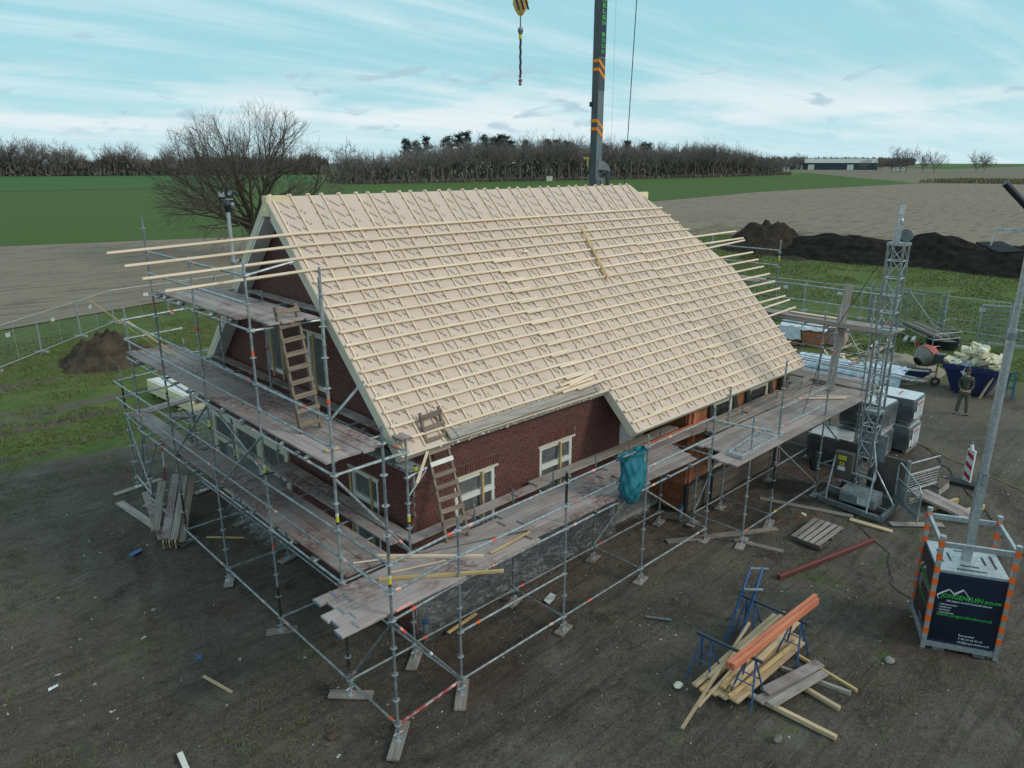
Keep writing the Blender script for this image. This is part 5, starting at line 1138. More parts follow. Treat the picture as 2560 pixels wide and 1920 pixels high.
b = B(); d_ = Vector((19.68 - 20.75, 5.2 - 6.15, 0)); nn = 13; mm = 7; ud = d_.normalized()
for i in range(nn + 1): q_ = V3(20.75, 6.15, .2) + d_ * (i / nn); b.bar(q_ + V3(0, 0, .0), q_ + V3(0, 0, .6), .028, .006, ud.cross(V3(0, 0, 1)))
for j in range(mm + 1): b.bar(V3(20.75, 6.15, .2 + .6 * j / mm), V3(19.68, 5.2, .2 + .6 * j / mm), .006, .034)
b.bar(V3(20.75, 6.15, .26), V3(19.68, 5.2, .26), .007, .14)
b.build('perforated_sheet', 'galv', gate_)
b = B(); b.path([(21.0, 6.0, .2), (21.0, 6.0, 1.2), (22.3, 5.6, 1.2), (22.4, 5.58, 1.05), (22.4, 5.56, .1)], .024); b.tube((21.0, 6.0, .85), (22.38, 5.58, .85), .02, 6); b.tube((21.0, 6.0, .35), (22.38, 5.58, .35), .02, 6); rg = b.build('rear_gate', 'galv', hq)
b = B()
for i in range(14): q_ = V3(21.0, 6.0, 0).lerp(V3(22.38, 5.58, 0), i / 14); b.tube(q_ + V3(0, 0, .36), q_ + V3(0, 0, .85), .006, 4)
for j in range(6): b.tube((21.0, 6.0, .4 + .08 * j), (22.38, 5.58, .4 + .08 * j), .006, 4)
b.build('mesh_infill', 'galv', rg)
b = B(); b.path([(20.55, 7.1, 7.3), (19.95, 8.3, 4.4), (19.3, 8.4, 2.5), (19.7, 7.9, .3)], .010, 5); b.build('power_cable', 'cable', hq)

# ------------------------------------------------------------------ wrapped roof-tile pallets
def tile_pallet(label, x, y, z, ang, face=True):
    th = thing('tile_pallet', label, 'tile pallet', (x, y, z), 'film-wrapped pallets of grey roof tiles'); M_ = rz(ang); W_, D_, H_ = 1.15, 1.42, .80
    q = lambda a, c, h: Vector((x, y, z + h)) + M_ @ Vector((a, c, 0))
    b = B()
    for i in range(5): b.box(q(-.46 + .23 * i, 0, .11), (.1, D_ - .1, .022), M_)
    for j in range(3): b.box(q(0, -.6 + .6 * j, .05), (W_ - .1, .1, .1), M_)
    b.build('pallet', 'grey_wood', th)
    for lay in range(15):
        for i in range(2):
            for j in range(3):
                me = cached(('tile',), 'tile_grey', lambda b: b.box((0, 0, 0), (.53, .44, .034)))
                place(me, 'tile', th, M_, q(-.275 + .55 * i + .006 * ((lay * 7 + j) % 3), -.455 + .455 * j, .145 + lay * .047))
    b = B(); bz = .06; zt = .12 + H_ - .06
    P_ = [(-W_ / 2, -D_ / 2 + bz), (-W_ / 2 + bz, -D_ / 2), (W_ / 2 - bz, -D_ / 2), (W_ / 2, -D_ / 2 + bz), (W_ / 2, D_ / 2 - bz), (W_ / 2 - bz, D_ / 2), (-W_ / 2 + bz, D_ / 2), (-W_ / 2, D_ / 2 - bz)]
    lo = [q(a, c, .1) for a, c in P_]; hi = [q(a, c, zt) for a, c in P_]; tp_ = [q(a * .93, c * .95, zt + .055) for a, c in P_]
    for A, C in ((lo, hi), (hi, tp_)):
        for i in range(8): b.add([A[i], A[(i + 1) % 8], C[(i + 1) % 8], C[i]], [(0, 1, 2, 3)], 0)
    b.add(tp_, [tuple(range(8))], 1); b.build('wrap', ['wrap_film', 'film_white'], th)
    if face:
        xd, n_ = M_ @ Vector((1, 0, 0)), M_ @ Vector((0, -1, 0)); b = B(); b.box(q(.05, -D_ / 2 - .004, .52), (.72, .006, .62), M_); lb = b.build('label_sheet', 'film_white', th)
        t_ = B(); put_text(t_, 'MONIER', .13, q(-.24, -D_ / 2 - .008, .66), xd, (0, 0, 1), .001, .004, width=.56); put_text(t_, 'MONIER', .08, q(-.2, -.1, zt + .058), xd, M_ @ Vector((0, 1, 0)), .001, .003, width=.5); t_.build('lettering', 'print_red', lb)
        t_ = B()
        for i in range(12): t_.box(q(.05, -D_ / 2 - .0085, .62 - .033 * i), (.5 - .1 * (i % 3), .002, .008), M_)
        t_.build('small_print', 'crane_grey', lb, kind='stuff')
        b = B(); b.box(q(-.47, -D_ / 2 - .006, .38), (.17, .006, .22), M_); b.build('shipping_label', 'print_white', th)
    return th
ta = R(-92 + 90)
tile_pallet('lower of the two stacked tile pallets nearest the standing person', 25.45, 7.95, .0, R(2))
tile_pallet('upper of the two stacked tile pallets nearest the standing person', 25.48, 7.97, .95, R(3))
tile_pallet('lower tile pallet standing half hidden behind the hoist mast', 24.1, 8.35, .0, R(1), False)
tile_pallet('upper tile pallet half hidden behind the hoist mast', 24.12, 8.36, .95, R(-1), False)
tile_pallet('single tile pallet in the shade under the right-hand scaffold deck', 22.75, 8.75, .0, R(1), False)
# ------------------------------------------------------------------ trestles and timber in the foreground
def trestle(label, p0, p1, zt=0.88, mat='blue_paint'):
    p0, p1 = Vector((p0[0], p0[1], 0)), Vector((p1[0], p1[1], 0)); th = thing('trestle', label, 'trestle', (p0 + p1) / 2, 'blue steel trestles')
    d = (p1 - p0).normalized(); n_ = Vector((-d.y, d.x, 0)); up = V3(0, 0, zt)
    B().bar(p0 - d * .12 + up, p1 + d * .12 + up, .045, .045).build('top_bar', 'blue_paint_dark', th)
    for e_, dd in ((p0, d), (p1, -d)):
        for s_ in (-1, 1):
            B().tube(e_ + up * .98, e_ + n_ * s_ * .27 - dd * .12 + V3(0, 0, .01), .017, 6).build('leg', mat, th)
            B().tube(e_ + dd * .16 + up * .98, e_ + n_ * s_ * .27 + dd * .34 + V3(0, 0, .01), .017, 6).build('leg', mat, th)
            a, c = e_ + n_ * s_ * .13 - dd * .05 + up * .48, e_ + n_ * s_ * .13 + dd * .25 + up * .48; B().tube(a, c, .012, 6).build('cross_tie', mat, th)
    return th
trestle('blue steel trestle at the left end carrying the orange beams', (10.55, 5.95), (10.62, 4.92))
trestle('blue steel trestle carrying the orange beams midway', (12.25, 6.0), (12.28, 4.88))
def frame_leaning():
    th = thing('trestle', 'folded blue steel frame leaning against the trestle', 'trestle', (12.1, 6.2, 0), 'blue steel trestles')
    f0, f1, u = V3(11.75, 6.12, .03), V3(12.55, 6.42, .03), V3(.35, -.10, 1.12)
    for k, off in enumerate((V3(0, 0, 0), V3(.13, -.20, .02))):
        a, c = f0 + off, f1 + off; nm = 'frame'
        b = B(); b.tube(a, a + u, .024, 8); b.tube(c, c + u, .024, 8); b.tube(a + u, c + u, .024, 8); b.tube(a + u * .12, c + u * .12, .02, 8); b.tube(a.lerp(c, .33) + u * .12, a.lerp(c, .33) + u, .02, 6); b.tube(a.lerp(c, .66) + u * .12, a.lerp(c, .66) + u, .02, 6); b.tube(a + u * .5, c + u * .5, .016, 6); b.build(nm, 'blue_paint', th)
    for q_ in (f0 + u, f1 + u): B().tube(q_ + V3(-.03, -.02, 0), q_ + V3(.2, -.3, .02), .03, 8).build('hinge', 'galv_dull', th)
frame_leaning()
OB = 'orange primed beams on the blue trestles'
stick('orange primed beam lying on blue trestles, nearest the camera', (10.02, 5.04, .975), (13.02, 4.93, .975), .075, .14, 'orange_wood', OB, 'primed_beam', 'beam')
stick('orange primed beam lying on blue trestles, on the far side', (10.0, 5.125, .975), (13.12, 5.015, .975), .075, .14, 'orange_wood', OB, 'primed_beam', 'beam')
TP = 'loose boards in the pile below the orange beams'; TL = 'loose pine board in the pile below the orange beams'
pile = [(10.0, 5.72, .18, 12.75, 5.62, .40, .10, .05), (10.05, 5.62, .10, 12.6, 5.58, .34, .07, .06), (10.25, 5.60, .30, 12.9, 5.50, .45, .06, .05), (10.1, 5.42, .12, 12.95, 5.34, .16, .16, .035), (10.3, 5.34, .20, 12.9, 5.30, .28, .12, .05), (10.2, 5.28, .08, 12.85, 5.16, .10, .18, .04), (10.4, 5.20, .26, 13.0, 5.22, .36, .10, .045), (10.22, 5.15, .16, 12.7, 5.02, .18, .06, .06), (10.3, 5.10, .05, 12.8, 5.06, .05, .20, .035), (10.6, 5.32, .36, 12.8, 5.36, .44, .09, .03), (10.35, 5.24, .14, 12.75, 5.26, .22, .08, .05)]
for i, (x0, y0, z0, x1, y1, z1, w_, t_) in enumerate(pile): stick(TL, (x0, y0, z0 + .03), (x1, y1, z1 + .03), w_, t_, ('cut_pine', 'yellow_pine', 'cut_pine')[i % 3], TP, 'loose_board', 'board')
stick('long pale lath slanting down from the trestle to the ground', (9.12, 5.38, .03), (11.42, 5.50, .95), .05, .045, 'cut_pine', 'laths by the trestles', 'lath', 'lath')
stick('second thin lath slanting up through the trestle', (9.75, 5.46, .06), (10.9, 5.34, .5), .04, .03, 'cut_pine', 'laths by the trestles', 'lath', 'lath')
LB = 'squared timbers on the ground before the trestles'
stick('longest greenish squared timber on the ground, nearest the camera', (10.70, 5.05, .045), (10.80, 3.47, .045), .085, .085, 'cut_pine', LB, 'squared_timber', 'timber')
stick('squared timber on the ground, second from the camera', (11.62, 4.75, .045), (11.52, 3.72, .045), .08, .08, 'cut_pine', LB, 'squared_timber', 'timber')
stick('grey squared timber on the ground beside a yellow one', (11.80, 4.95, .045), (12.05, 3.75, .045), .07, .08, 'grey_wood', LB, 'squared_timber', 'timber')
stick('yellow squared timber on the ground farthest from the camera', (12.38, 4.90, .045), (12.20, 3.70, .045), .06, .07, 'yellow_pine', LB, 'squared_timber', 'timber')
SB = 'scaffold boards across the squared timbers'
stick('top warped scaffold board across the squared timbers', (10.82, 4.78, .175), (12.30, 4.45, .175), .21, .035, 'plank', SB, 'scaffold_board', 'board')
stick('lower grey scaffold board across the squared timbers, left', (10.58, 4.78, .11), (12.1, 4.40, .11), .20, .035, 'grey_wood', SB, 'scaffold_board', 'board')
stick('lower grey scaffold board across the squared timbers, right', (10.62, 4.57, .135), (12.15, 4.28, .135), .16, .035, 'grey_wood', SB, 'scaffold_board', 'board')
stick('long maroon painted beam lying on the ground', (14.75, 6.52, .055), (18.15, 5.70, .055), .10, .10, 'maroon_wood', None, 'painted_beam', 'beam')
stick('weathered plank on the ground in front of the wooden pallet', (15.6, 8.15, .03), (15.96, 7.02, .03), .16, .04, 'grey_wood', 'planks on the ground', 'ground_plank', 'plank')
stick('weathered plank under the right-hand scaffold foot', (14.3, 9.3, .03), (16.95, 7.7, .03), .18, .04, 'grey_wood', 'planks on the ground', 'ground_plank', 'plank')
stick('pale plank on the ground just left of the hoist', (18.3, 8.9, .03), (19.1, 6.6, .03), .18, .04, 'grey_wood', 'planks on the ground', 'ground_plank', 'plank')
stick('pale plank running under the hoist base', (18.9, 6.6, .025), (19.0, 5.55, .025), .16, .04, 'cut_pine', 'planks on the ground', 'ground_plank', 'plank')
stick('weathered plank by the hoist ramp', (19.4, 5.75, .03), (20.35, 4.75, .03), .2, .04, 'grey_wood', 'planks on the ground', 'ground_plank', 'plank')
stick('wide grey plank flat on the mud left of the gable scaffold', (4.92, 21.3, .03), (5.22, 18.5, .03), .22, .04, 'grey_wood', 'planks on the ground', 'ground_plank', 'plank')
stick('thin lath inside the foot of the gable scaffold', (5.9, 17.6, .03), (6.6, 16.9, .03), .05, .03, 'yellow_pine', 'planks on the ground', 'ground_plank', 'plank')
stick('short brown lath on the mud at the lower left', (3.75, 12.35, .02), (3.95, 11.55, .02), .06, .02, 'cut_pine', 'planks on the ground', 'ground_plank', 'plank')
stick('small white painted lath on the mud at the lower left', (2.73, 10.75, .02), (2.68, 10.30, .02), .09, .02, 'frame_white', 'planks on the ground', 'ground_plank', 'plank')
stick('short yellow offcut on the ground under the front deck', (7.9, 10.2, .03), (8.75, 10.3, .03), .07, .03, 'yellow_pine', 'planks on the ground', 'ground_plank', 'plank')
stick('blue-grey steel strip lying on the mud', (11.3, 7.75, .02), (11.6, 7.3, .02), .06, .02, 'galv', None, 'steel_strip', 'strip')
# stack of boards leaning at the left scaffold
LS = 'boards in the stack leaning at the gable scaffold foot'
for i, (x0, y0, x1, y1, z0, z1, w_, lab) in enumerate(((4.98, 17.75, 6.05, 19.75, .28, 1.05, .2, 'grey topmost board of the stack leaning at the gable scaffold'), (5.13, 17.62, 6.22, 19.6, .25, 1.0, .18, 'brown board right of the grey one in the leaning stack'), (5.27, 17.50, 6.36, 19.45, .18, .95, .18, 'rightmost board of the leaning stack'), (4.92, 18.3, 5.75, 20.0, .30, .85, .2, 'shorter board at the left of the leaning stack'), (4.98, 18.1, 5.35, 20.3, .12, .55, .16, 'pinkish short board tilted at the far left of the stack'))):
    stick(lab, (x0, y0, z0), (x1, y1, z1), w_, .04, ('plank', 'grey_wood', 'ladder_wood', 'grey_wood', 'plank')[i], LS, 'stacked_board', 'board')
for i in range(5): stick('board set on edge at the bottom of the leaning stack', (4.90 + .055 * i, 17.72 - .05 * i, .13), (5.9 + .055 * i, 19.75 - .05 * i, .72), .035, .2, 'ladder_wood' if i % 2 else 'cut_pine', LS, 'stacked_board', 'board')
# wooden pallet
pt = thing('pallet', 'empty grey wooden pallet lying on the mud', 'pallet', (17.35, 6.82, 0)); Mp = rz(R(0))
for i in range(5): board('top_slat', pt, (16.68, 7.13 - .155 * i, .135), (18.08, 7.15 - .165 * i, .135), .115, .024, 'grey_wood')
for i in range(3): board('stringer', pt, (16.75 + .64 * i, 7.18, .07), (16.75 + .64 * i, 6.42, .07), .10, .10, 'dark_wood')
for i in range(3): board('bottom_slat', pt, (16.70, 7.10 - .31 * i, .02), (18.06, 7.10 - .31 * i, .02), .1, .022, 'dark_wood')
# boards on a pallet by the hoist ramp
bp = 'boards in the low stack behind the light tower'
for i, (x0, y0, x1, y1, z_) in enumerate(((21.5, 6.0, 20.8, 4.3, .20), (21.72, 5.92, 21.0, 4.15, .20), (21.9, 5.75, 21.25, 4.35, .205), (21.45, 5.9, 20.9, 4.5, .235))): stick('pinkish plank in the low stack behind the light tower', (x0, y0, z_), (x1, y1, z_), .2, .03, 'plank', bp, 'stacked_plank', 'plank')
for k in range(3): stick('bearer under the low plank stack behind the light tower', (21.05 + .1 * k, 5.85 - .62 * k, .09), (22.0 + .1 * k, 5.55 - .62 * k, .09), .09, .16, 'yellow_pine', bp, 'bearer', 'bearer')
# concrete slab with rusty plate, traffic beacon, stones
cs_ = thing('concrete_block', 'concrete pad with a rusty steel plate on top', 'concrete block', (22.75, 5.85, 0)); Ms = rz(R(-4)); b = B(); P_ = [(22.3, 5.45), (23.1, 5.42), (23.16, 6.16), (22.5, 6.22)]; lo_ = [V3(x_, y_, 0) for x_, y_ in P_]; c_ = V3(22.75, 5.82, 0)
hi_ = [c_ + (q_ - c_) * .93 + V3(0, 0, .2) for q_ in lo_]; b.add(lo_ + hi_, [(0, 1, 5, 4), (1, 2, 6, 5), (2, 3, 7, 6), (3, 0, 4, 7), (4, 5, 6, 7)]); b.build('pad', 'concrete', cs_)
B().prism([c_ + (q_ - c_) * .98 + V3(0, 0, .203) for q_ in lo_], (0, 0, .03)).build('steel_plate', 'rust_top', cs_)
bk = thing('traffic_beacon', 'narrow white traffic beacon with red stripes on a black rubber foot', 'beacon', (23.7, 5.15, 0)); Mk = rz(R(62))
B().box((23.7, 5.15, .62), (.26, .05, 1.0), Mk).build('blade', 'print_white', bk); B().tube((23.72, 5.16, 1.1), (23.76, 5.2, 1.26), .05, 8).build('top_handle', 'print_white', bk)
for z_ in (.3, .62, .94): b = B(); n_ = Mk @ Vector((0, 1, 0)) * .027; x_ = Mk @ Vector((1, 0, 0)); c_ = V3(23.7, 5.15, z_); [b.add([c_ + n_ * s_ + x_ * -.11 + V3(0, 0, -.13), c_ + n_ * s_ + x_ * .11 + V3(0, 0, -.01), c_ + n_ * s_ + x_ * .11 + V3(0, 0, .13), c_ + n_ * s_ + x_ * -.11 + V3(0, 0, .01)], [(0, 1, 2, 3) if s_ > 0 else (3, 2, 1, 0)]) for s_ in (-1, 1)]; b.build('stripe', 'print_red', bk)
b = B(); b.box((23.62, 5.15, .06), (.95, .42, .12), rz(R(-85))); b.build('rubber_foot', 'rubber', bk)
def rock(name, label, x, y, r, mat='stone', seed=0, cat='stone', group='stones on the mud'):
    rs = random.Random(seed); b = B(); n = 9
    prof = [(0.02, -.3), (.8, -.28), (1.0, .1), (.75, .45), (.3, .62), (.02, .64)]
    for rr, zz in prof:
        for i in range(n): a = 2 * PI * i / n; k = r * (1 + rs.uniform(-.18, .18)); b.v.append((x + k * rr * math.cos(a) * 1.3, y + k * rr * math.sin(a), r * zz + rs.uniform(-.05, .05) * r + r * .25))
    for j in range(len(prof) - 1):
        for i in range(n): b.f.append((j * n + i, j * n + (i + 1) % n, (j + 1) * n + (i + 1) % n, (j + 1) * n + i)); b.m.append(0)
    return tag(b.build(name, mat), label, cat, group)
rock('stone', 'pale stone lying left of the navy light tower cabinet', 13.55, 3.62, .085, 'concrete', 3)
rock('stone', 'brown lump of clay beside the front corner scaffold foot', 4.72, 9.35, .085, 'soil_light', 5)
rock('stone', 'flat grey stone near the leaning blue frame', 12.95, 5.6, .07, 'concrete', 8)
rock('stone', 'grey stone in front of the longest squared timber', 10.1, 4.15, .07, 'stone', 11)
rock('stone', 'round yellowish wood slice left of the blue trestle', 10.0, 6.05, .08, 'foam_white', 12)
rock('stone', 'small stone on the mud below the squared timbers', 9.2, 3.3, .06, 'concrete', 15)

# ------------------------------------------------------------------ yard behind: skip, person, barrow, mixer
sk = thing('skip', 'dark blue rubbish skip heaped with foam offcuts', 'skip', (34.2, 7.9, 0)); Mk = rz(R(-88)); 
def sq(a, c, h): return Vector((34.2, 7.9, h)) + Mk @ Vector((a, c, 0))
b = B(); zt = 1.12; lo_ = [sq(-.62, -.55, .08), sq(.62, -.55, .08), sq(.62, .55, .08), sq(-.62, .55, .08)]; hi_ = [sq(-1.0, -.72, zt), sq(1.0, -.72, zt), sq(1.0, .72, zt), sq(-1.0, .72, zt)]
b.add(lo_ + hi_, [(0, 1, 5, 4), (1, 2, 6, 5), (2, 3, 7, 6), (3, 0, 4, 7), (3, 2, 1, 0)]); b.add([q_ * 1 for q_ in [sq(-.97, -.69, zt - .12), sq(.97, -.69, zt - .12), sq(.97, .69, zt - .12), sq(-.97, .69, zt - .12)]], [(0, 1, 2, 3)]); b.build('body', 'skip_blue', sk)
b = B()
for i in range(4): b.bar(hi_[i], hi_[(i + 1) % 4], .1, .22)
b.build('rim', 'skip_blue', sk)
for a in (-.45, .5): B().bar(sq(a, -.57, .1), sq(a * 1.35, -.75, 1.05), .1, .06, Mk @ Vector((0, -1, 0))).build('rib', 'skip_blue', sk)
B().box(sq(.08, -.66, .72), (.16, .02, .22), Mk).build('label', 'print_white', sk)
rs = random.Random(4); FG = 'foam offcuts heaped on the skip'; fcol = ['foam_white', 'foam', 'foam_white']
for i in range(46):
    lay = 0 if i < 18 else (1 if i < 32 else (2 if i < 41 else 3)); a = rs.uniform(-1.0, 1.0) * (1 - .2 * lay); c = rs.uniform(-.55, .55); h = 1.20 + .21 * lay + rs.uniform(0, .1)
    M_ = Matrix.Rotation(rs.uniform(0, 3), 3, 'Z') @ Matrix.Rotation(rs.uniform(-.6, .6), 3, 'X') @ Matrix.Rotation(rs.uniform(-.5, .5), 3, 'Y')
    me = cached(('foam', i % 5), fcol[i % 3], lambda b: b.box((0, 0, 0), (.30 + .05 * (i % 5), .22 + .03 * (i % 3), .11 + .03 * (i % 4))))
    tag(place(me, 'foam_offcut', None, M_, sq(a, c, h)), 'cream insulation offcut in the heap on the blue skip', 'offcut', FG)
for i in range(9):
    M_ = Matrix.Rotation(rs.uniform(0, 3), 3, 'Z') @ Matrix.Rotation(rs.uniform(-.7, .7), 3, 'X'); me = cached(('waste', i), ('cardboard', 'dark_wood', 'film_white', 'cut_pine')[i % 4], lambda b: b.box((0, 0, 0), (.3 + .05 * (i % 3), .1 + .08 * (i % 2), .05)))
    tag(place(me, 'waste_scrap', None, M_, sq(rs.uniform(-.9, .95), rs.uniform(-.66, -.2), 1.2 + rs.uniform(0, .12))), 'scrap of wood or card at the near rim of the blue skip', 'scrap', 'scraps on the skip')
b = B()
for i in range(9):
    for j in range(7): a = i / 8; h = j / 6; q_ = sq(-.35 + a * .32 + .03 * math.sin(j * 2 + i), -.74 - .05 * math.sin(i * 1.3 + j), 1.5 - h * (.75 - .25 * abs(a - .45) * 2)); b.v.append(tuple(q_))
for i in range(8):
    for j in range(6): k = i * 7 + j; b.f.append((k, k + 1, k + 8, k + 7)); b.m.append(0)
tag(b.build('plastic_wrap', 'film_white'), 'dirty white plastic wrap hanging over the edge of the skip', 'plastic')
stick('plank leaning against the blue skip beside the person', (33.3, 7.35, .05), (33.65, 7.0, 1.18), .1, .04, 'cut_pine', None, 'leaning_plank', 'plank')
ts = thing('trestle_stand', 'teal steel trestles folded beside the skip', 'trestle', (34.3, 6.55, 0))
for k in range(3):
    b = B(); x_ = 34.1 + .16 * k; b.tube((x_, 6.75, 0), (x_ + .12, 6.66, 1.05), .02, 6); b.tube((x_, 6.42, 0), (x_ + .12, 6.5, 1.05), .02, 6); b.tube((x_ + .12, 6.68, 1.05), (x_ + .12, 6.48, 1.05), .02, 6); b.tube((x_ + .05, 6.72, .45), (x_ + .05, 6.45, .45), .015, 6); b.build('frame', 'teal_steel', ts)
# wheelbarrow
def barrow(label, x, y, ang):
    th = thing('wheelbarrow', label, 'wheelbarrow', (x, y, 0)); M_ = rz(ang); q = lambda a, c, h: Vector((x, y, h)) + M_ @ Vector((a, c, 0))
    b = B(); lo = [q(-.32, -.2, .36), q(.25, -.2, .34), q(.25, .2, .34), q(-.32, .2, .36)]; hi = [q(-.52, -.33, .64), q(.55, -.3, .66), q(.55, .3, .66), q(-.52, .33, .64)]; b.add(lo + hi, [(0, 1, 5, 4), (1, 2, 6, 5), (2, 3, 7, 6), (3, 0, 4, 7), (0, 3, 2, 1)], 0); b.add([q(-.45, -.28, .58), q(.48, -.26, .6), q(.48, .26, .6), q(-.45, .28, .58)], [(0, 1, 2, 3)], 1); b.build('tray', ['barrow_blue', 'cement_grey'], th)
    for s_ in (-1, 1):
        b = B(); b.path([q(.72, s_ * .05, .2), q(.2, s_ * .2, .32), q(-.4, s_ * .24, .42), q(-1.0, s_ * .28, .58)], .018); b.build('handle', 'galv_dull', th); b = B(); b.path([q(-.3, s_ * .23, .38), q(-.42, s_ * .24, .0), q(-.2, s_ * .23, .36)], .014); b.build('leg', 'galv_dull', th)
    B().lathe(q(.74, 0, .2), [(.09, -.05), (.17, -.05), (.2, 0), (.17, .05), (.09, .05)], 16, M_ @ Matrix.Rotation(R(90), 3, 'X')).build('wheel', 'tyre_mud', th)
    return th
barrow('dusty blue wheelbarrow between the cement mixer and the skip', 33.75, 9.95, R(-68))
# cement mixer
mx = thing('cement_mixer', 'cement mixer with grey and red drum on a steel stand', 'cement mixer', (35.0, 10.0, 0)); Mm = rz(R(-115)) @ Matrix.Rotation(R(118), 3, 'X')
B().lathe((35.0, 10.05, 1.02), [(.0, -.42), (.28, -.42), (.46, -.22), (.49, -.02), (.5, .05), (.45, .2), (.26, .46), (.24, .5), (.2, .48)], 20, Mm, mis=[1, 1, 1, 1, 0, 0, 0, 0]).build('drum', ['mixer_grey', 'mixer_red'], mx, smooth=True)
B().lathe((35.0, 10.05, 1.02), [(.0, .40), (.21, .42)], 16, Mm).build('drum_opening', 'black_plastic', mx)
b = B(); b.lathe((35.0, 10.05, 1.02), [(.505, -.03), (.53, -.03), (.53, .03), (.505, .03)], 20, Mm); b.build('gear_ring', 'mixer_grey', mx)
b = B(); b.path([(35.25, 10.5, 0), (35.25, 10.5, .8), (35.2, 10.4, 1.05), (35.25, 9.6, .8), (35.25, 9.6, 0)], .035); b.tube((35.25, 10.5, .2), (34.7, 10.2, 0), .03, 6); b.tube((35.25, 9.6, .2), (34.7, 9.8, 0), .03, 6); b.tube((35.25, 10.5, .3), (35.25, 9.6, .3), .03, 6); b.build('stand', 'mixer_grey', mx)
B().box((34.85, 9.42, 1.05), (.42, .36, .40), rz(.3)).build('motor_housing', 'crane_dark', mx); b = B(); b.lathe((35.35, 10.62, 1.35), [(.16, -.015), (.19, -.015), (.19, .015), (.16, .015)], 16, Matrix.Rotation(R(70), 3, 'X')); b.build('tilt_wheel', 'mixer_red', mx)
# person in green jumper
ps = thing('person', 'person in olive jumper and grey-green trousers looking down at a phone', 'person', (30.68, 7.28, 0))
fd = Vector((-.97, -.25, 0)).normalized(); sd_ = Vector((-fd.y, fd.x, 0)) * -1
def pp(r, f, h): return Vector((30.68, 7.28, 0)) + sd_ * r + fd * f + V3(0, 0, h)
def skin_mesh(name, chains, mat, sub_=1, parent=ps):
    vs, es, rad = [], [], []; key = {}
    for ch in chains:
        prev = None
        for (r, f, h, ra) in ch:
            k = (round(r, 3), round(f, 3), round(h, 3))
            if k not in key: key[k] = len(vs); vs.append(pp(r, f, h)); rad.append(ra)
            if prev is not None: es.append((prev, key[k]))
            prev = key[k]
    o0 = origin(parent); me = bpy.data.meshes.new(name); me.from_pydata([tuple(v - o0) for v in vs], es, []); o = bpy.data.objects.new(name, me); COL.objects.link(o)
    md = o.modifiers.new('s', 'SKIN'); sv = me.skin_vertices[0].data
    for i, ra in enumerate(rad): sv[i].radius = ra if isinstance(ra, tuple) else (ra, ra)
    sv[0].use_root = True; m2 = o.modifiers.new('u', 'SUBSURF'); m2.levels = m2.render_levels = sub_
    bpy.context.view_layer.update(); m3 = bpy.data.meshes.new_from_object(o.evaluated_get(bpy.context.evaluated_depsgraph_get())); bpy.data.objects.remove(o)
    m3.materials.clear(); setmat(m3, mat); m3.polygons.foreach_set('use_smooth', [True] * len(m3.polygons)); q_ = bpy.data.objects.new(name, m3); link(q_, parent); return q_
torso = [(0, 0, .95, (.15, .10)), (0, .0, 1.15, (.14, .10)), (0, -.01, 1.33, (.155, .11)), (0, -.02, 1.46, (.12, .09)), (0, .0, 1.56, .05), (0, .03, 1.62, .055)]
armR = [(0, -.02, 1.46, (.12, .09)), (.165, -.02, 1.43, .055), (.225, -.05, 1.17, .042), (.15, .14, 1.02, .035), (.07, .24, 1.0, .026)]
armL = [(0, -.02, 1.46, (.12, .09)), (-.165, -.02, 1.43, .055), (-.225, -.05, 1.17, .042), (-.15, .14, 1.02, .035), (-.07, .24, 1.0, .026)]
legR = [(0, 0, .95, (.15, .10)), (.10, .0, .86, .09), (.13, .01, .50, .06), (.17, -.01, .12, .045), (.17, .02, .05, .04), (.18, .14, .04, .035)]
legL = [(0, 0, .95, (.15, .10)), (-.10, .0, .86, .09), (-.13, .03, .50, .06), (-.17, .0, .12, .045), (-.17, .03, .05, .04), (-.19, .15, .04, .035)]
skin_mesh('body', [torso, armR, armL, legR, legL], 'skin', 2)
grow = lambda ch, k: [(r, f, h, tuple(x * k + .01 for x in ra) if isinstance(ra, tuple) else ra * k + .012) for r, f, h, ra in ch]
skin_mesh('jumper', [[(0, 0, .90, (.175, .135)), (0, 0, .98, (.18, .135))] + grow(torso[1:4], 1.22) + [(0, -.005, 1.55, .085)], grow(armR[:4], 1.38), grow(armL[:4], 1.38)], 'sweater', 2)
skin_mesh('trousers', [grow([(0, 0, .97, (.155, .115)), legR[1], legR[2], (.17, -.01, .06, .055)], 1.12), grow([(0, 0, .97, (.155, .115)), legL[1], legL[2], (-.17, .0, .06, .055)], 1.12)], 'trousers', 2)
hc = pp(0, .055, 1.71); Mh = Matrix((sd_, fd, V3(0, 0, 1))).transposed() @ Matrix.Rotation(-.45, 3, 'X')
b = B(); b.lathe(hc, [(.0, -.115), (.05, -.105), (.07, -.06), (.082, .0), (.083, .05), (.065, .10), (.03, .12), (0, .123)], 14, Mh @ Matrix.Diagonal((.92, 1.15, 1.0))); b.add([hc + Mh @ Vector(v_) for v_ in ((-.014, .085, .02), (.014, .085, .02), (0, .115, -.025), (-.018, .09, -.03), (.018, .09, -.03))], [(0, 1, 2), (0, 2, 3), (1, 4, 2), (3, 2, 4)])
for s_ in (-1, 1): b.lathe(hc + Mh @ Vector((s_ * .078, -.005, -.005)), [(0, -.03), (.016, 0), (0, .03)], 6)
b.build('head', 'skin', ps, smooth=True)
b = B()
for s_ in (-1, 1): b.box(hc + Mh @ Vector((s_ * .03, .092, .015)), (.022, .006, .008), Mh)
b.box(hc + Mh @ Vector((0, .092, -.062)), (.04, .006, .007), Mh); b.build('face_features', 'hair', ps)
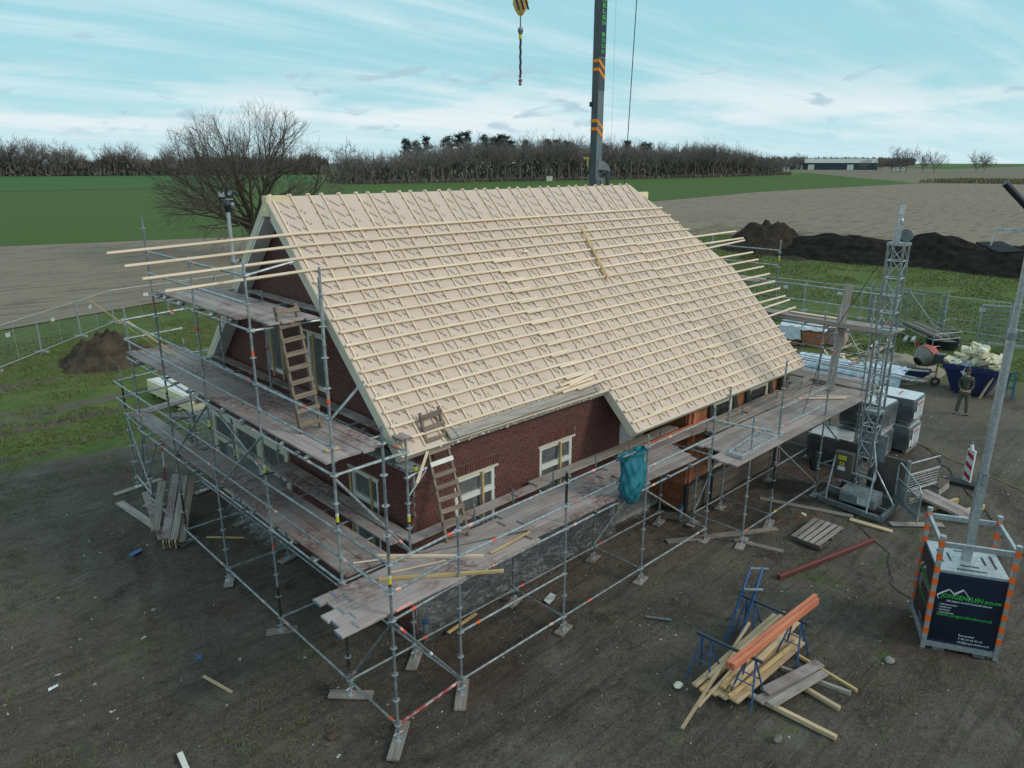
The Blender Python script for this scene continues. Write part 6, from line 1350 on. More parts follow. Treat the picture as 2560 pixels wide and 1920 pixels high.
b = B(); b.lathe(hc + Mh @ Vector((0, -.016, .022)), [(.082, -.05), (.09, -.01), (.09, .05), (.07, .105), (.03, .13), (0, .132)], 14, Mh @ Matrix.Diagonal((.98, 1.12, 1.0))); b.build('hair', 'hair', ps, smooth=True)
for s_ in (-1, 1):
    b = B()
    for k in range(4): ang_ = -.25 + .2 * k; p0 = pp(s_ * .065, .245, 1.0 + .012 * k - .02); p1 = pp(s_ * .02, .27, 1.0 + .012 * k - .02); p2 = pp(s_ * -.005 + s_ * .01 * k, .285, .99 + .012 * k - .02); b.tube(p0, p1, .009, 6); b.tube(p1, p2, .008, 6)
    b.tube(pp(s_ * .06, .24, 1.02), pp(s_ * .015, .25, 1.045), .010, 6); b.box(pp(s_ * .07, .235, 1.0), (.06, .05, .055), Mh); b.build('hand', 'skin', ps)
    b = B(); c_ = pp(s_ * .18, .09, .05); b.box(c_, (.09, .27, .07), Matrix((sd_, fd, V3(0, 0, 1))).transposed() @ rz(-s_ * .12)); b.build('shoe', 'shoe', ps); B().box(pp(s_ * .18, .09, .012), (.1, .285, .022), Matrix((sd_, fd, V3(0, 0, 1))).transposed() @ rz(-s_ * .12)).box(pp(s_ * .18, .12, .088), (.05, .1, .01), Matrix((sd_, fd, V3(0, 0, 1))).transposed()).build('shoe_sole', 'sole_white', ps)
tag(B().box(pp(0, .285, 1.0), (.15, .075, .012), Matrix((sd_, fd, V3(0, 0, 1))).transposed() @ Matrix.Rotation(.3, 3, 'X')).build('phone', 'print_white'), 'white phone held in both hands by the standing person', 'phone')
# sand heap, tubs, brick packs, foil, profiles, pipes
def heap(name, label, cx, cy, rx, ry, h, mat, seed, cat='heap', n=44, ridge=0.0, rough=.12, bumps=(), fine=0.0):
    f1, f2 = vnoise(seed), vnoise(seed + 50); b = B()
    for i in range(n + 1):
        for j in range(n + 1):
            u, v_ = -1 + 2 * i / n, -1 + 2 * j / n; d = math.hypot(u, v_)
            e = d + 0.28 * (float(f1(np.array([u * 2.2 + 9]), np.array([v_ * 2.2 + 9]))[0]) - .5)
            z_ = max(0, 1 - max(e, 0) ** 1.25) if not bumps else 0
            for bx_, by_, br, bh in bumps: z_ = max(z_, bh * max(0, 1 - (math.hypot((u - bx_), (v_ - by_) * .9) / br) ** 1.35 + .25 * (float(f1(np.array([u * 3 + 4]), np.array([v_ * 3 + 7]))[0]) - .5)))
            z_ = z_ * h * (1 + rough * (float(f2(np.array([u * 7 + 30]), np.array([v_ * 7 + 30]))[0]) - .5) * 2) + (fine * (float(f2(np.array([u * 26 + 80]), np.array([v_ * 26 + 80]))[0]) - .5) if z_ > .05 else 0)
            b.v.append((cx + u * rx, cy + v_ * ry, z_ - .05))
    for i in range(n):
        for j in range(n): k = i * (n + 1) + j; b.f.append((k, k + n + 1, k + n + 2, k + 1)); b.m.append(0)
    return tag(b.build(name, mat, smooth=True), label, cat, None)
heap('sand_heap', 'heap of pale building sand behind the cement mixer', 35.6, 11.4, 2.6, 2.2, .75, 'sand', 21)
heap('soil_heap', 'conical heap of brown manure and straw behind the roof', 76.5, 39.9, 5.2, 5.2, 3.3, 'soil_brown', 31, n=60, rough=.16, fine=.28)
heap('soil_heap', 'long low bank of black topsoil beyond the fence', 77, 22.5, 9.5, 19, 3.1, 'soil_black', 41, n=110, rough=.14, fine=.35, bumps=((-.1, .42, .52, .86), (.05, .05, .55, .80), (-.05, -.42, .5, .78), (.0, -.8, .3, .35), (.0, .75, .3, .35)))
heap('soil_heap', 'small brown heap with rubble beside the left fence', 9.6, 38.5, 2.3, 2.6, 1.35, 'soil_light', 51, n=60, rough=.28, fine=.22)
heap('soil_heap', 'low scrap mound of dark earth between the two big heaps', 74, 33.5, 5, 2.6, .5, 'soil_brown', 61, n=44, rough=.3, fine=.12)
b = B().box((90.5, 46.5, .45), (2.5, 1.2, .9), rz(.3)).box((91.6, 47.3, .4), (1.2, 1.0, .8), rz(.5)); tag(b.build('concrete_blocks', 'concrete'), 'pale grey block at the field edge behind the brown heap', 'block')
def tub(label, x, y, r, h, mat, group='mortar tubs'):
    t_ = thing('mortar_tub', label, 'tub', (x, y, 0), group); B().lathe((x, y, 0), [(0, .01), (r * .8, .01), (r, h), (r * .94, h), (r * .76, .05), (0, .05)], 18).build('shell', mat, t_); B().lathe((x, y, h * .75), [(0, 0), (r * .9, 0)], 18).build('mortar_fill', 'cement_grey', t_); return t_
tub('round blue mortar tub behind the foil sheets', 33.0, 13.3, .42, .55, 'skip_blue'); tub('second blue mortar tub near the leaning plank', 32.2, 12.2, .38, .5, 'skip_blue'); tub('black tub on the grass by the far fence', 41.6, 11.3, .8, .5, 'black_plastic')
def brick_pack(label, x, y, ang, mat, wrap):
    th = thing('brick_pack', label, 'brick pack', (x, y, 0), 'packs of building blocks'); M_ = rz(ang); q = lambda a, c, h: Vector((x, y, h)) + M_ @ Vector((a, c, 0))
    for i in range(5):
        for j in range(4):
            me = cached(('pblock', mat), mat, lambda b: b.box((0, 0, 0), (.19, .98, .235))); place(me, 'block', th, M_, q(-.4 + .2 * i, 0, .14 + .25 * j))
    if wrap:
        b = B(); nn = 10
        for i in range(nn + 1):
            for j in range(nn + 1): u, v_ = -1 + 2 * i / nn, -1 + 2 * j / nn; e = max(abs(u), abs(v_)); b.v.append(tuple(q(u * .62, v_ * .62, 1.04 + .03 * math.sin(i * 2.1 + j * 1.3) - (0.75 * wrap * max(0, e - .8) / .2 if e > .8 else 0))))
        for i in range(nn):
            for j in range(nn): k = i * (nn + 1) + j; b.f.append((k, k + nn + 1, k + nn + 2, k + 1)); b.m.append(0)
        b.build('film_cover', 'film_white', th)
    return th
brick_pack('pack of orange blocks with torn white film, beside the roof verge', 36.9, 17.3, R(20), 'brick_orange', .9); brick_pack('open pack of upright orange blocks near the scaffold', 37.4, 16.2, R(15), 'brick_orange', .2); brick_pack('pack of pinkish blocks under smooth white film', 38.6, 15.5, R(12), 'wrapped_brick', .12); brick_pack('rear pack of blocks under crumpled white film', 38.4, 17.9, R(25), 'brick_orange', .7)
b = B(); nn = 26; mm_ = 12
for i in range(nn + 1):
    for j in range(mm_ + 1):
        u, v_ = i / nn, j / mm_; q_ = V3(31.2, 14.6, 0).lerp(V3(31.9, 10.0, 0), u) + V3(1, .12, 0) * (v_ * 2.1 + .2 * math.sin(u * 9)); b.v.append((q_.x, q_.y, .62 + .07 * math.sin(i * 1.7) * math.cos(j * 1.1) + .05 * math.sin(i * .6 + j * 2.0) - (.5 if j in (0, mm_) else 0)))
for i in range(nn):
    for j in range(mm_): k = i * (mm_ + 1) + j; b.f.append((k, k + 1, k + mm_ + 2, k + mm_ + 1)); b.m.append(0)
tag(b.build('foil_cover', 'foil_sheet', smooth=True), 'crumpled pale blue foil covering a stack behind the right-hand deck', 'cover')
for i, (x_, l0, l1, lab) in enumerate(((31.35, 14.3, 9.0, 'long bright metal profile on the pale foil, longest'), (31.7, 14.4, 9.4, 'metal profile on the pale foil, middle'), (32.1, 14.5, 10.5, 'metal profile on the pale foil, farthest'), (31.15, 13.0, 9.3, 'metal profile on the pale foil, nearest'))): stick(lab, (x_, l0, .78), (x_ + .25, l1, .74), .07, .05, 'galv_bright', 'metal profiles on the foil', 'metal_profile', 'profile')
for i, (x0, y0, x1, y1, z_) in enumerate(((41.2, 12.9, 39.0, 12.3, .3), (41.5, 12.6, 39.2, 12.0, .3))): stick('blue-grey steel channel leaning behind the sand heap, %s' % ('upper' if i else 'lower'), (x0, y0, z_ + .1), (x1, y1, z_ + .35), .16, .1, 'galv', 'steel channels', 'steel_channel', 'channel')
wl = 'scrap laths on the grass beyond the foil'
rs = random.Random(9)
for i in range(22):
    x_, y_ = rs.uniform(35.2, 39.5), rs.uniform(12.8, 15.2); a = rs.uniform(-.5, .9); L_ = rs.uniform(.8, 2.2); d = V3(math.cos(a), math.sin(a), 0) * L_ / 2
    stick('scrap lath in the loose wood heap on the grass', V3(x_, y_, .06 + .012 * i) - d, V3(x_, y_, .08 + .012 * i + rs.uniform(0, .1)) + d, .1, .025, ('cut_pine', 'grey_wood', 'fresh_pine', 'ladder_wood')[i % 4], wl, 'scrap_lath', 'lath')
gb = heap('gravel_bag', 'white builder bag of gravel behind the hoist mast', 33.2, 11.9, .75, .75, .75, 'film_white', 71, 'bag', 16)
bx = thing('crate', 'dark crate of bricks and pipes behind the hoist mast', 'crate', (32.6, 12.2, 0)); B().box((32.7, 12.4, .3), (1.1, .9, .6)).build('box', 'dark_wood', bx); 
for i in range(5): B().box((32.4 + .15 * i, 12.2 + .1 * (i % 2), .66), (.2, .1, .08), rz(i)).build('brick', 'brick_orange', bx)
# ------------------------------------------------------------------ insulation packs at the left
for i, (z_, lab) in enumerate(((.12, 'lower cream insulation panel in the stack beyond the gable scaffold'), (.40, 'upper cream insulation panel in the stack beyond the gable scaffold'))):
    th = thing('insulation_panel', lab, 'insulation panel', (9.7, 29.6, z_), 'insulation panels on the grass'); Mi = rz(R(4)); B().box((9.75, 29.5, z_ + .12), (1.2, 3.9, .235), Mi).build('foam_core', 'foam', th); B().box((9.75, 29.5, z_ + .245), (1.2, 3.9, .012), Mi).build('white_facing', 'white_board', th)
    for k in range(3): B().box(V3(9.75, 29.5, z_ + .262) + Mi @ V3(-.5 + .5 * k, 0, 0), (.04, 3.9, .02), Mi).build('counter_batten', 'fresh_pine', th)
for k in range(2): tag(board('bearer', None, (9.1, 28.3 + 2.4 * k, .06), (10.4, 28.3 + 2.4 * k, .06), .1, .1, 'cut_pine'), 'wooden bearer under the insulation panels, %s' % ('far end' if k else 'near end'), 'bearer', 'bearers under the panels')
# steel mesh rack and red-white prop under the left end of the gable scaffold
rk = thing('mesh_crate', 'galvanised wire mesh crate with scaffold fittings behind the garden doors', 'crate', (8.2, 22.6, 0)); b = B()
for i in range(13): b.tube((7.3 + .15 * i, 21.9, 1.6), (7.3 + .15 * i, 23.3, 1.6), .008, 4); b.tube((7.3 + .15 * i, 21.9, .2), (7.3 + .15 * i, 21.9, 1.6), .008, 4)
for j in range(10): b.tube((7.3, 21.9 + .155 * j, 1.6), (9.1, 21.9 + .155 * j, 1.6), .008, 4); b.tube((7.3, 21.9, .2 + .155 * j), (9.1, 21.9, .2 + .155 * j), .008, 4)
b.build('wire_mesh', 'galv_bright', rk, kind='stuff'); b = B()
for x_ in (7.3, 9.1):
    for y_ in (21.9, 23.3): b.tube((x_, y_, 0), (x_, y_, 1.65), .03, 6)
b.build('corner_posts', 'galv_dull', rk)
for k in range(6): B().tube((7.4, 22.1 + .13 * k, 1.66), (8.9, 22.05 + .13 * k, 1.66), .024, 6).build('tube', 'galv', rk)
pp_ = thing('prop', 'red and white striped pole standing under the end of the gable scaffold', 'pole', (6.3, 21.6, 0))
for k in range(4): B().tube((6.3 + .02 * k, 21.6, .1 + .5 * k), (6.3 + .02 * k + .02, 21.6, .6 + .5 * k), .02, 8).build('segment', 'red_paint' if k % 2 == 0 else 'print_white', pp_)
for x_, y_, lab in ((15.55, 9.75, 'grey drain pipe stub with blue cap by the block wall'), (16.9, 9.7, 'dark drain pipe stub with blue cap beside the scaffold foot'), (7.45, 10.35, 'small pipe stub with blue cap at the house corner')):
    th = thing('pipe_stub', lab, 'pipe', (x_, y_, 0), 'pipe stubs with blue caps'); h_ = .9 if x_ > 16 else .4; B().tube((x_, y_, 0), (x_, y_, h_), .055, 12).build('pipe', 'black_plastic' if x_ > 16 else 'galv_dull', th); B().tube((x_, y_, h_), (x_, y_, h_ + .06), .06, 12).build('cap', 'blue_paint', th)
# ------------------------------------------------------------------ mesh fences
def fence_proto(L_=3.45, H_=2.0):
    th = thing('mesh_fence', 'x', 'fence', (0, 0, 0)); b = B()
    for x_ in (0.02, L_ - .02): b.tube((x_, 0, .05), (x_, 0, H_), .021, 8)
    b.tube((0, 0, .12), (L_, 0, .12), .018, 6); b.tube((0, 0, H_ - .02), (L_, 0, H_ - .02), .021, 6); b.tube((L_ / 2, 0, .12), (L_ / 2, 0, H_), .014, 6); b.build('frame', 'galv_bright', th)
    b = B(); n = 30
    for i in range(1, n): x_ = L_ * i / n; b.tube((x_, 0, .12), (x_, 0, H_ - .02), .0035, 3, cap=False)
    for j in range(1, 8): z_ = .12 + (H_ - .14) * j / 8; b.tube((0, 0, z_), (L_, 0, z_), .004, 3, cap=False)
    b.build('wire_mesh', 'galv_dull', th, kind='stuff'); b = B(); b.box((L_ * .62, -.012, 1.45), (.32, .006, .2)); b.build('name_plate', 'film_white', th)
    b = B(); b.box((0, 0, .06), (.22, .68, .12)); b.build('foot_block', 'concrete', th); return th
fp = fence_proto(); first = [True]
def fence(x, y, x1, y1, label, group):
    a = math.atan2(y1 - y, x1 - x)
    if first[0]: first[0] = False; fp.location = (x, y, 0); fp.rotation_euler = (0, 0, a); fp['label'] = label; fp['group'] = group; return fp
    return dup(fp, (x, y, 0), a, label, group)
def run_fence(p0, d, n, labels, group):
    d = Vector(d).normalized()
    for i in range(n): a = Vector(p0) + d * 3.5 * i; fence(a.x, a.y, (a + d).x, (a + d).y, labels[i], group)
FR = 'site fence panels on the right'; FLg = 'site fence panels on the left'
run_fence((45.7, 24.2), (0.02, -1), 3, ['mesh fence panel just right of the far gable scaffold post', 'mesh fence panel behind the leaning grey plank', 'mesh fence panel ending at the sliding gate'], FR)
run_fence((46.2, 13.0), (.02, -1), 4, ['mesh fence panel right behind the sliding gate', 'mesh fence panel behind the large grey gate leaf at right', 'mesh fence panel near the right mast', 'mesh fence panel at the right picture edge'], FR)
run_fence((12.3, 47.4), (-.69, -.72), 5, ['left fence panel farthest from the camera, at the bend', 'left fence panel second from the bend', 'left fence panel third from the bend', 'left fence panel fourth from the bend', 'left fence panel at the left picture edge'], FLg)
run_fence((12.35, 47.5), (.98, .2), 5, ['fence panel right of the bend, seen past the lath', 'fence panel behind the top left scaffold post', 'fence panel behind the upper gable deck', 'fence panel left of the far light tower', 'fence panel behind the gable verge'], FLg)
gt_ = thing('sliding_gate', 'tall grey steel sliding gate with diagonal brace in the fence line', 'gate', (45.2, 14.4, 0)); b = B(); L0, L1 = (45.25, 16.4), (45.15, 12.45)
def gp(u, z): return V3(L0[0] + (L1[0] - L0[0]) * u, L0[1] + (L1[1] - L0[1]) * u, z)
for u in (0, .5, 1): b.bar(gp(u, .1), gp(u, 2.25), .07, .07, (0, 1, 0))
b.bar(gp(0, 2.25), gp(1, 2.25), .07, .07); b.bar(gp(0, .15), gp(1, .15), .07, .1); b.build('frame', 'galv', gt_); B().bar(gp(.5, 2.2), gp(.95, .2), .06, .07, (1, 0, 0)).build('diagonal_brace', 'galv', gt_); b = B()
for i in range(44): b.tube(gp(i / 44, .15), gp(i / 44, 2.2), .006, 3, cap=False)
for j in range(9): b.tube(gp(0, .3 + .22 * j), gp(1, .3 + .22 * j), .006, 3, cap=False)
b.build('mesh_infill', 'galv', gt_, kind='stuff'); B().bar(gp(-.02, 0), gp(-.02, 2.45), .1, .1, (0, 1, 0)).bar(gp(1.02, 0), gp(1.02, 2.45), .1, .1, (0, 1, 0)).build('gate_post', 'galv', gt_)
g2 = thing('gate_leaf', 'loose grey steel gate leaf propped up at the right beside the mast', 'gate', (43.6, 9.2, 0)); b = B()
def g2p(u, z): return V3(43.3 + .8 * u, 10.2 - 2.3 * u, z)
for u in (0, .52, 1): b.bar(g2p(u, .15), g2p(u, 2.2), .06, .06, (0, 1, 0))
b.bar(g2p(0, 2.2), g2p(1, 2.2), .06, .08); b.bar(g2p(0, .2), g2p(1, .2), .07, .12); b.build('frame', 'galv_bright', g2); b = B()
for i in range(28): b.tube(g2p(i / 28, .2), g2p(i / 28, 2.2), .006, 3, cap=False)
for j in range(8): b.bar(g2p(0, .4 + .22 * j), g2p(1, .4 + .22 * j), .03, .04)
b.build('mesh_infill', 'galv', g2, kind='stuff')
rk2 = thing('steel_rack', 'low galvanised tube rack of timber standing on the grass by the gate', 'rack', (42, 12.6, 0)); b = B()
for x_, y_ in ((40.4, 11.4), (43.1, 14.0), (42.0, 10.6), (44.5, 12.9)): b.tube((x_, y_, 0), (x_, y_, .95), .028, 6)
for z_ in (.25, .6, .9): b.tube((40.4, 11.4, z_), (43.1, 14.0, z_), .024, 6); b.tube((42.0, 10.6, z_), (44.5, 12.9, z_), .024, 6); b.tube((40.4, 11.4, z_), (42.0, 10.6, z_), .024, 6)
b.build('tube_frame', 'galv_dull', rk2)
for i in range(5): board('beam', rk2, (40.7 + .25 * i, 11.3 - .1 * i, .66), (43.3 + .25 * i, 13.8 - .1 * i, .66), .16, .1, 'grey_wood' if i % 2 else 'dark_wood')
br = thing('barrier', 'grey tubular crowd barrier on the grass between the two gates', 'barrier', (42.6, 10.7, 0)); b = B(); b.path([(42.2, 11.6, 0), (42.2, 11.6, 1.3), (42.5, 11.4, 1.4), (43.0, 9.9, 1.35), (43.1, 9.7, 1.25), (43.1, 9.7, 0)], .02)
for i in range(8): f = i / 7; b.tube((42.25 + .8 * f, 11.5 - 1.75 * f, .2), (42.25 + .8 * f, 11.5 - 1.75 * f, 1.3), .01, 4)
b.tube((42.2, 11.6, .2), (43.1, 9.7, .2), .016, 6); b.build('tube_frame', 'galv', br)
# cables on the ground
def cable(label, pts, r, mat):
    b = B(); P_ = []
    for i in range(len(pts) - 1):
        for k in range(6): f = k / 6; x_ = pts[i][0] + (pts[i + 1][0] - pts[i][0]) * f + .06 * math.sin(i * 3 + k); y_ = pts[i][1] + (pts[i + 1][1] - pts[i][1]) * f + .06 * math.cos(i * 2 + k); P_.append((x_, y_, max(.012, GZ(x_, y_) + .014)))
    return tag(b.path(P_, r, 5).build('cable', mat), label, 'cable', 'cables on the ground')
cable('dark cable from the tile pallets across the mud to the beacon', [(26.2, 7.2), (24.6, 5.9), (23.6, 5.3), (21.8, 4.0), (18, 1.5)], .014, 'cable')
cable('yellowish cable from the tile pallets past the mast', [(26.3, 7.6), (25.2, 5.5), (23.8, 2.6), (23, .5)], .015, 'cable_yellow')
cable('orange-brown cable loop near the wooden pallet', [(16.2, 8.0), (16.6, 7.7), (17.2, 7.9), (17.6, 7.6), (18.0, 7.6), (18.4, 7.3), (19.1, 7.5)], .010, 'cable_orange')
cable('dark cable from the hoist to the light tower', [(19.6, 6.9), (18.6, 6.2), (17.8, 5.2), (16.4, 4.6), (15.9, 3.9)], .010, 'cable')
# ------------------------------------------------------------------ trees and distance
class TreeB:
    def __init__(s, seed): s.r = random.Random(seed); s.wood = B(); s.twig = B()
    def limb(s, p, d, L_, r0, r1, seg, sides, up=0.0, wob=.12, b=None):
        b = b or s.wood; pts = [p.copy()]; d = d.normalized(); rs = s.r
        for i in range(seg):
            d = (d + Vector((rs.gauss(0, wob), rs.gauss(0, wob), rs.gauss(0, wob) + up))).normalized(); pts.append(pts[-1] + d * L_ / seg)
        k = len(b.v)
        for i, q_ in enumerate(pts):
            t_ = pts[min(i + 1, seg)] - pts[max(i - 1, 0)]; M_ = frame(t_, (0, 0, 1) if abs(t_.normalized().z) < .95 else (1, 0, 0)); rr = r0 + (r1 - r0) * i / seg
            for a in range(sides): b.v.append(tuple(q_ + M_ @ Vector((0, rr * math.cos(2 * PI * a / sides), rr * math.sin(2 * PI * a / sides)))))
        for i in range(seg):
            for a in range(sides): b.f.append((k + i * sides + a, k + i * sides + (a + 1) % sides, k + (i + 1) * sides + (a + 1) % sides, k + (i + 1) * sides + a)); b.m.append(0)
        return pts, d
    def sprig(s, p, d, L_, w_):
        rs = s.r; n_ = d.cross(Vector((rs.gauss(0, 1), rs.gauss(0, 1), rs.gauss(0, 1)))).normalized() * w_; m_ = p + d * L_ * .55 + Vector((rs.gauss(0, .06), rs.gauss(0, .06), rs.gauss(0, .06))) * L_; e = m_ + (d + Vector((rs.gauss(0, .25), rs.gauss(0, .25), rs.gauss(.12, .2)))).normalized() * L_ * .5
        s.twig.add([p - n_, p + n_, m_ + n_ * .6, m_ - n_ * .6, e], [(0, 1, 2, 3), (3, 2, 4)])
def fan(d, rs, spread):
    a = d.orthogonal().normalized(); c = d.cross(a); t_ = rs.uniform(0, 2 * PI); return (d * math.cos(spread) + (a * math.cos(t_) + c * math.sin(t_)) * math.sin(spread)).normalized()
# the big solitary tree
TX, TY = 33.2, 73.0
T = TreeB(11); rs = T.r
trunk = thing('bare_tree', 'large bare spreading tree standing in the field behind the gable', 'tree', (TX, TY, 0))
pts, d = T.limb(V3(TX, TY, -.1), V3(.03, 0, 1), 3.2, .62, .46, 4, 9, 0, .05)
fork = pts[-1]
def grow_(p, d, L_, r0, lev, inc):
    if lev == 0:
        T.sprig(p, d, L_, .010); return
    for _ in range(12):
        e_ = p + d.normalized() * L_ - V3(TX, TY, 5.2)
        if (e_.x ** 2 + e_.y ** 2) / 86.0 + max(e_.z, 0) ** 2 / 104.0 < 1.0 or L_ < .3: break
        L_ *= .86
    if L_ < .3 and lev > 1: return
    seg = 5 if lev >= 4 else (4 if lev >= 2 else 3); up = (.03 if lev >= 4 else .015) if inc > .2 else -.01
    pts, de = T.limb(p, d, L_, r0, r0 * .50, seg, 7 if lev >= 4 else (5 if lev == 3 else 3), up, .13 if lev < 4 else .09, T.wood if lev >= 3 else T.twig)
    n = {5: 6, 4: 6, 3: 5, 2: 5, 1: 3}[lev]
    for i in range(n):
        f = .28 + .72 * (i + rs.random() * .6) / n; k = min(int(f * seg), seg - 1); q_ = pts[k].lerp(pts[k + 1], f * seg - k); dd = (pts[k + 1] - pts[k]).normalized()
        nd_ = fan(dd, rs, rs.uniform(.45, .95) if lev < 5 else rs.uniform(.4, .8)); nd_ = (nd_ + Vector((0, 0, .16 if inc > 0 else -.05))).normalized()
        grow_(q_, nd_, L_ * rs.uniform(.46, .68), r0 * .46 * (1 - .25 * f), lev - 1, inc)
    grow_(pts[-1], de, L_ * .5, r0 * .46, lev - 1, inc)
sideV = Vector((.722, -.692, 0)); dep = Vector((.692, .722, 0))
for i in range(11):
    az = i * 2.39996 + rs.uniform(-.2, .2); el = (.42, .95, .62, 1.25, .5, .85, 1.45, .45, 1.05, .7, .38, 1.2, .8)[i]
    dv = (sideV * math.cos(az) + dep * math.sin(az) * .8) * math.cos(el) + V3(0, 0, math.sin(el))
    grow_(fork - V3(0, 0, rs.uniform(0, .9)), dv.normalized(), 6.6 + 1.4 * math.cos(el) + rs.uniform(-.3, .5), .22, 4, 1.0)
for a, c, h, z_, L_ in ((-1, .2, .10, 3.0, 7.0), (-.9, -.4, .16, 3.4, 6.4), (1, .3, .14, 3.2, 7.0), (.9, -.5, .10, 2.9, 6.4), (-.3, -1, .1, 3.1, 4.2), (.4, -.9, .0, 2.7, 4.0)):
    grow_(V3(TX, TY, z_), (sideV * a + dep * c + V3(0, 0, h)).normalized(), L_, .12, 3, 0.0)
T.wood.build('trunk', 'bark', trunk, smooth=True); T.twig.build('crown', 'twig', trunk, kind='stuff')
# generic far trees
def far_tree(seed, H_, spread, kind):
    T = TreeB(seed); rs = T.r; W_ = T.wood
    hb = H_ * (.42 if kind == 'wood' else .22)
    pts, d = T.limb(V3(0, 0, -.2), V3(rs.gauss(0, .03), rs.gauss(0, .03), 1), hb, .26 * H_ / 18, .17 * H_ / 18, 3, 5, 0, .03)
    top = pts[-1]; nl = 9
    for i in range(nl):
        a = 2 * PI * i / nl + rs.uniform(-.3, .3); el = rs.uniform(.55, 1.35); dd = Vector((math.cos(a) * math.cos(el), math.sin(a) * math.cos(el), math.sin(el))); L_ = (H_ - hb) * rs.uniform(.75, 1.0) * (.75 + .25 * math.sin(el))
        dd.x *= spread; dd.y *= spread
        p1, d1 = T.limb(top - V3(0, 0, rs.uniform(0, hb * .3)), dd, L_, .10 * H_ / 18, .03, 4, 3, .05, .1)
        for j in range(9):
            f = .25 + .75 * j / 9; k = min(int(f * 4), 3); q_ = p1[k].lerp(p1[k + 1], f * 4 - k); d2 = fan((p1[k + 1] - p1[k]).normalized(), rs, rs.uniform(.5, 1.0)); d2.z += .2; L2 = L_ * rs.uniform(.28, .5)
            p2, d3 = T.limb(q_, d2, L2, .035, .015, 2, 3, .04, .12, T.twig)
            for m_ in range(8):
                f2 = rs.random(); q2 = p2[0].lerp(p2[-1], f2); d4 = fan(d2.normalized(), rs, rs.uniform(.4, 1.1)); d4.z += .15; T.sprig(q2, d4.normalized(), L2 * rs.uniform(.35, .7), .05 if kind == 'wood' else .075)
    return T
def pine(seed, H_):
    T = TreeB(seed); rs = T.r; T.limb(V3(0, 0, -.2), V3(0, 0, 1), H_ * .93, .24, .06, 4, 5, 0, .03)
    for i in range(60):
        f = rs.uniform(.42, 1.0); c = V3(rs.gauss(0, 1), rs.gauss(0, 1), 0) * H_ * .10 * (1.2 - f) * 1.6 + V3(0, 0, H_ * f)
        for j in range(34):
            q_ = c + Vector((rs.gauss(0, .62), rs.gauss(0, .62), rs.gauss(0, .42))); n_ = Vector((rs.gauss(0, 1), rs.gauss(0, 1), rs.gauss(0, .6))).normalized() * .34; m_ = n_.orthogonal().normalized() * .22; T.twig.add([q_ - n_ - m_, q_ + n_ - m_, q_ + n_ * .4 + m_], [(0, 1, 2)])
    return T
protos = {}
def proto(key, T, m1, m2, label, group):
    th = thing('bare_tree' if 'pine' not in key else 'pine_tree', label, 'tree', (0, 0, 0), group); T.wood.build('trunk', m1, th); T.twig.build('crown', m2, th, kind='stuff'); protos[key] = [th, False]
WL = 'bare deciduous tree in the far wood beyond the green field'; WG = 'bare trees of the far wood'
HLb = 'bare tree in the far tree line at the left'; HG = 'bare trees of the left tree line'
PL = 'dark green pine rising out of the far wood'; PG = 'pines of the far wood'
for i in range(4): proto('wood%d' % i, far_tree(100 + i, 19 + i * .9, .8, 'wood'), 'far_bark', 'hazed_twig', WL, WG)
for i in range(3): proto('hedge%d' % i, far_tree(200 + i, 17 + 2 * i, 1.0, 'hedge'), 'far_bark', 'hazed_twig', HLb, HG)
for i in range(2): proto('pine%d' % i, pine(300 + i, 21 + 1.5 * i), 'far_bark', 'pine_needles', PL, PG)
for i in range(2): proto('solo%d' % i, far_tree(400 + i, 14 + 3 * i, 1.15, 'solo'), 'far_bark', 'hazed_twig', 'x', 'bare roadside trees at the right')
def put_tree(key, x, y, s_=1.0, label=None, group=None):
    th, used = protos[key]; a = random.uniform(0, 6.28)
    if not used:
        protos[key][1] = True; th.location = (x, y, 0); th.rotation_euler = (0, 0, a); th.scale = (s_, s_, s_)
        if label: th['label'] = label
        if group: th['group'] = group
        return th
    o = dup(th, (x, y, 0), a, label, group); o.scale = (s_, s_, s_); return o
def lerp_edge(x): return np.interp(x, [150, 177, 240, 285, 352, 425, 523, 560], [292, 283, 277, 267, 266, 259, 266, 275])
rs = random.Random(77)
def hfac(x): return float(np.interp(x, [175, 205, 235, 300, 400, 430, 470, 525, 560], [.55, .72, .93, 1.05, .98, 1.02, .86, .60, .5]))
for row in range(4):
    x = 178 + row * 2.3
    while x < 556:
        put_tree('wood%d' % rs.randrange(4), x, float(lerp_edge(x)) + 2 + row * 9 + rs.uniform(-2, 2), hfac(x) * rs.uniform(.88, 1.08), WL, WG); x += rs.uniform(5.5, 9.0) * (1 if x < 420 else .85)
for k in range(26):
    x = rs.choice((rs.uniform(225, 300), rs.uniform(250, 345), rs.uniform(280, 400))); put_tree('pine%d' % rs.randrange(2), x, float(lerp_edge(x)) + rs.uniform(22, 48), rs.uniform(.92, 1.10), PL, PG)
put_tree('solo0', 172, 283, 1.15, 'tall bare tree standing apart at the left end of the far wood', 'lone bare trees')
def scrub(name, label, fn, n, size, mat='hazed_scrub', seed=5):
    rs = random.Random(seed); b = B()
    for i in range(n):
        x, y, z = fn(rs); s_ = size * rs.uniform(.5, 1.3); a = rs.uniform(0, PI); d = Vector((math.cos(a), math.sin(a), 0)) * s_ * .22; t_ = Vector((rs.gauss(0, .3), rs.gauss(0, .3), 1)).normalized() * s_; b.add([V3(x, y, z) - d, V3(x, y, z) + d, V3(x, y, z) + t_], [(0, 1, 2)])
    return tag(b.build(name, mat), label, 'undergrowth', kind='stuff')
def fw(rs): x = rs.uniform(176, 556); k = hfac(x); return x, float(lerp_edge(x)) + 6 + abs(rs.gauss(0, 14)), rs.uniform(0, 1) ** 1.6 * 12 * k
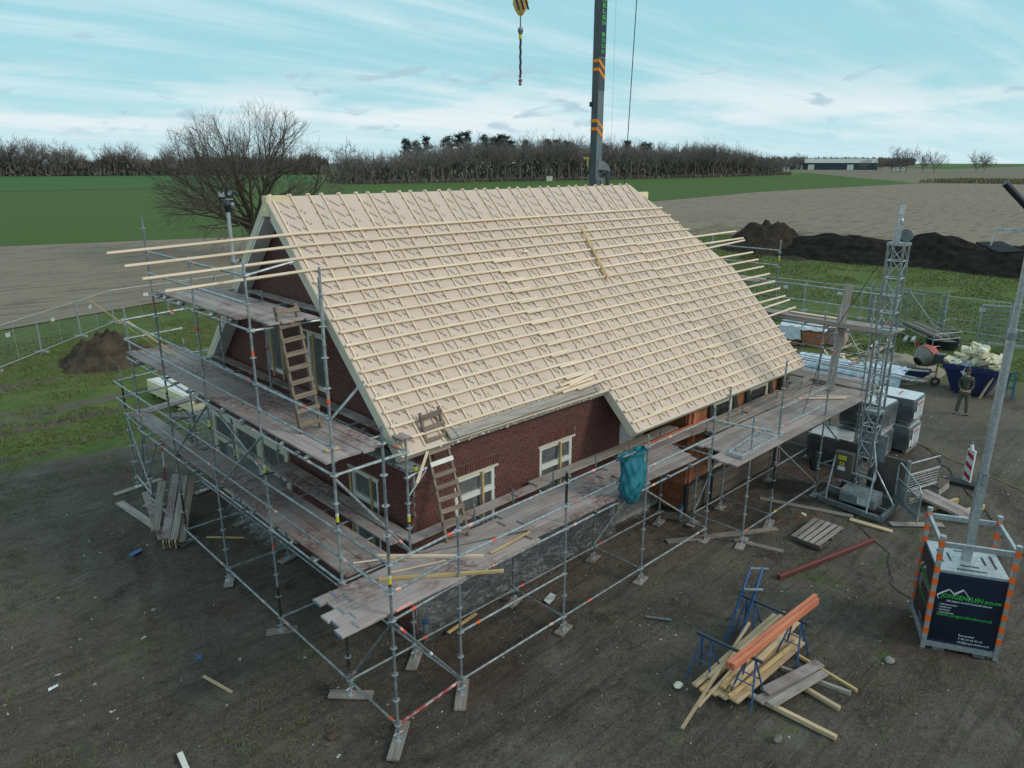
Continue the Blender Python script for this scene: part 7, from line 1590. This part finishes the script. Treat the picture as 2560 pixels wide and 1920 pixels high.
scrub('undergrowth', 'grey-brown undergrowth between the trunks of the far wood', fw, 16000, 2.4, seed=6)
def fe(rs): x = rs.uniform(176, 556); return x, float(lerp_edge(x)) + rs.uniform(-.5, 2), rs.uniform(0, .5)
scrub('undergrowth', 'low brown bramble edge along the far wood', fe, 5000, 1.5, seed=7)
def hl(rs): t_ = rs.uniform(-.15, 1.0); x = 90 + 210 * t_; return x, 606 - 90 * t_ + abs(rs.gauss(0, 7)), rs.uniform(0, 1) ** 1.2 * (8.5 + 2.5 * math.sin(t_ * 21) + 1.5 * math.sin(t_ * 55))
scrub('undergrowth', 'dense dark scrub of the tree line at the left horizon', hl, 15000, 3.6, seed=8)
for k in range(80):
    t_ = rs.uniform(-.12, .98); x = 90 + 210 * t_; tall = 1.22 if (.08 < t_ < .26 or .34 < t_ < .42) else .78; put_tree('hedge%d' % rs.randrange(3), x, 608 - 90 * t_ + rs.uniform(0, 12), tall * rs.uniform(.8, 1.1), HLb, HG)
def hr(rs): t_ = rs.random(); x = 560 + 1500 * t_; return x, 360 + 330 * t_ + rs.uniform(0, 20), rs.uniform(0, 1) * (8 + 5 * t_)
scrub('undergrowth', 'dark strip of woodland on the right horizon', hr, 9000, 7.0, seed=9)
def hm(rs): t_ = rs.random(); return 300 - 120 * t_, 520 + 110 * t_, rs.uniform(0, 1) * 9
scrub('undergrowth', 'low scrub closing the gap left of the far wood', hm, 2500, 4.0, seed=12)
RL = [('spreading bare tree beside the white house on the horizon', 770, 372, 1.5), ('bare tree in front of the long barn, left', 760, 300, 1.0), ('bare tree in front of the long barn, middle', 735, 276, 1.0), ('bare tree in front of the long barn, right', 715, 258, 1.0), ('tall bare tree at the right end of the barn', 712, 250, 1.7), ('second tall bare tree right of the barn', 716, 247, 1.65), ('bare tree between the barn and the far right pair', 702, 229, 1.4), ('leaning bare tree right of the barn', 700, 219, 1.4), ('left tree of the pair at the far right', 735, 197, 1.35), ('right tree of the pair at the far right', 738, 192, 1.35), ('small bare tree beside the far wood edge', 640, 330, 1.1)]
for lab, x, y, s_ in RL: put_tree('solo%d' % rs.randrange(2), x, y, s_ * .8, lab, 'bare roadside trees at the right')
def rd(rs): t_ = rs.random(); x = 470 + 230 * rs.random(); return x, 150 - 70 * t_ + rs.uniform(-10, 25), 0
scrub('reed_strip', 'strip of tall yellow dry reeds at the far side of the bare field', lambda rs: (380 + 60 * rs.random(), 30 + 95 * rs.random(), 0), 5000, 1.7, 'reed', 10)
# buildings on the horizon
bn = thing('barn', 'long low blue barn with pale roof on the right horizon', 'barn', (930, 395, 0)); Mb_ = Vector((.46, -.888, 0)); Nb = Vector((.888, .46, 0)); c0 = V3(905, 430, 0); Lb, Db, Hb = 82, 30, 8
P4 = [c0, c0 + Mb_ * Lb, c0 + Mb_ * Lb + Nb * Db, c0 + Nb * Db]
B().prism(P4, (0, 0, Hb)).build('wall', 'barn_blue', bn); b = B(); r0, r1 = c0 + Nb * Db / 2 + V3(0, 0, Hb + 5), c0 + Mb_ * Lb + Nb * Db / 2 + V3(0, 0, Hb + 5); e = V3(0, 0, Hb + .05); b.add([P4[0] + e - Nb, P4[1] + e - Nb, r1, r0], [(0, 1, 2, 3)]); b.add([P4[3] + e + Nb, P4[2] + e + Nb, r1, r0], [(3, 2, 1, 0)]); b.build('roof', 'barn_roof', bn); b = B(); b.add([P4[1] + e, P4[2] + e, r1], [(0, 1, 2)]); b.add([P4[0] + e, P4[3] + e, r0], [(0, 1, 2)]); b.build('gable', 'barn_blue', bn)
for k in (8, 52): B().box(c0 + Mb_ * k - Nb * .1 + V3(0, 0, 3), (7, .3, 6), frame(Mb_)).build('door', 'render_white', bn)
b = B(); b.prism([c0 - Mb_ * 12 + Nb * 5, c0 - Mb_ * 1 + Nb * 5, c0 - Mb_ * 1 + Nb * 20, c0 - Mb_ * 12 + Nb * 20], (0, 0, 5)); b.build('annex', 'render_white', bn)
def cottage(label, x, y, s_):
    th = thing('house', label, 'house', (x, y, 0), 'houses on the horizon'); u, n_ = Vector((.5, -.866, 0)), Vector((.866, .5, 0)); c = V3(x, y, 0); P_ = [c, c + u * 12 * s_, c + u * 12 * s_ + n_ * 9 * s_, c + n_ * 9 * s_]
    B().prism(P_, (0, 0, 3.4 * s_)).build('wall', 'render_white', th); e = V3(0, 0, 3.4 * s_); r0, r1 = c + n_ * 4.5 * s_ + V3(0, 0, 8 * s_), c + u * 12 * s_ + n_ * 4.5 * s_ + V3(0, 0, 8 * s_); b = B(); b.add([P_[0] + e - n_ * .5, P_[1] + e - n_ * .5, r1, r0], [(0, 1, 2, 3)]); b.add([P_[3] + e + n_ * .5, P_[2] + e + n_ * .5, r1, r0], [(3, 2, 1, 0)]); b.build('roof', 'roof_dark', th); b = B(); b.add([P_[1] + e, P_[2] + e, r1], [(0, 1, 2)]); b.add([P_[0] + e, P_[3] + e, r0], [(2, 1, 0)]); b.build('gable', 'render_white', th)
    for k in (2.5, 6.5, 9.5): B().box(c + u * k * s_ - n_ * .06 + V3(0, 0, 1.7 * s_), (1.4 * s_, .1, 1.5 * s_), frame(u)).build('window', 'roof_dark', th)
    B().box(c + u * 6 * s_ + n_ * 4.5 * s_ + V3(0, 0, 8.3 * s_), (.8 * s_, .8 * s_, 1.6 * s_)).build('chimney', 'roof_dark', th)
cottage('white farmhouse with dark roof at the end of the far wood', 760, 395, 1.35); cottage('small white house half hidden beside the far wood', 775, 425, .8); cottage('distant farm building with dark roof right of the barn', 960, 345, 1.0)
sh = thing('shed', 'small pale wooden shed at the edge of the far wood', 'shed', (277, 264, 0)); Msh = rz(R(-44)); B().box((277, 263.5, 1.3), (3.0, 2.2, 2.6), Msh).build('wall', 'frame_cream', sh); B().box((277, 263.5, 2.72), (3.4, 2.6, .15), Msh).build('roof', 'roof_dark', sh)
# ------------------------------------------------------------------ litter, pebbles and grass
rs = random.Random(123); b = B()
def scatter(n, x0, x1, y0, y1, smin, smax, flat=True, bb=b):
    for i in range(n):
        x, y = rs.uniform(x0, x1), rs.uniform(y0, y1); s_ = rs.uniform(smin, smax); z = GZ(x, y); M_ = Matrix.Rotation(rs.uniform(0, PI), 3, 'Z') @ Matrix.Rotation(rs.uniform(-.25, .25), 3, 'X'); bb.box((x, y, z + .006), (s_, s_ * rs.uniform(.25, .8), .008), M_)
scatter(90, 0, 7, 5, 24, .02, .06); scatter(80, 5.5, 16, 6, 11, .015, .04); scatter(110, 8, 20, 2, 8, .015, .05); scatter(70, 19, 34, 2, 9, .03, .09); scatter(14, 1, 6, 8, 22, .05, .11)
tag(b.build('litter', 'litter'), 'scattered scraps of paper, foam and plastic on the mud', 'litter', kind='stuff')
b = B()
for i in range(1500):
    x, y = rs.uniform(0, 22), rs.uniform(2, 24); r_ = rs.uniform(.006, .028); z = GZ(x, y); P_ = [V3(x, y, z) + Vector((rs.uniform(-1, 1), rs.uniform(-1, 1), rs.uniform(0, 1))) * r_ for _ in range(4)]; P_ = [V3(x - r_, y - r_ * .6, z), V3(x + r_, y - r_ * .5, z), V3(x, y + r_, z), V3(x + rs.uniform(-.4, .4) * r_, y, z + r_)]; b.add(P_, [(0, 1, 3), (1, 2, 3), (2, 0, 3)])
tag(b.build('pebbles', 'stone'), 'small stones and clods trodden into the mud', 'stones', kind='stuff')
def bits(name, label, pts, mat):
    b = B()
    for (x, y, s_, a) in pts: M_ = rz(a); b.add([V3(x, y, GZ(x, y) + .012) + M_ @ Vector(v_) * s_ for v_ in ((-1, -.4, 0), (-.2, -.6, .18), (.9, -.3, .02), (1, .4, .1), (.1, .5, .0), (-.8, .4, .16))], [(0, 1, 5), (1, 4, 5), (1, 2, 4), (2, 3, 4)])
    return tag(b.build(name, mat), label, 'scrap', 'loose scraps on the mud')
bits('plastic_scrap', 'crumpled clear plastic scrap at the lower left of the mud', [(1.75, 9.75, .16, .6)], 'film_white'); bits('plastic_scrap', 'blue plastic scrap on the mud left of the gable scaffold', [(3.9, 12.95, .11, 1.2)], 'blue_paint'); bits('plastic_scrap', 'white card scrap far left on the mud', [(1.62, 13.9, .09, .2)], 'print_white'); bits('plastic_scrap', 'white card scrap left of the crumpled plastic', [(1.1, 11.3, .07, .1)], 'print_white'); bits('plastic_scrap', 'blue net scrap beside the leaning board stack', [(4.35, 18.1, .18, .4)], 'blue_paint')
bits('plastic_scrap', 'white paper near the right-hand scaffold foot', [(15.75, 7.75, .12, .4)], 'print_white'); bits('plastic_scrap', 'cream foam square beside the hoist base', [(18.3, 7.6, .10, .7)], 'foam_white'); bits('plastic_scrap', 'torn clear plastic under the front deck', [(10.3, 9.6, .2, .3)], 'film_white')
def grass(name, label, fn, n, hmin, hmax, seed, wd=.012):
    r_ = np.random.RandomState(seed); P = fn(r_, n); n = len(P); Zg = relief(P[:, 0], P[:, 1]); k = 4
    base = np.repeat(np.column_stack([P, Zg]), k, 0); N_ = n * k; a = r_.rand(N_) * 2 * PI; h = r_.uniform(hmin, hmax, N_); lean = r_.rand(N_) * .7; off = r_.normal(0, .03, (N_, 2)); base[:, :2] += off
    d = np.column_stack([np.cos(a), np.sin(a), np.zeros(N_)]) * wd; tip = base + np.column_stack([np.cos(a + 1.3) * lean * h, np.sin(a + 1.3) * lean * h, h])
    V_ = np.stack([base - d, base + d, tip], 1).reshape(-1, 3); me = bpy.data.meshes.new(name); me.vertices.add(len(V_)); me.vertices.foreach_set('co', V_.ravel()); me.loops.add(len(V_)); me.loops.foreach_set('vertex_index', np.arange(len(V_))); me.polygons.add(N_); me.polygons.foreach_set('loop_start', np.arange(0, len(V_), 3)); me.polygons.foreach_set('loop_total', np.full(N_, 3)); me.update(calc_edges=True); setmat(me, 'leaf_grass')
    o = bpy.data.objects.new(name, me); link(o); return tag(o, label, 'grass', kind='stuff')
def patchy(x0, x1, y0, y1, sc, thr, sd):
    f = vnoise(sd)
    def fn(r_, n):
        P = np.column_stack([r_.uniform(x0, x1, n), r_.uniform(y0, y1, n)]); m_ = .65 * f(P[:, 0] * sc + 40, P[:, 1] * sc + 40) + .35 * f(P[:, 0] * sc * 3.1 + 90, P[:, 1] * sc * 3.1 + 90); return P[m_ > thr]
    return fn
grass('grass', 'rough green grass beyond the mud at the left', patchy(-8, 30, 27, 52, .25, .42, 5), 40000, .04, .15, 1, .016)
grass('grass', 'rough green grass around the fence at the right', patchy(37, 100, 2, 60, .15, .36, 6), 60000, .05, .16, 2, .03)
grass('grass', 'sparse grass tufts on the mud in front', patchy(7, 26, -2, 5.5, .8, .60, 7), 9000, .02, .07, 3, .006)
grass('grass', 'sparse grass tufts at the lower left', patchy(-2, 6, 6, 27, .7, .60, 8), 12000, .02, .08, 4, .007)
